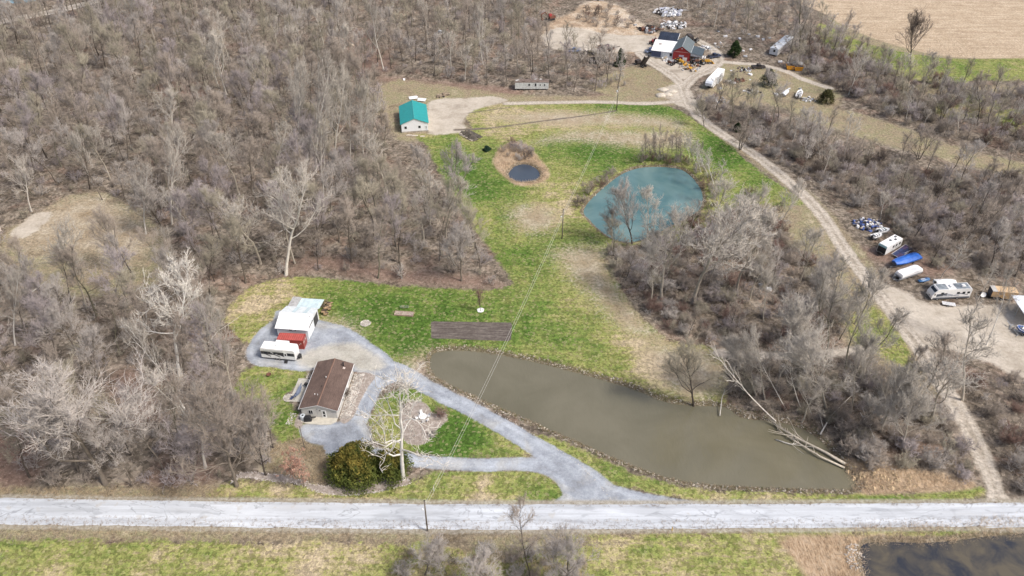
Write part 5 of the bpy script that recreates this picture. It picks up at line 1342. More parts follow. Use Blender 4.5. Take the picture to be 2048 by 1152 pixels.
def massed(name, pts, sources):
    """one object: every point carries one of the source meshes (geometry nodes); for what nobody could count"""
    P = np.array([p[:3] for p in pts], np.float32)
    me = bpy.data.meshes.new(name); me.vertices.add(len(P)); me.vertices.foreach_set('co', P.ravel()); me.update()
    for nm, ty, k in (('turn', 'FLOAT', 3), ('size', 'FLOAT', 4), ('pick', 'INT', 5)):
        at_ = me.attributes.new(nm, ty, 'POINT'); at_.data.foreach_set('value', np.array([p[k] for p in pts], np.int32 if ty == 'INT' else np.float32))
    o = tag(link(bpy.data.objects.new(name, me)), kind='stuff')
    ng = bpy.data.node_groups.new(name, 'GeometryNodeTree')
    ng.interface.new_socket('Geometry', in_out='INPUT', socket_type='NodeSocketGeometry'); ng.interface.new_socket('Geometry', in_out='OUTPUT', socket_type='NodeSocketGeometry')
    N = ng.nodes.new; L = ng.links.new
    gi, go = N('NodeGroupInput'), N('NodeGroupOutput'); iop = N('GeometryNodeInstanceOnPoints'); jn = N('GeometryNodeJoinGeometry')
    for src in sources:
        oi = N('GeometryNodeObjectInfo'); oi.inputs['Object'].default_value = src; oi.inputs['As Instance'].default_value = True
        L(oi.outputs['Geometry'], jn.inputs[0])
    def att(nm, ty):
        n = N('GeometryNodeInputNamedAttribute'); n.data_type = ty; n.inputs['Name'].default_value = nm; return n.outputs['Attribute']
    cx = N('ShaderNodeCombineXYZ'); L(att('turn', 'FLOAT'), cx.inputs[2])
    L(gi.outputs[0], iop.inputs['Points']); L(jn.outputs[0], iop.inputs['Instance']); iop.inputs['Pick Instance'].default_value = True
    L(att('pick', 'INT'), iop.inputs['Instance Index']); L(cx.outputs[0], iop.inputs['Rotation']); L(att('size', 'FLOAT'), iop.inputs['Scale']); L(iop.outputs[0], go.inputs[0])
    md = o.modifiers.new('spread', 'NODES'); md.node_group = ng
    return o
def source(name, P, wood_m, crown_m):
    wv, wf = P.arrays('wood'); cv, cf = P.arrays('crown')
    V = np.concatenate([wv, cv]) if len(wv) else cv; F = np.concatenate([wf, cf + len(wv)]) if len(wv) else cf
    me = np_mesh(name, V, F); me.materials.append(wood_m); me.materials.append(crown_m)
    me.polygons.foreach_set('material_index', np.concatenate([np.zeros(len(wf)), np.ones(len(cf))]).astype(np.int32)); me.update()
    return bpy.data.objects.new(name, me)
WSRC = [source('woods_source', P, BARK[b_], TWIG[t_]) for P, b_, t_ in zip(LOD * 3, ('grey', 'dark', 'grey', 'olive', 'grey', 'grey', 'pale', 'grey', 'grey', 'grey', 'olive', 'dark'), ('brown', 'brown', 'grey', 'olive', 'grey', 'mauve', 'pale', 'olive', 'grey', 'brown', 'olive', 'brown'))]
TSRC = [source('thicket_source', P, BARK['grey'], TWIG[t_]) for P, t_ in zip(LODS * 2, ('brown', 'mauve', 'grey', 'red', 'dark', 'brown'))]
USRC = [source('understory_source', P, BARK['grey'], TWIG[t_]) for P, t_ in zip(LODS * 2, ('brown', 'grey', 'olive', 'brown', 'mauve', 'grey'))]
wpts, tpts = [], []
BUDGET = 285
for n, (shown, k, x, y, s, label, group) in enumerate(cand):
    z = gz(x, y); rz = sr.random() * 6.283
    if n < BUDGET:
        i = int(sr.integers(len(PAR[k[0]])))
        plant(PAR[k[0]][i], 'bare_tree', (x, y, z), landmark('bare tree' if k[0] == 'pole' else 'bushy tree' if k[0] == 'spread' else 'bare tree', k[2], x, y, HT[k[0]] * s, s), 'tree', group, rz, (s * (.85 + .3 * sr.random()), s * (.85 + .3 * sr.random()), s), BARK[k[1]], TWIG[k[2]])
    else:
        wpts.append((x, y, z, rz, s * HT[k[0]] / 17.0, int(sr.integers(len(WSRC)))))
if wpts: massed('distant_woods', wpts, WSRC)

# ---- shrubs
sc_ = []
def bushes(poly_, spacing, tw, label, group, hs=(.6, 1.3), avoid=()):
    for x, y in scatter([poly_], spacing, sr, AV + list(avoid)):
        s = hs[0] + (hs[1] - hs[0]) * sr.random() ** 1.5
        px, py = project(x, y, 1)
        if not (-60 < px < 2110 and -60 < py < 1200): continue
        sc_.append((s * scale_at(py), x, y, s, tw[int(sr.integers(len(tw)))], label, group))
HH = HEROES; HEROES = []
ring = lambda q, o: np.array([p + (p - q.mean(0)) / np.linalg.norm(p - q.mean(0)) * o for p in q])
bushes(R_KNOLL, 3.1, ['red', 'mauve', 'brown', 'grey', 'olive'], 'leafless shrub in the purple brown thicket between the ponds', 'shrubs between the two ponds')
bushes(R_POND, 2.8, ['brown', 'grey', 'olive', 'mauve', 'brown'], 'leafless shrub in the brush at the far end of the big pond', 'shrubs at the far end of the big pond')
bushes(poly([(1640, 852), (1680, 884), (1716, 936), (1760, 932), (1720, 880), (1670, 845)]), 2.2, ['grey', 'brown', 'olive'], 'grey shrub overhanging the right end of the big pond', 'shrubs overhanging the right end of the big pond', (.8, 1.3))
bushes(poly([(1150, 34), (1200, 22), (1260, 40), (1290, 62), (1230, 60), (1170, 50)]), 3.5, ['brown', 'red', 'dark'], 'brown brush on the sand pit bank', 'brush on the sand pit bank', (.6, 1.3))
bushes(R_EAST, 3.6, ['brown', 'red', 'grey'], 'leafless shrub right of the dirt track near the road', 'shrubs right of the dirt track by the road')
bushes(R_BELOW, 2.6, ['grey', 'brown', 'olive', 'grey'], 'leafless shrub in the roadside brush below the road', 'shrubs below the road', (.5, .95))
bushes(R_RIGHT, 3.2, ['brown', 'dark', 'mauve', 'grey', 'olive', 'brown'], 'leafless shrub in the brushy woods right of the dirt track', 'shrubs right of the dirt track', (.6, 1.4))
bushes(R_HEDGE, 4.0, ['brown', 'mauve', 'grey', 'red'], 'leafless shrub in the hedgerow below the ploughed field', 'hedgerow shrubs below the ploughed field', (.7, 1.5))
for a, tw, label, group in ((poly([(1386, 335), (1402, 332), (1420, 352), (1436, 390), (1432, 425), (1412, 425), (1414, 395), (1400, 362)]), ['brown', 'red', 'mauve'], 'dense brown shrub on the right rim of the turquoise pond', 'shrubs on the right rim of the turquoise pond'),
                            (poly([(1276, 322), (1300, 318), (1380, 322), (1384, 332), (1350, 330), (1290, 328)]), ['dark', 'brown'], 'dark low shrub on the far rim of the turquoise pond', 'shrubs on the far rim of the turquoise pond'),
                            (poly([(1152, 412), (1165, 385), (1200, 360), (1225, 345), (1232, 352), (1200, 378), (1176, 402), (1168, 424)]), ['red', 'dark', 'brown'], 'reddish brown shrub on the left rim of the turquoise pond', 'shrubs on the left rim of the turquoise pond'),
                            (poly([(1006, 300), (1030, 288), (1056, 296), (1066, 312), (1040, 322), (1014, 318)]), ['red', 'red', 'brown'], 'reddish shrub on the bank above the small dark pond', 'shrubs above the small dark pond'),
                            (poly([(1480, 395), (1520, 400), (1560, 425), (1530, 436), (1480, 425)]), ['red', 'brown', 'mauve'], 'purple brown shrub right of the turquoise pond', 'shrubs right of the turquoise pond')):
    bushes(a, 2.0, tw, label, group, (.5, 1.0))
sc_.sort(key=lambda c: -c[0])
for n, (shown, x, y, s, tw, label, group) in enumerate(sc_):
    z = gz(x, y); rz = sr.random() * 6.283
    if n < 285:
        plant(PAR['shrub'][int(sr.integers(4))], 'shrub', (x, y, z), uniq(landmark('leafless shrub', tw, x, y, 1.5, s), group), 'shrub', group, rz, (s * 1.15, s * 1.15, s), BARK['grey'], TWIG[tw], ('stems', 'twigs'))
    else:
        tpts.append((x, y, z, rz, s * 1.15, int(sr.integers(len(TSRC)))))
if tpts: massed('distant_thicket', tpts, TSRC)

ups = []
for q, sp in ((R_LEFT, 4.3), (R_TOP, 4.0), (R_NORTH, 3.8), (R_RIGHT, 3.4), (R_HEDGE, 3.2), (R_KNOLL, 3.0)):
    for x, y in scatter([q], sp, sr, AV + [CLEAR, CLEAR2, W([(-1200, 976), (0, 978), (1000, 990), (1000, 1400), (-1200, 1400)])]):
        px, py = project(x, y, 1)
        if -60 < px < 2110 and -60 < py < 1200: ups.append((x, y, gz(x, y), sr.random() * 6.28, .5 + .9 * sr.random() ** 1.6, int(sr.integers(len(USRC)))))
print('understory', len(ups)); massed('understory', ups, USRC)
# ---- undergrowth, dry weeds, stones: what nobody could count
def needle_field(name, P, L, r, m, lean=.5, per=4, seed=1):
    rng = np.random.default_rng(seed); n = len(P)
    z = gzv(P); base = np.repeat(np.concatenate([P, z[:, None]], 1), per, 0); base[:, :2] += rng.normal(size=(n * per, 2)) * L * .22
    d = rng.normal(size=(n * per, 3)) * lean; d[:, 2] = 1; d /= np.linalg.norm(d, axis=1)[:, None]
    top = base + d * (L * (.5 + .9 * rng.random(n * per)))[:, None]
    S = Plant(seed); S.np0 = list(base); S.np1 = list(top); S.nr = list(np.full(n * per, r)); S.needles('crown')
    V, F = S.arrays('crown')
    return tag(link(bpy.data.objects.new(name, np_mesh(name, V, F, m))), kind='stuff')
def rand_in(polys, n, rng, avoid=()):
    o = []
    for q in polys:
        lo, hi = q.min(0), q.max(0); c = lo + rng.random((n * 3, 2)) * (hi - lo); c = c[sdf_poly(c, q) > 0]
        for a in avoid: c = c[sdf_poly(c, a) < -.3]
        for L, h in avoid_lines: c = c[sdf_line(c, L, np.asarray(h)) < 0]
        o.append(c[:n])
    return np.concatenate(o)
ur = np.random.default_rng(55)
needle_field('undergrowth', rand_in([R_LEFT], 9000, ur, AV + [CLEAR]), 1.3, .02, TWIG['brown'], .9, 5, 2)
needle_field('woodland_brush', np.concatenate([rand_in([R_TOP, R_KNOLL, R_POND, R_EAST, R_NORTH], 1300, ur, AV), rand_in([R_RIGHT], 5500, ur, AV), rand_in([R_HEDGE], 3000, ur, AV)]), 1.6, .022, TWIG['brown'], .9, 5, 3)
def along(q, n, lo, hi, rng, closed=True):
    P = np.concatenate([q, q[:1]]) if closed else q
    d = np.hypot(*np.diff(P, axis=0).T); cum = np.concatenate([[0], np.cumsum(d)]); s = rng.random(n) * cum[-1]
    i = np.clip(np.searchsorted(cum, s) - 1, 0, len(d) - 1); t = ((s - cum[i]) / d[i])[:, None]
    T = np.diff(P, axis=0)[i] / d[i][:, None]; N = np.stack([T[:, 1], -T[:, 0]], 1)
    if closed:
        a = .5 * np.sum(P[:-1, 0] * P[1:, 1] - P[1:, 0] * P[:-1, 1]); N *= 1 if a > 0 else -1
    return P[i] * (1 - t) + P[i + 1] * t + N * (lo + (hi - lo) * rng.random(n))[:, None]
dryw = bark('dry_weed', (.36, .285, .19), .2); tanw = bark('tan_reed', (.48, .375, .265), .2); grnw = bark('green_sedge', (.13, .15, .05), .3)
needle_field('pond_bank_weeds', np.concatenate([along(POND_BIG, 1500, .1, 1.6, ur), along(POND_MID, 600, .2, 1.6, ur), along(POND_SMALL, 300, .2, 2.0, ur), along(POND_FAR, 50, .2, 2, ur)]), .55, .022, dryw, .6, 5, 4)
needle_field('pond_bank_sedge', along(POND_BIG, 900, .3, 2.0, ur), .4, .022, grnw, .6, 5, 5)
needle_field('reed_stems', np.concatenate([along(POND_DARK, 1500, -.8, 3.5, ur), rand_in(REED, 800, ur, [POND_DARK, POND_SMALL])]), .9, .022, tanw, .8, 5, 6)
needle_field('roadside_weeds', np.concatenate([along(line(ROAD_B), 3600, -2.2, -.2, ur, False), along(line(ROAD_T), 900, .1, .9, ur, False)]), .4, .02, bark('brown_weed', (.24, .17, .11), .25), .6, 5, 7)
needle_field('meadow_weeds', rand_in(DRY, 1100, ur, AV), .5, .024, dryw, .7, 4, 8)
needle_field('roadside_brush_weeds', rand_in([R_BELOW], 1500, ur), .9, .02, dryw, .8, 5, 9)
stones('pond_edge_stones', np.concatenate([along(POND_BIG, 1500, .2, 1.5, ur), along(POND_MID, 380, .1, 1.0, ur), along(POND_SMALL, 90, .1, .8, ur)]), .07, .26, M('bank_stone', (.40, .36, .30), .9, .45, scale=.5, dirt=.4), 8)
stones('stone_bed_edging', np.concatenate([along(MULCH[3], 700, -.15, .3, ur), along(MULCH[2], 160, -.1, .2, ur)]), .06, .14, M('edging_stone', (.56, .51, .48), .9, .3), 9)
stones('drive_edge_stones', np.concatenate([along(q[0], 260, -2.4, -2.1, ur, False) for q in GRAVEL_L[:1]] + [along(GRAVEL_P[0], 220, -.1, .4, ur)]), .05, .13, STONE, 10)
# ------------------------------------------------------------------ vehicles, boats, yard things
def frame(a, b, near_right=True):
    """ground pixels of the two ends of the near long edge -> origin, yaw, length"""
    return place2(a, b)

def wheels(t, pos, r=.38, w=.24, hub=True):
    for x, y in pos:
        m = MB(); m.smooth = False; m.wheel(x, y, r, r, w); o = m.build('wheel', BLACK(), t)
        if hub:
            h = MB(); h.wheel(x, y, r, r * .5, w + .03); h.build('rim', STEEL(), o)

def rounded(L, D, z0, z1, c=.25):
    """side profile of a caravan: rounded front and rear top corners"""
    return [(0, z0), (L, z0), (L, z1 - c * 1.6), (L - c * .35, z1 - c * .5), (L - c, z1), (c * .7, z1), (c * .2, z1 - c * .25), (0, z1 - c * .7)]

def camper(a, b, label, D=2.5, H=3.2, group=None, front='plain', black=True, slide=True, name='camper_trailer', cat='camper', body=None, stripe='bold'):
    A, yaw, L = place2(a, b)
    t = thing(name, label, cat, A, yaw, group)
    bw = body or WHITE()
    q = MB(); q.prof(rounded(L, D, .55, H, .35), 0, D); q.build('body', bw, t)
    q = MB(); q.box(.2, L - .35, .06, D - .06, H, H + .05); q.build('roof', M('rubber_roof', (.84, .84, .83), .6, .04, dirt=.12), t)
    q = MB(); q.box(.25, L - .2, .15, D - .15, .35, .56); q.build('chassis', BLACK(), t)
    if stripe == 'bold':
        sm = M('black_stripe', (.03, .03, .035), .35, .1, dirt=0)
        q = MB(); q.box(.05, L - .15, -.015, 0, 1.55, 2.4); q.build('stripe', sm, t)
        for x in (1.4, 3.6, 5.0):
            q = MB(); q.rbox((x, -.012, 1.45), (1.9, .02, .2), 0, 0, .45); q.build('stripe', sm, t)
        for x in (3.1,):
            q = MB(); q.rbox((x, -.022, 1.95), (1.6, .02, .16), 0, 0, .45); q.build('stripe', M('white_stripe', (.8, .8, .8), .4, .05, dirt=0), t)
        q = MB(); q.box(-.015, 0, .3, D - .3, 1.5, 2.5); q.build('rear_window', GLASS(), t)
    elif stripe == 'swoosh':
        for x, z, l, r in ((L * .2, 1.5, 2.4, .18), (L * .5, 1.7, 3.0, -.1), (L * .75, 1.6, 2.2, .15)):
            q = MB(); q.rbox((x, -.012, z), (l, .02, .14), 0, 0, r); q.build('stripe', M('navy_stripe', (.05, .06, .10), .4, .1), t)
    for x in ((.8, 2.9, L - 1.7) if stripe != 'none' else (L * .3, L * .6)):
        q = MB(); q.box(x, x + .8, -.03, 0, 1.75, 2.3); o = q.build('window', BLACK(), t); q = MB(); q.box(x + .05, x + .75, -.035, -.03, 1.8, 2.25); q.build('pane', GLASS(), o)
    xd = L * .68
    q = MB(); q.box(xd, xd + .72, -.04, 0, .6, 2.5); o = q.build('door', bw, t); q = MB(); q.box(xd + .18, xd + .54, -.05, -.04, 1.6, 2.2); q.build('pane', GLASS(), o); q = MB(); q.box(xd + .6, xd + .66, -.08, -.04, 1.3, 1.4); q.build('handle', BLACK(), o)
    q = MB(); q.box(xd, xd + .75, -.55, -.04, .28, .34); q.box(xd, xd + .75, -.85, -.5, .1, .15); q.build('step', BLACK(), t)
    if slide:
        q = MB(); q.box(L * .34, L * .72, D, D + .7, .8, H + .02); q.build('slide_out', bw, t)
    for x, y, s in ((L * .45, D * .5, .9), (L * .2, D * .45, .4), (L * .75, D * .6, .4)):
        q = MB(); q.prof([(x - s / 2, H + .05), (x + s / 2, H + .05), (x + s / 2 - .08, H + .05 + .28 * s + .05), (x - s / 2 + .08, H + .05 + .28 * s + .05)], y - s * .35, y + s * .35); q.build('air_conditioner' if s > .6 else 'roof_vent', M('pale_plastic', (.74, .74, .73), .5, .05), t)
    q = MB(); q.tube([(L * .1, -.08, H - .25), (L * .66, -.08, H - .25)], .06, 8); q.build('awning', M('awning_grey', (.5, .5, .5), .6), t)
    wheels(t, ((L * .42, .12), (L * .52, .12), (L * .42, D - .12), (L * .52, D - .12)))
    q = MB(); q.tube([(L - .1, D * .2, .45), (L + .9, D * .5, .45)], .05, 6); q.tube([(L - .1, D * .8, .45), (L + .9, D * .5, .45)], .05, 6); q.tube([(L + .9, D * .5, 0), (L + .9, D * .5, .7)], .06, 6); q.build('hitch', BLACK(), t)
    q = MB(); q.box(L + .2, L + .75, D * .3, D * .7, .45, 1.1); q.build('propane_cover', BLACK(), t)
    if front == 'black':
        q = MB(); q.box(L, L + .02, .08, D - .08, .65, 2.45); q.build('front_cap', BLACK(), t)
        q = MB(); q.rbox((L - .08, D / 2, 2.72), (.06, D - .2, .55), 0, 0, -.3); q.build('windscreen', M('pale_teal_glass', (.30, .48, .50), .2, .05, dirt=0), t)
    return t, L

camper((524.5, 717.5), (592.5, 724), 'white camper trailer with bold black stripes parked in front of the red container', H=3.2)
# white fifth wheel near the junk yard
t, L = camper((1433.5, 152.5), (1411.5, 175), 'big white fifth wheel camper beside the fork of the dirt track', D=2.7, H=3.5, stripe='none')
q = MB(); q.prof([(L, 1.5), (L + 1.9, 1.6), (L + 1.9, 2.6), (L + 1.3, 3.3), (L, 3.5)], .1, 2.6); q.build('nose', M('camper_nose', (.66, .70, .76), .5, .05), t)
# small black-nosed camper at the storage row; near side is the right-hand one
A_, y_, L_ = place2((1796.5, 498), (1767.5, 512.5))
camper((1783, 488), (1751, 506), 'short white camper with a black front between the boats and the solar panel trailer', D=2.5, H=3.0, front='black', slide=False, stripe='none')
t = bpy.data.objects[[o.name for o in scene.objects if o.name.startswith('camper_trailer')][-1]]
for x in (.7, 2.2, 3.5):
    q = MB(); q.box(x, x + .75, 2.5, 2.53, 1.6, 2.3); o = q.build('window', BLACK(), t); q = MB(); q.box(x + .06, x + .69, 2.53, 2.54, 1.66, 2.24); q.build('pane', GLASS(), o)
for x, r in ((1.2, .5), (2.6, -.5), (3.9, .5)):
    q = MB(); q.rbox((x, 2.512, 1.3), (1.3, .02, .12), 0, 0, r); q.build('stripe', M('grey_stripe', (.25, .26, .28), .5, .1), t)
for x, y in ((1.0, .8), (2.2, 1.6), (3.6, 1.0)):
    q = MB(); q.rbox((x, y, 3.09), (.75, .55, .08)); q.build('roof_panel', M('black_panel', (.03, .033, .04), .3, .1, dirt=0), t)

def motorhome():
    A, yaw, L = place2((1861.5, 602), (1937, 598.5))
    D, H = 2.5, 3.3
    t = thing('motorhome', 'long white motorhome with silver swoosh stripes at the storage lot', 'motorhome', A, yaw)
    q = MB(); q.prof([(0, .5), (L, .5), (L, 3.1), (L - .2, H), (1.0, H), (.25, 2.4), (-.15, 1.5), (-.1, .6)], 0, D); q.build('body', WHITE(), t)
    q = MB(); q.rbox((.55, D / 2, 2.75), (.05, D - .3, .75), 0, 0, .70); q.build('windscreen', GLASS(), t)
    for x0, x1, m in ((1.2, 3.6, 'a'), (5.6, L - .5, 'b')):
        q = MB(); q.box(x0, x1, .15, D - .15, H, H + .04); q.build('roof_panel', M('worn_dark_roof', (.22, .25, .28), .5, .3, scale=.8, dirt=.5, dirtcol=(.6, .62, .64)), t)
    for x in (4.2, 7.2):
        q = MB(); q.prof([(x, H), (x + 1.0, H), (x + .9, H + .32), (x + .1, H + .32)], .7, 1.6); q.build('air_conditioner', WHITE(), t)
    q = MB(); q.box(.2, L - .1, -.02, 0, .5, .95); q.build('skirt', M('skirt_grey', (.12, .13, .15), .6), t)
    dm = M('charcoal_swoosh', (.07, .08, .10), .4, .1, dirt=0); sm = M('silver_swoosh', (.35, .37, .42), .35, .1, dirt=0)
    for x, z, l, h, r, m in ((2.2, 1.75, 2.6, .75, -.12, dm), (3.8, 1.85, 2.6, .35, .25, sm), (4.6, 1.4, 4.2, .16, .06, sm), (6.2, 1.7, 3.0, .18, -.3, sm), (7.6, 1.8, 2.6, .16, .25, dm), (2.6, 1.2, 3.4, .14, -.05, sm)):
        q = MB(); q.rbox((x, -.012, z), (l, .02, h), 0, 0, r); q.build('swoosh', m, t)
    for x in (1.9, 5.9, 7.3, 8.5):
        q = MB(); q.box(x, x + .7, -.035, -.022, 1.85, 2.45); q.build('window', GLASS(), t)
    q = MB(); q.box(-.13, -.1, .9, 1.5, .9, 1.5); q.build('grille', DARKM(), t)
    q = MB(); q.tube([(.2, -.3, 2.2), (.2, -.05, 2.2)], .04, 6); q.box(.1, .3, -.4, -.28, 1.95, 2.4); q.build('mirror', BLACK(), t)
    wheels(t, ((1.5, .15), (1.5, D - .15), (L * .68, .15), (L * .68, D - .15)), .45, .3)
motorhome()

def hull(L, B, H, blunt=False):
    secs = []
    for i in range(9):
        u = i / 8
        w = B / 2 * (1 - (.45 if blunt else 1) * max(0, (u - .55) / .45) ** 2.2) + .02
        z = H * (1 + .25 * max(0, u - .5)); k = .08 + .25 * max(0, u - .6) * H
        secs.append([(u * L, -w, z), (u * L, -w * .9, z * .45 + k * .4), (u * L, 0, k), (u * L, w * .9, z * .45 + k * .4), (u * L, w, z)])
    return secs
def boat(name, a, b, label, B=2.0, H=.9, hm=None, inside=None, group=None, z=.45, cover=None, screen=False, trailer=True, cat='boat'):
    A, yaw, L = place2(a, b)
    t = thing(name, label, cat, A, yaw, group)
    secs = [[(p[0], p[1], p[2] + z) for p in s] for s in hull(L, B, H, bool(cover))]
    q = MB(); q.loft(secs, True); q.build('hull', hm or WHITE(), t)
    if cover:
        q = MB(); cs = []
        for i in range(9):
            u = i / 8; s = secs[i]; w = abs(s[0][1]) + .06; zt = s[0][2]; c = .35 + .35 * math.sin(math.pi * min(1, u * 1.1)) ** .7 * (1 if i not in (0, 8) else .3)
            cs.append([(s[0][0], -w, zt - .3), (s[0][0], -w, zt + .02), (s[0][0], -w * .5, zt + c * .75 + .05 * (i % 2)), (s[0][0], 0, zt + c + .04 * (i % 3)), (s[0][0], w * .5, zt + c * .75), (s[0][0], w, zt + .02), (s[0][0], w, zt - .3)])
        q.loft(cs, True); q.smooth = False; q.build('cover', cover, t)
    else:
        im = inside or M('boat_inside', (.16, .16, .17), .7, .2)
        q = MB(); s0 = [(.15 * L, 0), (.75 * L, 0)]
        q.add([(L * .06, -B * .38, H + z + .012), (L * .58, -B * .38, H + z + .012), (L * .8, 0, H * 1.1 + z + .02), (L * .58, B * .38, H + z + .012), (L * .06, B * .38, H + z + .012)], [(0, 1, 2, 3, 4)]); q.build('cockpit', im, t)
        for x in (.2, .42):
            q = MB(); q.box(L * x, L * x + .4, -B * .3, B * .3, H + z + .02, H + z + .3); q.build('seat', WHITE(), t)
        q = MB(); q.tube([(secs[i][0][0], secs[i][0][1], secs[i][0][2] + .02) for i in range(9)] + [(secs[i][4][0], secs[i][4][1], secs[i][4][2] + .02) for i in range(8, -1, -1)], .05, 6); q.build('gunwale', WHITE(), t)
    if screen:
        q = MB(); q.add([(L * .55, -B * .4, H + z), (L * .62, 0, H + z + .05), (L * .55, B * .4, H + z), (L * .5, -B * .38, H + z + .45), (L * .56, 0, H + z + .5), (L * .5, B * .38, H + z + .45)], [(0, 1, 4, 3), (1, 2, 5, 4)]); q.build('windscreen', M('pale_teal_glass', (.30, .48, .50), .2, .05, dirt=0), t)
    q = MB(); q.box(-.35, 0, -.2, .2, z + .2, z + H + .35); q.build('outboard_motor', BLACK(), t)
    if trailer:
        q = MB()
        for y in (-B * .3, B * .3): q.tube([(.2, y, .35), (L * .7, y, .35), (L + 1.0, 0, .4)], .045, 6)
        q.build('trailer_frame', STEEL(), t)
        wheels(t, ((L * .3, -B * .42), (L * .3, B * .42)), .3, .18)
    return t
BO = 'boats stored beside the dirt track'
boat('motor_boat', (1743, 480), (1761, 474), 'small open white boat left of the short camper', 1.7, .7, M('boat_white', (.7, .7, .7), .4, .1), group=BO)
boat('motor_boat', (1754, 469), (1776, 465), 'white boat with pale teal windscreen at the end of the storage row', 1.9, .8, M('boat_white', (.7, .7, .7), .4, .1), screen=True, group=BO)
boat('motor_boat', (1832, 522), (1784, 538), 'boat wrapped in a bright blue tarp on a trailer', 2.7, 1.0, M('dark_hull', (.1, .11, .14), .5, .1), cover=M('blue_tarp', (.025, .14, .55), .45, .12, dirt=.1), group=BO)  # evenly dark hull below the blue cover
boat('motor_boat', (1864, 584), (1902, 583), 'white covered boat standing behind the white motorhome', 2.5, 1.5, WHITE(), cover=M('white_cover', (.82, .82, .81), .6, .05, dirt=.12), group=BO, z=1.0)
boat('motor_boat', (1595, 199), (1601, 186), 'white boat lying in the meadow left of the olive juniper', 2.0, .9, WHITE(), group=BO)
boat('motor_boat', (1564, 195), (1574, 187), 'small pale hull left of the white boat in the meadow', 1.7, .8, M('pale_hull', (.6, .63, .68), .5, .1), cover=M('pale_cover', (.66, .68, .72), .6, .1), group=BO)
boat('motor_boat', (2055, 672), (2030, 660), 'blue hulled boat at the right edge below the white canopy', 2.0, .9, BLUEP(), group=BO)
def pontoon():
    A, yaw, L = place2((1800, 566), (1845, 551)); B = 2.4
    t = thing('pontoon_boat', 'pontoon boat under a white cover between the blue boat and the jet ski', 'boat', A, yaw, BO)
    for y in (.35, B - .35):
        q = MB(); q.tube([(-.2, y, .75), (0, y, .75), (L - .7, y, .75), (L, y, .9)], [.18, .3, .3, .05], 10); q.build('float_tube', STEEL(), t)
    q = MB(); q.box(0, L - .3, 0, B, 1.05, 1.15); q.build('deck', GREYP(), t)
    q = MB(); q.box(.25, L - .6, .08, B - .08, 1.15, 1.65); q.build('side_panel', M('white_panel', (.7, .68, .66), .5, .1), t)
    q = MB(); cs = []
    for x, h, s in ((0.1, 1.5, .15), (.35, 2.0, .05), (1.6, 2.2, 0), (3.0, 2.12, 0), (L - 1.2, 2.2, 0), (L - .5, 1.95, .1), (L - .25, 1.5, .3)):
        cs.append([(x, s - .08, 1.4), (x, s + .02, h - .12), (x, s + .4, h + .03), (x, B - s - .4, h + .03), (x, B - s - .02, h - .12), (x, B - s + .08, 1.4)])
    q.loft(cs); q.build('cover', M('white_cover', (.82, .82, .81), .6, .05, dirt=.12), t)
    q = MB()
    for y in (.5, B - .5): q.tube([(-1.2, B / 2, .4), (.3, y, .4), (L - .3, y, .4)], .05, 6)
    for x in (-.6, -.1):
        q.tube([(x, .3, .2), (x, B - .3, .2)], .04, 6); q.tube([(x, .3, .2), (x + .5, .3, 1.1)], .04, 6); q.tube([(x, B - .3, .2), (x + .5, B - .3, 1.1)], .04, 6)
    q.build('trailer_frame', STEEL(), t)
    wheels(t, ((L * .5, .05), (L * .5, B - .05)), .3, .18)
    q = MB(); q.box(L - .2, L + .15, B / 2 - .2, B / 2 + .2, .7, 1.7); q.build('outboard_motor', BLACK(), t)
pontoon()
def jetski():
    A, yaw, L = place2((1835, 568), (1858, 564))
    t = thing('jet_ski', 'blue jet ski between the white pontoon boat and the motorhome', 'jet ski', A, yaw)
    q = MB(); q.loft([[(u * L, -w, .5), (u * L, -w * .8, .25), (u * L, w * .8, .25), (u * L, w, .5), (u * L, w * .5, .5 + h), (u * L, -w * .5, .5 + h)] for u, w, h in ((0, .5, .15), (.25, .58, .2), (.5, .6, .35), (.7, .5, .5), (.88, .3, .3), (1, .05, .05))]); q.smooth = True
    q.build('hull', M('jetski_blue', (.08, .2, .42), .3, .1), t)
    q = MB(); q.box(L * .15, L * .5, -.22, .22, .75, .95); q.build('seat', M('jetski_seat', (.45, .5, .58), .5, .1), t)
    q = MB(); q.tube([(L * .62, -.4, 1.1), (L * .62, .4, 1.1)], .03, 6); q.tube([(L * .66, 0, .9), (L * .62, 0, 1.1)], .05, 6); q.build('handlebar', BLACK(), t)
    q = MB(); q.tube([(0, -.3, .15), (L + .6, 0, .2)], .04, 6); q.tube([(0, .3, .15), (L + .6, 0, .2)], .04, 6); q.build('trailer_frame', STEEL(), t)
    wheels(t, ((L * .35, -.62), (L * .35, .62)), .24, .15)
jetski()
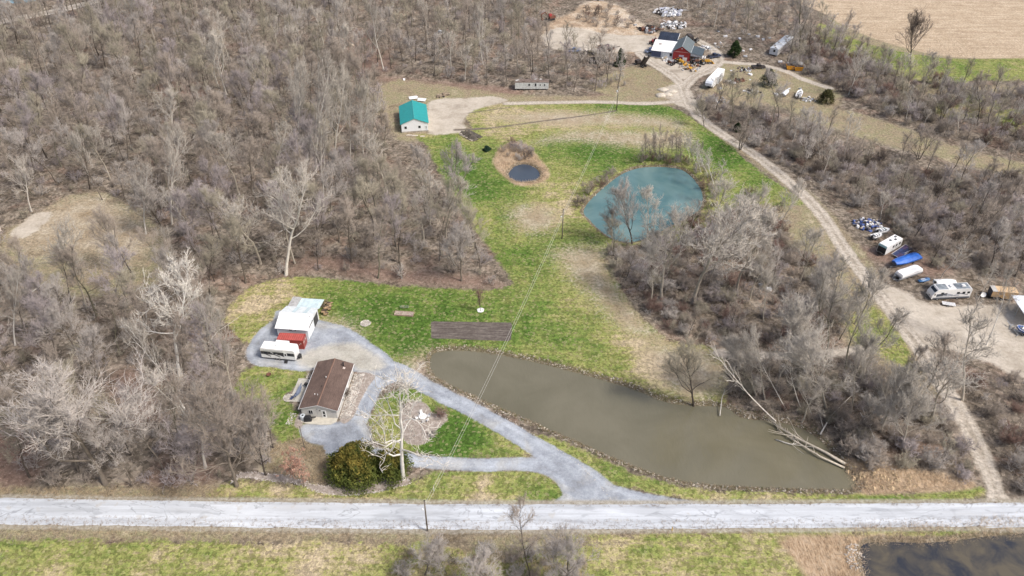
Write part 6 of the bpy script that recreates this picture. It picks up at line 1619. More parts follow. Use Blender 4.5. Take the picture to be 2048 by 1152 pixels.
def panel_trailer():
    A, yaw, L = place2((1797, 524), (1823.5, 508.5)); W_ = 2.5
    t = thing('panel_trailer', 'tilted trailer deck of dark blue panels in a white frame by the blue boat', 'trailer', A, yaw)
    q = MB(); tilt = .22
    z = lambda x: .55 + x * .10
    for i in range(3):
        for j in range(2):
            p = MB(); x0 = .12 + i * (L - .24) / 3; x1 = x0 + (L - .24) / 3 - .05; y0 = .1 + j * (W_ - .2) / 2; y1 = y0 + (W_ - .2) / 2 - .05
            p.add([(x0, y0, z(x0) + .02), (x1, y0, z(x1) + .02), (x1, y1, z(x1) + .02), (x0, y1, z(x0) + .02), (x0, y0, z(x0) - .03), (x1, y0, z(x1) - .03), (x1, y1, z(x1) - .03), (x0, y1, z(x0) - .03)], [(0, 1, 2, 3), (7, 6, 5, 4), (0, 4, 5, 1), (1, 5, 6, 2), (2, 6, 7, 3), (3, 7, 4, 0)])
            p.build('panel', M('navy_panel', (.045, .055, .13), .3, .25, dirt=.2) if (i + j) % 3 else M('plum_panel', (.09, .06, .12), .35, .25, dirt=.2), t)
    for y in (.03, W_ - .03):
        q.tube([(0, y, z(0)), (L, y, z(L))], .055, 6)
    for x in (0, L): q.tube([(x, 0, z(x)), (x, W_, z(x))], .055, 6)
    q.build('frame', M('white_frame', (.7, .68, .66), .5, .1), t)
    q = MB(); q.tube([(L * .75, .1, z(L) + .05), (L * .35, .5, z(0) + .12)], .06, 6); q.build('loose_pole', M('white_frame', (.7, .68, .66), .5, .1), t)
    q = MB()
    for x in (.3, L - .3):
        for y in (.3, W_ - .3): q.box(x - .05, x + .05, y - .05, y + .05, 0, z(x) - .05)
    q.build('leg', STEEL(), t)
    wheels(t, ((L * .5, .1), (L * .5, W_ - .1)), .28, .16)
panel_trailer()
def flat_trailer():
    A, yaw, L = place2((1884, 612), (1911, 616))
    t = thing('flat_trailer', 'small flat white slatted trailer in front of the motorhome', 'trailer', A, yaw)
    for k in range(9):
        q = MB(); q.box(.0 + k * L / 9, k * L / 9 + L / 9 - .06, 0, 1.3, .5, .56); q.build('slat', M('pale_slat', (.62, .63, .65), .6, .1), t)
    q = MB(); q.box(0, L, .1, .18, .4, .5); q.box(0, L, 1.1, 1.18, .4, .5); q.tube([(L, .65, .45), (L + .9, .65, .45)], .05, 6); q.build('frame', STEEL(), t)
    wheels(t, ((L * .4, -.08), (L * .4, 1.38)), .26, .15)
flat_trailer()
def tan_trailer():
    A, yaw, L = place2((1979, 599), (2030, 603)); D, H = 2.4, 2.5
    t = thing('plywood_trailer', 'tan plywood sided box trailer at the storage lot near the right edge', 'trailer', A, yaw)
    tm = M('plywood_tan', (.50, .33, .17), .8, .12, dirt=.15)
    n = 5
    for k in range(n):
        for y in (0, D - .05):
            q = MB(); q.box(k * L / n, (k + 1) * L / n - .02, y, y + .05, .9 if k < 2 else .55, H); q.build('side_panel', tm, t)
        q = MB(); q.box(k * L / n, (k + 1) * L / n - .02, -.05, D + .05, H, H + .06); q.build('roof_panel', M('plywood_roof', (.60, .43, .26), .8, .1, scale=.7, dirt=.35, dirtcol=(.28, .17, .08)) if k else M('grey_roof_panel', (.45, .44, .42), .8, .1), t)
    q = MB(); q.box(.02, .07, .06, D - .06, .7, H); q.box(L - .08, L - .03, .06, D - .06, .6, H); q.build('end_panel', M('dark_end', (.06, .06, .07), .7), t)
    q = MB(); q.box(0, L, .3, .42, .45, .58); q.box(0, L, D - .42, D - .3, .45, .58); q.tube([(-.1, .6, .5), (-1.4, D / 2, .5)], .06, 6); q.tube([(-.1, D - .6, .5), (-1.4, D / 2, .5)], .06, 6); q.build('frame', BLACK(), t)
    wheels(t, ((1.6, -.05), (1.6, D + .05), (2.5, -.05), (2.5, D + .05)), .36, .2)
    for i, (dx, dy, c, lab, cat) in enumerate(((-1.6, .6, 'w', 'round white dish leaning left of the tan plywood trailer', 'dish'), (-1.0, 1.5, 'b', 'dark blue bundle left of the tan plywood trailer', 'bundle'))):
        s, c_ = math.sin(yaw), math.cos(yaw); p = (A[0] + c_ * dx - s * dy, A[1] + s * dx + c_ * dy, A[2])
        if c == 'w':
            q = MB(); q.lathe([(.02, 0), (.3, .05), (.6, .2), (.62, .22), (.3, .09), (.02, .05)], 16); o = q.build('dish', WHITE(), None); o.location = (p[0], p[1], .9); o.rotation_euler = (1.0, 0, -.3)
            tag(o, lab, cat)
            k = thing('dish_stand', 'thin stand under the white dish by the plywood trailer', 'stand', p); q = MB(); q.tube([(0, 0, 0), (0, 0, .9)], .04, 6); q.tube([(-.3, 0, 0), (.3, 0, 0)], .03, 6); q.build('post', STEEL(), k)
        else:
            k = thing('tarp_bundle', lab, cat, p); q = MB(); q.smooth = True; q.loft([[(x, w * math.cos(a), .4 + w * .7 * math.sin(a)) for a in np.linspace(0, 6.283, 8, False)] for x, w in ((-.7, .1), (-.5, .5), (0, .6), (.5, .45), (.7, .1))]); q.build('tarp', BLUEP(), k)
tan_trailer()
t, L_ = (lambda: (None, 0))()
# big white canopy at the right edge
def canopy():
    A = G(2013, 612); t = thing('canopy', 'big white sheet metal canopy on posts at the right edge of the storage lot', 'canopy', A, math.radians(-4))
    for k in range(9):
        q = MB(); q.prof([(k * 1.1, 3.2 - k * .02), (k * 1.1 + 1.07, 3.2 - k * .02), (k * 1.1 + 1.07, 3.26 - k * .02), (k * 1.1, 3.26 - k * .02)], -8.5 + 0.0, .2)
        q.build('roof_panel', M('canopy_white', (.66, .70, .76), .5, .08, dirt=.15), t)
    for x in (.2, 4.5, 9.4):
        for y in (-8.2, -4, 0):
            q = MB(); q.box(x - .07, x + .07, y - .07, y + .07, 0, 3.1); q.build('post', STEEL(), t)
canopy()
for i, (px, py, lab) in enumerate(((2036, 668, 'silver scrap frame under the front edge of the white canopy'), (2020, 655, 'pale scrap boards at the left foot of the white canopy'))):
    p = ground(px, py); t = thing('scrap_heap', lab, 'scrap heap', p, .4, 'scrap under the white canopy'); q = MB()
    for k in range(5): q.rbox((RNG.normal() * .5, RNG.normal() * .4, .2 + k * .16), (1.6, .16, .08), RNG.random() * 3, RNG.normal() * .3, RNG.normal() * .3)
    q.build('bar', STEEL(), t)

# ---- junk yard machines
def tractor(px, py, rz, label, m, sc=1.0, loader=True, group='tractors and loaders around the red barn'):
    t = thing('tractor', label, 'tractor', ground(px, py), rz, group); t.scale = (sc,) * 3
    q = MB(); q.prof([(.2, .7), (2.0, .7), (2.0, 1.25), (1.9, 1.35), (.2, 1.45)], -.32, .32); q.build('bonnet', m, t)
    q = MB(); q.box(-.9, .3, -.3, .3, .6, 1.0); q.build('axle_housing', DARKM(), t)
    q = MB(); q.box(-.75, -.3, -.3, .3, 1.0, 1.15); q.box(-.85, -.75, -.3, .3, 1.1, 1.55); q.build('seat', BLACK(), t)
    for y in (-.75, .75):
        q = MB(); q.rbox((-.55, y, 1.4), (1.2, .35, .05)); q.build('mudguard', m, t)
    q = MB(); q.tube([(1.3, .2, 1.3), (1.3, .2, 2.1)], .05, 6); q.build('exhaust', BLACK(), t)
    q = MB(); q.tube([(0, 0, 1.4), (-.2, 0, 1.65)], .03, 6); q.lathe([(.2, 0), (.2, .03)], 10, (-.22, 0, 1.65)); q.build('steering_wheel', BLACK(), t)
    wheels(t, ((-.55, -.75), (-.55, .75)), .75, .35); wheels(t, ((1.75, -.6), (1.75, .6)), .42, .22)
    if loader:
        q = MB()
        for y in (-.55, .55): q.rbox((1.6, y, 1.1), (2.6, .12, .16), 0, 0, .18)
        q.build('loader_arm', m, t)
        q = MB(); q.profy([(-.9, .2), (.9, .2), (.9, .75), (-.9, .75)], 2.85, 2.92); q.rbox((3.15, 0, .22), (.6, 1.8, .06)); q.build('bucket', m, t)
tractor(1357, 126, -.9, 'yellow loader tractor in front of the red barn', YELP(), 1.15)
tractor(1388, 128, .5, 'rusty dark tractor right of the yellow loader', RUST(), 1.1)
tractor(1408, 128, .2, 'mustard yellow machine at the right corner of the junk yard', YELP(), 1.15)
tractor(1303, 88, 1.2, 'red tractor left of the black carport', REDP(), .95, False)
tractor(1309, 84, 1.2, 'second red tractor tight against the black carport', REDP(), .95, False)
tractor(1343, 130, 2.4, 'dark rusty machine left of the yellow loader', RUST(), .9, False)
tractor(1391, 84, .9, 'dark machine behind the red barn', DARKM(), 1.0, False)
def dump_box(px, py):
    t = thing('dump_trailer', 'dark rusty dump trailer with its bed raised at the bend of the loop track', 'trailer', ground(px, py), 2.2)
    q = MB(); q.rbox((-.6, 0, 2.6), (4.6, 2.3, .15), 0, 0, 1.05)
    for y in (-1.1, 1.1): q.rbox((-.35, y, 2.8), (4.6, .1, .9), 0, 0, 1.05)
    q.build('raised_bed', DARKM(), t)
    q = MB(); q.box(-1.2, 4.2, -.5, -.35, .6, .85); q.box(-1.2, 4.2, .35, .5, .6, .85); q.rbox((1.0, 0, 1.4), (.15, .15, 2.2), 0, 0, -.6); q.build('chassis', DARKM(), t)
    wheels(t, ((-.4, -.85), (-.4, .85), (.6, -.85), (.6, .85), (3.4, -.8), (3.4, .8)), .48, .3)
    q = MB(); q.box(2.6, 4.1, -.95, .95, .8, 1.9); q.build('cab', DARKM(), t)
dump_box(1287, 134)
def excavator(px, py, rz, label):
    t = thing('excavator', label, 'excavator', ground(px, py), rz)
    for y in (-1, 1):
        q = MB(); q.prof([(-1.7, .25), (-1.4, 0), (1.4, 0), (1.7, .25), (1.7, .55), (1.4, .8), (-1.4, .8), (-1.7, .55)], y - .28, y + .28); q.build('track', BLACK(), t)
    q = MB(); q.box(-1.9, 1.0, -1.2, 1.2, .9, 1.9); q.build('house', RUST(), t)
    q = MB(); q.box(.0, 1.3, .3, 1.2, 1.9, 2.9); q.build('cab', REDP(), t)
    q = MB(); q.tube([(.9, -.2, 1.6), (2.6, -.2, 3.6), (4.6, -.2, 3.0)], .25, 6); q.tube([(4.6, -.2, 3.0), (4.2, -.2, 1.0)], .18, 6); q.build('boom', RUST(), t)
    q = MB(); q.rbox((4.0, -.2, .7), (.8, 1.0, .7), 0, 0, .3); q.build('bucket', RUST(), t)
excavator(1101, 40, 3.6, 'dark red excavator at the left end of the sand pit')
def pickup(px, py, rz, label, m, group='old cars and trucks in the junk yard', van=False):
    t = thing('pickup_truck' if not van else 'van', label, 'truck' if not van else 'van', ground(px, py), rz, group)
    q = MB()
    if van: q.prof([(0, .4), (5.0, .4), (5.0, 1.0), (4.3, 1.25), (3.7, 2.1), (.1, 2.15), (0, 1.9)], -.95, .95)
    else: q.prof([(0, .45), (5.2, .45), (5.2, 1.0), (4.9, 1.1), (3.7, 1.15), (3.7, 1.12), (0, 1.1)], -.95, .95)
    q.build('body', m, t)
    if not van:
        q = MB(); q.prof([(1.9, 1.1), (3.8, 1.12), (3.2, 1.75), (2.1, 1.78)], -.85, .85); q.build('cab', m, t)
        q = MB(); q.prof([(3.25, 1.72), (3.83, 1.15), (3.87, 1.17), (3.29, 1.75)], -.8, .8); q.build('windscreen', GLASS(), t)
        q = MB(); q.box(.15, 1.8, -.8, .8, 1.105, 1.12); q.build('bed', BLACK(), t)
    else:
        q = MB(); q.prof([(3.75, 2.05), (4.33, 1.27), (4.37, 1.29), (3.79, 2.08)], -.85, .85); q.build('windscreen', GLASS(), t)
    for y in (-.96, .94):
        q = MB(); q.box(2.1, 3.4, y, y + .02, 1.2 if not van else 1.3, 1.65 if not van else 1.95); q.build('window', GLASS(), t)
    for y in (-.7, .5):
        q = MB(); q.box(5.0 if van else 5.2, 5.05 if van else 5.24, y, y + .25, .7, .9); q.build('headlight', WHITE(), t)
    wheels(t, ((1.0, -.9), (1.0, .9), (4.1, -.9), (4.1, .9)), .36, .22)
NAVY = M('navy_paint', (.035, .045, .085), .4, .15)
pickup(1417, 117, .35, 'dark navy pickup truck at the right end of the junk yard', NAVY)
pickup(1291, 106, .4, 'pale blue pickup at the left end of the white workshop', M('pale_blue_paint', (.36, .42, .58), .5, .15))
pickup(1382, 83, 1.7, 'dark van parked behind the red barn', DARKM(), van=True)
pickup(1136, 104, .1, 'faded blue pickup half hidden by saplings below the sand pit', M('faded_blue', (.22, .28, .45), .6, .15))
pickup(1503, 137, .05, 'dark flatbed truck beside the right hand dirt track', DARKM())
pickup(872, 75, .8, 'pale old truck among the trees near the top of the woods', M('pale_old_paint', (.5, .5, .5), .7, .2))
def skip(px, py, label):
    t = thing('waste_skip', label, 'skip', ground(px, py), -.1, 'yellow skips by the right hand track')
    q = MB(); q.prof([(.4, .2), (3.0, .2), (3.4, 1.7), (0, 1.7)], 0, 1.9); q.build('body', M('skip_yellow', (.62, .28, .02), .6, .12, dirt=.25), t)
    q = MB(); q.box(.1, 3.3, .12, 1.78, 1.69, 1.72); q.build('load', DARKM(), t)
    for x in (.8, 1.6, 2.4):
        q = MB(); q.box(x, x + .12, -.06, 0, .2, 1.6); q.build('rib', M('skip_yellow', (.62, .28, .02), .6, .12, dirt=.25), t)
skip(1572, 140, 'orange yellow skip on the left of two by the track'); skip(1588, 142.5, 'orange yellow skip on the right of two by the track')
def tank_trailer():
    A = ground(1583, 133); t = thing('tank_trailer', 'pale tank trailer behind the right yellow skip', 'trailer', A, -.25)
    q = MB(); q.smooth = True; q.tube([(0, 0, 1.1), (.2, 0, 1.1), (3.6, 0, 1.1), (3.8, 0, 1.1)], [.4, .7, .7, .4], 12); q.build('tank', M('pale_tank', (.55, .58, .62), .5, .15), t)
    wheels(t, ((1.5, -.7), (1.5, .7)), .35, .2)
tank_trailer()

# wreck heaps: dark mixed scrap, each heap one thing with its pieces as parts
def heap(px, py, r, h, n, cols, name, label, seed, cat='scrap heap', size=(.25, .8)):
    rng = np.random.default_rng(seed); t = thing(name, label, cat, ground(px, py))
    for k in range(n):
        a = rng.random() * 6.283; d = r * rng.random() ** .6; z = max(.05, h * (1 - d / r) * rng.random())
        s = size[0] + (size[1] - size[0]) * rng.random()
        q = MB(); ty = int(rng.integers(4)); c = (d * math.cos(a), d * math.sin(a) * .8, z + s * .2)
        if ty == 0: q.rbox(c, (s * 1.6, s, s * .5), rng.random() * 3, rng.normal() * .4, rng.normal() * .4)
        elif ty == 1: q.rbox(c, (s, s * .9, s * .9), rng.random() * 3, rng.normal() * .3, rng.normal() * .3)
        elif ty == 2: q.tube([(c[0], c[1], c[2]), (c[0] + rng.normal() * s * 1.4, c[1] + rng.normal() * s, c[2] + rng.random() * s * .8)], s * .12, 5)
        else: q.wheel(c[0], c[1], c[2], s * .5, s * .3, 8)
        q.build('scrap_piece', cols[int(rng.integers(len(cols)))], t)
    return t
LW = M('scrap_white', (.74, .74, .75), .6, .15); LG = M('scrap_grey', (.35, .36, .38), .6, .2); LB = M('scrap_blue', (.06, .10, .28), .5, .2); LT = M('scrap_tan', (.45, .37, .28), .8, .2)
heap(1336, 30, 6.5, 1.6, 170, [LW, LW, LW, LG, M('scrap_lilac', (.5, .52, .62), .6, .2), DARKM()], 'appliance_heap', 'big pile of white scrap appliances above the junk yard', 1, size=(.5, 1.3))
heap(1347, 55, 6.0, 1.0, 130, [LW, LW, LG, DARKM(), LW], 'appliance_heap', 'lower spread of white scrap sloping down to the black carport', 2, size=(.4, 1.1))
heap(1299, 62, 4.2, 2.0, 60, [DARKM(), DARKM(), RUST(), LG], 'wreck_heap', 'dark heap of wrecked machinery left of the white scrap pile', 3, size=(.6, 1.6))
heap(1735, 450, 4.2, 1.2, 150, [LW, LG, LB, LB, LT, DARKM(), LW], 'junk_heap', 'mixed white and blue junk heap at the top of the storage row', 4, size=(.25, .8))
heap(1212, 99, 3.6, 1.3, 40, [DARKM(), RUST(), M('plum_scrap', (.14, .10, .11), .8, .3)], 'wreck_heap', 'purplish wreck heap below the sand pit left of the small spruce', 5, size=(.6, 1.5))
heap(1176, 107, 3.2, 1.0, 30, [DARKM(), M('olive_scrap', (.13, .115, .085), .8, .3)], 'wreck_heap', 'dull heap of wrecks right of the faded blue pickup', 6, size=(.6, 1.4))
heap(1195, 124, 4.0, 1.2, 40, [DARKM(), M('olive_scrap', (.13, .115, .085), .8, .3)], 'wreck_heap', 'dark scrap heap in the saplings below the other wrecks', 7, size=(.6, 1.5))
heap(1380, 136, 4.6, .8, 60, [LW, LG, RUST(), DARKM(), LT, YELP()], 'scrap_heap', 'scattered scrap row at the point of the junk yard', 8, size=(.3, .9))
heap(1402, 121, 3.6, 1.0, 60, [LT, LW, DARKM(), LT], 'pallet_heap', 'stack of pale pallets and poles right of the side shed', 9, size=(.4, 1.1))
heap(1336, 121, 3.0, .7, 30, [LW, LG, LT], 'pipe_heap', 'heap of pale pipes in front of the white workshop', 10, size=(.4, 1.1))
heap(1408, 97, 3.0, .8, 30, [LW, LG, M('pale_sheet', (.6, .58, .55), .7, .1)], 'sheet_heap', 'pale sheets lying right of the dark roofed side shed', 11, size=(.5, 1.2))
heap(1484, 140, 3.5, .8, 34, [LW, DARKM(), LG, M('plum_scrap', (.14, .10, .11), .8, .3)], 'scrap_heap', 'purplish scrap along the right hand track left of the flatbed truck', 12, size=(.3, .9))
heap(1460, 165, 2.0, .8, 20, [LW, LG, DARKM()], 'scrap_heap', 'grey scrap right of the white fifth wheel camper', 13, size=(.3, .9))
heap(1478, 162, 2.2, .9, 20, [DARKM(), RUST()], 'wreck_heap', 'dark wreck in the meadow left of the dull juniper', 14, size=(.5, 1.1))
heap(1505, 184, 3.0, .6, 26, [DARKM(), LW, LG], 'scrap_heap', 'scrap strewn below the dull juniper', 15, size=(.3, .8))
heap(1615, 200, 3.0, .6, 26, [LW, LW, LG, DARKM()], 'scrap_heap', 'white scrap between the white boat and the olive juniper', 16, size=(.3, .8))
heap(1440, 200, 4.0, .4, 26, [LW, LG, LB], 'scrap_heap', 'low white scrap row behind the brush at the track fork', 17, size=(.25, .7))
heap(1505, 277, 2.0, .5, 22, [LW, LG, DARKM()], 'scrap_heap', 'little grey scrap heap beside the dirt track', 18, size=(.2, .6))
heap(1598, 322, 2.4, .8, 24, [DARKM(), WOODM()], 'brush_pile', 'dark brush pile at the edge of the track', 19, size=(.4, 1.2))
heap(700, 95, 2.4, .8, 18, [DARKM(), LG, LT], 'wreck_heap', 'half hidden wreck at the left of the woodland gap', 20, size=(.4, 1.2))
heap(1440, 92, 3.5, .6, 24, [LW, LG, LT], 'scrap_heap', 'pale scrap scattered above the loop track', 21, size=(.25, .8))
rng = np.random.default_rng(61); SG = 'white scrap pieces lying about the junk yard woods'
for k, (px, py) in enumerate(((1436, 68), (1450, 78), (1478, 84), (1497, 76), (1514, 80), (1525, 85), (1538, 81), (1500, 105), (1485, 108), (1490, 116), (1575, 128), (1560, 126), (1465, 150), (1500, 150), (1500, 160), (1440, 178), (1462, 142), (1578, 178), (1600, 178), (1552, 190), (1284, 60), (1270, 55), (808, 160), (1660, 360), (1690, 378), (1616, 296), (1576, 300), (1520, 575), (1535, 585), (1515, 500))):
    q = MB(); s = .4 + rng.random() * .6; q.rbox((0, 0, s * .25), (s * 1.6, s, s * .5), rng.random() * 3, rng.normal() * .15, rng.normal() * .15); q.rbox((s * .5, s * .3, s * .5), (s * .5, s * .4, s * .3), rng.random())
    o = q.build('scrap_piece' if px > 1200 else 'white_sheet', LW if k % 3 else LG); o.location = ground(px, py)
    tag(o, 'small pale scrap piece lying in the brush around the junk yard and track' if px > 1200 else 'white sheet lying at the wood edge above the teal barn', 'scrap', SG if px > 1200 else None)
# pale rubble piles by the fork
rubble = MB(); rng = np.random.default_rng(12)
for k, (px, py, lab) in enumerate(((1326, 180, 'pale gravel mound nearest the fork of the dirt track'), (1334, 190, 'pale gravel mound in front of the others at the track fork'), (1344, 184, 'pale gravel mound touching the dirt track at the fork'), (1322, 191, 'flat pale gravel mound left of the others at the track fork'))):
    q = MB(); q.smooth = True; n = 10
    q.loft([[(r * math.cos(a) * 1.5 * (1 + .15 * rng.normal()), r * math.sin(a) * (1 + .15 * rng.normal()), z) for a in np.linspace(0, 6.283, n, False)] for r, z in ((1.7, -.1), (1.2, .4), (.6, .8), (.08, .95))])
    o = q.build('gravel_mound', M('pale_rubble', (.50, .45, .38), .9, .15, dirt=.2)); o.location = ground(px, py); tag(o, lab, 'gravel mound', 'gravel mounds at the track fork')
# dark spoil mound and low slab of the same soil by the barn yard
def spoil():
    A = ground(924, 266); B_ = ground(953, 281); d = B_ - A; L = float(np.hypot(d[0], d[1])); t = thing('spoil_mound', 'dark ridge of dug soil at the end of the trench by the barn yard', 'soil mound', A, math.atan2(d[1], d[0]))
    rng = np.random.default_rng(3); q = MB()
    secs = []
    for i in range(14):
        u = i / 13; h = 1.5 * math.sin(math.pi * min(max(u, .05), .95)) ** .5 * (1 + .2 * rng.normal())
        secs.append([(u * L, -1.5 + .2 * rng.normal(), -.2), (u * L, -.8 + .2 * rng.normal(), h * .6), (u * L + .1 * rng.normal(), 0 + .2 * rng.normal(), h), (u * L, .8 + .2 * rng.normal(), h * .55), (u * L, 1.4 + .2 * rng.normal(), -.2)])
    q.loft(secs, True); q.build('soil', M('dark_soil', (.10, .085, .07), .95, .4, scale=.8, dirt=.5, dirtcol=(.30, .27, .23)), t)
    q = MB()
    for i in range(14):
        x = rng.random() * L; q.rbox((x, -1.0 - rng.random() * .5, .3), (.6 + rng.random() * .8, .25, .2), 1.2 + rng.normal() * .3, .3)
    tag(q.build('clods', M('pale_clods', (.36, .32, .27), .95, .3), t), kind='stuff')
    q = MB(); q.rbox((L * .5, 2.2, .12), (L * .9, 1.5, .35), .02, .12); q.build('spread_soil', M('dark_soil', (.10, .085, .07), .95, .4, scale=.8, dirt=.5, dirtcol=(.30, .27, .23)), t)
spoil()
heap(884, 188 + 5, 2.2, .7, 22, [DARKM(), WOODM(), LT], 'brush_pile', 'small dark brush pile behind the teal barn', 25, size=(.4, 1.2))

# ---- house yard
def stone_ring(px, py, r, label, name='fire_pit', cat='fire pit', fill=None, n=22, tone=STONE):
    t = thing(name, label, cat, ground(px, py)); rng = np.random.default_rng(px)
    for k in range(n):
        a = 6.283 * k / n; q = MB(); q.rock((r * math.cos(a), r * math.sin(a), .1), .16 + .07 * rng.random(), rng); q.build('stone', tone, t)
    q = MB(); q.lathe([(0.01, .05), (r * .95, .05), (r * .95, -.1)], 20); q.build('bed', fill or M('ash_gravel', (.38, .35, .31), .95, .3, scale=2), t)
    if fill is None:
        for k in range(n):
            a = rng.random() * 6.283; d = r * .8 * rng.random(); q = MB(); q.rock((d * math.cos(a), d * math.sin(a), .1), .12, rng); q.build('stone', tone, t)
    return t
stone_ring(731, 647, 1.1, 'round stone fire pit on the lawn right of the gravel yard')
stone_ring(577, 796, 1.05, 'round stone fire pit on the lawn left of the brown roofed house')
stone_ring(961, 621, .75, 'ring of white stones around the young upright tree on the lawn', 'stone_ring', 'stone ring', M('white_pebbles', (.72, .73, .73), .8, .12, scale=3), 16, M('white_stone', (.75, .75, .74), .8, .15))
t = thing('fire_bowl', 'small rusty fire bowl on the grass left of the patio', 'fire bowl', ground(538, 751))
q = MB(); q.lathe([(.1, .1), (.5, .3), (.55, .4), (.48, .4), (.3, .25), (.02, .2)], 14); q.build('bowl', RUST(), t)
q = MB(); q.tube([(-.3, 0, 0), (-.2, 0, .2)], .03, 5); q.tube([(.3, 0, 0), (.2, 0, .2)], .03, 5); q.tube([(0, .3, 0), (0, .2, .2)], .03, 5); q.build('leg', BLACK(), t)
def raised_bed():
    A, yaw, L = place2((788, 631), (831, 634)); t = thing('raised_bed', 'low raised garden bed with pinkish boards on the lawn', 'garden bed', A, yaw); L = 4.6
    wm = M('pink_board', (.36, .24, .20), .85, .2)
    for y in (0, 1.5):
        q = MB(); q.box(0, L, y, y + .06, -.05, .32); q.build('board', wm, t)
    for x in (0, L / 3, 2 * L / 3, L - .06):
        q = MB(); q.box(x, x + .06, .06, 1.5, -.05, .32); q.build('board', wm, t)
    q = MB(); q.box(.06, L - .06, .06, 1.5, -.05, .24); q.build('soil', M('strawy_soil', (.34, .28, .23), .95, .35, scale=3), t)
raised_bed()
t = thing('bean_trellis', 'row of grey poles leaning over the lawn behind the raised bed', 'trellis', ground(801, 617), .05)
for k in range(6):
    q = MB(); q.rbox((k * .38, 0, .55), (.06, .06, 1.3), 0, .35); q.build('pole', M('grey_pole', (.42, .43, .40), .8, .2), t)
for z in (.25, .85):
    q = MB(); q.rbox((.95, -.2 + (.85 - z) * .4, z), (2.2, .05, .05)); q.build('rail', M('grey_pole', (.42, .43, .40), .8, .2), t)

# tank drum and black barbecue at the gable
t = thing('water_drum', 'pale round drum standing at the left front corner of the house', 'drum', hp(.35, -.75, .12))
q = MB(); q.lathe([(.55, 0), (.58, .1), (.58, .95), (.5, 1.05), (.3, 1.08), (.28, .95), (.01, .95)], 18); q.build('tank', M('pale_drum', (.55, .60, .64), .4, .06), t); q = MB(); q.lathe([(.22, .955), (.2, 1.0), (.01, 1.0)], 12); q.build('lid', BLACK(), t)
t = thing('covered_barbecue', 'barbecue under a black cover beside the pale drum in front of the house', 'barbecue', hp(1.45, -1.05, .12), .1)
q = MB(); q.loft([[(x * s, y * s2, z) for x, y in ((-.75, -.5), (.75, -.5), (.85, 0), (.75, .5), (-.75, .5), (-.85, 0))] for z, s, s2 in ((0.0, 1.0, 1.0), (.5, .95, .95), (.9, .9, .9), (1.15, .6, .75), (1.22, .3, .4))]); q.build('cover', M('black_cover', (.018, .019, .022), .6, .3, dirt=.1), t)
q = MB(); q.rbox((1.25, 0, .75), (.9, .35, .05)); q.build('side_shelf', BLACK(), t)
# patio: swing/hammock frame, round grill, blue mat
t = thing('hammock_frame', 'long pale hammock frame with a blue hanging cloth on the patio', 'hammock', hp(-2.7, 6.3, .06), 1.42)
q = MB(); q.tube([(-2.2, 0, 1.3), (-1.9, 0, .2), (-1.2, 0, .05), (1.2, 0, .05), (1.9, 0, .2), (2.2, 0, 1.3)], .05, 6); q.tube([(-1.0, -.5, .03), (-1.0, .5, .03)], .04, 6); q.tube([(1.0, -.5, .03), (1.0, .5, .03)], .04, 6); q.build('frame', M('pale_frame', (.6, .6, .6), .5, .1), t)
q = MB(); q.loft([[(x, -w, z), (x, 0, z - .12), (x, w, z), (x, 0, z - .09)] for x, w, z in ((-2.1, .03, 1.25), (-1.2, .35, .75), (0, .5, .5), (1.2, .35, .75), (2.1, .03, 1.25))]); q.build('cloth', M('blue_grey_cloth', (.16, .19, .26), .8, .15), t)
t = thing('kettle_grill', 'round black grill standing on the patio', 'grill', hp(-1.7, 8.6, .06))
q = MB(); q.smooth = True; q.lathe([(.02, .45), (.3, .52), (.42, .75), (.42, .8), (.3, 1.0), (.02, 1.08)], 14); q.build('bowl', BLACK(), t)
for k in range(3):
    q = MB(); q.tube([(.35 * math.cos(k * 2.09), .35 * math.sin(k * 2.09), 0), (.2 * math.cos(k * 2.09), .2 * math.sin(k * 2.09), .55)], .025, 5); q.build('leg', STEEL(), t)
t = thing('lounger', 'dark blue folding lounger at the front of the patio', 'lounger', hp(-3.5, 4.9, .06), .9)
q = MB(); q.box(-.7, .5, -.28, .28, .28, .33); q.rbox((.75, 0, .5), (.6, .56, .05), 0, 0, -.7); q.build('sling', M('navy_sling', (.05, .07, .15), .7), t)
q = MB()
for x in (-.6, .4):
    for y in (-.26, .26): q.tube([(x, y, 0), (x, y, .3)], .02, 5)
q.build('leg', STEEL(), t)
# white garden table and chairs in the mulch bed
p0 = ground(846, 838)
t = thing('garden_table', 'white round garden table in the mulch bed inside the driveway loop', 'table', p0)
q = MB(); q.lathe([(.02, .74), (.85, .74), (.87, .71), (.85, .68), (.02, .68)], 20); q.build('tabletop', WHITE(), t); q = MB(); q.tube([(0, 0, 0), (0, 0, .7)], .06, 8); q.lathe([(.4, 0), (.3, .05), (.05, .1)], 12); q.build('pedestal', WHITE(), t)
for k, (a, lab) in enumerate(((0.3, 'white garden chair right of the round table'), (1.9, 'white garden chair behind the round table'), (3.4, 'white garden chair left of the round table'), (4.9, 'white garden chair in front of the round table'), (5.6, 'white garden chair at the right front of the round table'))):
    c = thing('garden_chair', lab, 'chair', (p0[0] + 1.25 * math.cos(a), p0[1] + 1.25 * math.sin(a), gz(p0[0], p0[1])), a - math.pi / 2, 'white garden chairs around the round table')
    q = MB(); q.box(-.28, .28, -.28, .28, .4, .46); q.build('seat', WHITE(), c)
    q = MB(); q.rbox((0, .28, .75), (.56, .05, .65), 0, -.15); q.build('backrest', WHITE(), c)
    for x in (-.25, .25):
        q = MB(); q.box(x - .03, x + .03, -.25, .3, .62, .66); q.build('armrest', WHITE(), c)
        for y in (-.24, .24):
            q = MB(); q.box(x - .025, x + .025, y - .025, y + .025, 0, .4); q.build('leg', WHITE(), c)
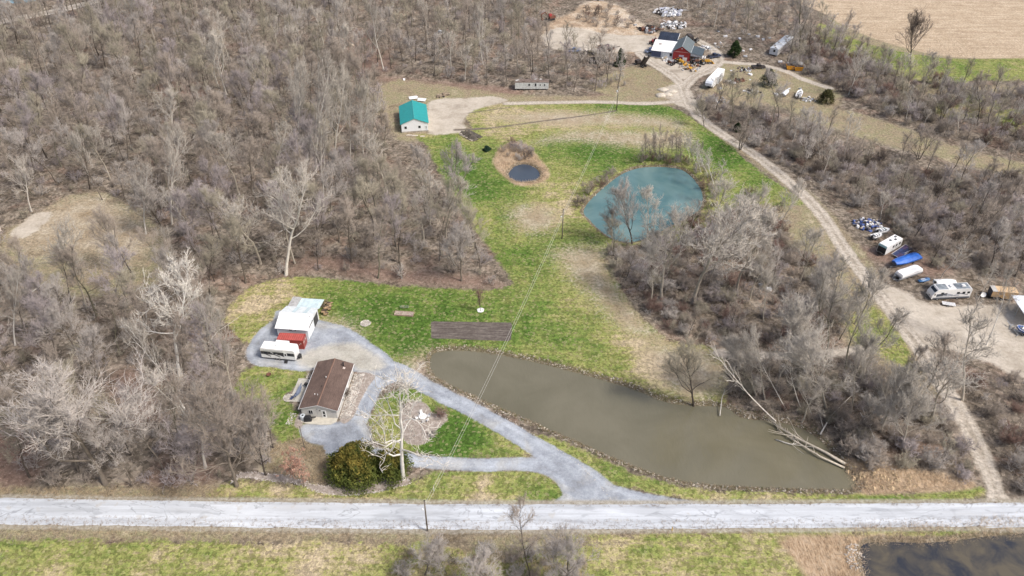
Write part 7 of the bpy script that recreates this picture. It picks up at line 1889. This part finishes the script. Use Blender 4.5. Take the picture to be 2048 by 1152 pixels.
for px, py, lab, tw, s in ((882, 832, 'dark maroon shrub at the right tip of the mulch bed', 'red', .55), (812, 814, 'low brown shrub at the top of the mulch bed', 'red', .3), (866, 872, 'pale dry shrub in the lower part of the mulch bed', 'grey', .35), (688, 791, 'dark round shrub against the right wall of the house', 'dark', .45), (664, 566, 'x', 'dark', 0)):
    if s: plant(PAR['shrub'][1], 'shrub', ground(px, py), lab, 'shrub', None, px, (s * 1.6, s * 1.6, s * 1.2), BARK['dark'], TWIG[tw], ('stems', 'twigs'))

# pole at the house, utility poles, wires, markers
def utility_pole(base, h, label, arm=True, lamp=False):
    p = ground(*base); t = thing('utility_pole', label, 'utility pole', p)
    q = MB(); q.smooth = True; q.tube([(0, 0, -.5), (0, 0, h * .5), (0, 0, h)], [.16, .14, .11], 10); q.build('pole', M('pole_wood', (.17, .145, .12), .9, .2, dirt=.3), t)
    q = MB(); q.lathe([(.13, h), (.13, h + .1), (.02, h + .14)], 10); q.build('cap', BLACK(), t)
    for k, z in enumerate((h - .3, h - .7)):
        q = MB(); q.tube([(0, 0, z), (.25, 0, z)], .03, 6); q.lathe([(.02, -.06), (.06, -.04), (.06, .06), (.02, .1)], 8, (.25, 0, z)); q.build('insulator', M('porcelain', (.6, .6, .58), .3), t)
    if lamp:
        q = MB(); q.lathe([(.02, 0), (.25, 0), (.27, .5), (.25, .62), (.05, .66)], 12, (-.35, 0, h - 2.2)); q.box(-.15, 0, -.05, .05, h - 1.9, h - 1.8); q.build('transformer', M('pale_transformer', (.66, .68, .7), .4), t)
    else:
        q = MB(); q.lathe([(.02, 0), (.22, .03), (.2, .2), (.05, .3)], 10, (-.45, 0, h - 2.4)); q.tube([(-.1, 0, h - 2.2), (-.45, 0, h - 2.15)], .025, 6); q.build('dusk_light', M('pale_lamp', (.7, .72, .74), .4), t)
    return np.array([p[0], p[1], p[2] + h])
u1 = utility_pole((855, 1062), 8.6, 'grey wooden utility pole standing at the near edge of the road')
u2 = utility_pole((1124, 478), 9.5, 'utility pole in the middle of the grass left of the turquoise pond')
u3 = utility_pole((1233, 220), 9.0, 'utility pole with a pale transformer at the end of the trench by the barn track', lamp=True)
def wire(a, b, off, sag, label):
    q = MB(); n = 20
    q.tube([a * (1 - i / n) + b * (i / n) + np.array([.25 + off, 0, -.35 - sag * 4 * (i / n) * (1 - i / n)]) for i in range(n + 1)], .022, 4, False)
    tag(q.build('power_line', M('pale_cable', (.55, .54, .50), .5, .05)), label, 'power line', 'power lines crossing the big pond')
wire(u1, u2, 0, 1.8, 'left power line from the road pole across the big pond'); wire(u1, u2, .45, 2.0, 'right power line from the road pole across the big pond')
wire(u2, u3, 0, 1.4, 'left power line from the grass pole to the transformer pole'); wire(u2, u3, .45, 1.5, 'right power line from the grass pole to the transformer pole')
t = thing('yard_pole', 'thin dark pole beside the gravel in front of the house left corner', 'pole', ground(609, 895)); q = MB(); q.tube([(0, 0, -.3), (0, 0, 6.2)], [.09, .07], 8); q.build('pole', M('pole_wood', (.17, .145, .12), .9, .2, dirt=.3), t)
q = MB(); q.tube([(0, 0, 6.0), (.5, 0, 6.1)], .03, 6); q.build('bracket', STEEL(), t)
t = thing('marker_post', 'white marker stake in the roadside grass right of the cedar', 'marker post', ground(868, 982)); q = MB(); q.box(-.05, .05, -.03, .03, -.2, 1.5); q.build('stake', WHITE(), t); q = MB(); q.box(-.055, .055, -.035, .035, 1.3, 1.45); q.build('band', M('orange_band', (.6, .2, .05), .5), t)
t = thing('marker_post', 'yellow marker post at the near road edge', 'marker post', ground(1344, 1061)); q = MB(); q.box(-.06, .06, -.04, .04, -.2, 1.0); q.build('stake', M('yellow_plastic', (.75, .45, .02), .5), t); q = MB(); q.box(-.065, .065, -.045, .045, .8, .95); q.build('band', BLACK(), t)

# fallen trunks
def log_(pts, r, label, m, branches=0, seed=0, zoff=.25):
    rng = np.random.default_rng(seed); P = [ground(*a) for a in pts]
    for a in P: a[2] = max(a[2], WZ) + zoff
    for a in P[1:-1]: a[:2] += rng.normal(size=2) * .35; a[2] += rng.random() * .3
    t = thing('fallen_log', label, 'fallen tree', P[0]); Q = [p - P[0] for p in P]
    q = MB(); q.smooth = True; q.tube(Q, np.linspace(r, r * .35, len(Q)), 8); q.build('trunk', m, t)
    for k in range(branches):
        u = .35 + .65 * rng.random(); i = min(int(u * (len(Q) - 1)), len(Q) - 2); b0 = Q[i] + (Q[i + 1] - Q[i]) * rng.random()
        d = unit(Q[i + 1] - Q[i]) * .7 + rng.normal(size=3) * .6; d[2] = abs(d[2]) * .5
        q = MB(); L = 1 + rng.random() * 2.5; q.tube([b0, b0 + d * L * .5, b0 + d * L + np.array([0, 0, .2])], [r * .35, r * .25, .02], 5); q.build('branch', m, t)
log_(((1690, 928), (1650, 906), (1610, 884), (1570, 862), (1552, 848)), .3, 'long white fallen trunk lying across the far end of the big pond', BARK['tan'], 22, 1, .5)
log_(((1690, 934), (1640, 912), (1590, 880), (1556, 858)), .22, 'second pale fallen trunk beside the long white one in the pond', BARK['tan'], 18, 2, .35)
log_(((1552, 876), (1572, 880), (1600, 884)), .12, 'floating pale branch in the far end of the big pond', BARK['pale'], 5, 3, .15)
log_(((232, 846), (200, 842), (140, 836)), .3, 'broken brown log lying in the lower left woods', BARK['tan'], 3, 4)
log_(((260, 850), (340, 852)), .12, 'thin fallen branch right of the broken log in the lower left woods', BARK['tan'], 3, 5)
log_(((104, 955), (138, 944)), .25, 'dark log near the road in the lower left woods', BARK['dark'], 2, 6)
log_(((1640, 870), (1660, 840), (1700, 800)), .16, 'grey fallen branch in the brush right of the big pond', BARK['pale'], 5, 7, .6)
log_(((1748, 900), (1742, 868), (1716, 836)), .13, 'white fallen branch in the middle of the pond side brush', BARK['white'], 8, 8, .6)
log_(((1440, 830), (1446, 800), (1450, 780)), .12, 'pale stub leaning at the corner of the big pond', BARK['pale'], 3, 9, .4)
for k, (a, b_) in enumerate((((120, 236), (180, 215)), ((300, 190), (340, 188)), ((470, 240), (520, 236)), ((60, 590), (100, 560)), ((330, 640), (345, 625)), ((420, 690), (440, 660)), ((150, 165), (160, 215)), ((560, 470), (600, 450)))):
    log_((a, b_), .16, 'fallen bare log lying on the litter of the left woods', BARK['pale' if k % 2 else 'tan'], 2, 20 + k)
    o = [x for x in scene.objects if x.name.startswith('fallen_log')][-1]; o['group'] = 'fallen logs in the left woods'
# dry reed bales/rubble at the creek mouth
tag(stones('creek_rubble', rand_in([poly([(1690, 935), (1740, 935), (1800, 950), (1840, 960), (1820, 978), (1715, 976)])], 110, ur), .2, .6, M('sand_rubble', (.46, .35, .22), .9, .35), 14), kind='stuff')
tag(stones('dark_pond_rubble', np.concatenate([rand_in([poly([(2000, 1076), (2060, 1078), (2060, 1112), (2020, 1100)])], 150, ur), rand_in([poly([(1690, 1095), (1722, 1090), (1740, 1140), (1700, 1140)])], 110, ur)]), .08, .28, M('pale_pond_stone', (.48, .44, .40), .9, .3), 15, z=.1), kind='stuff')
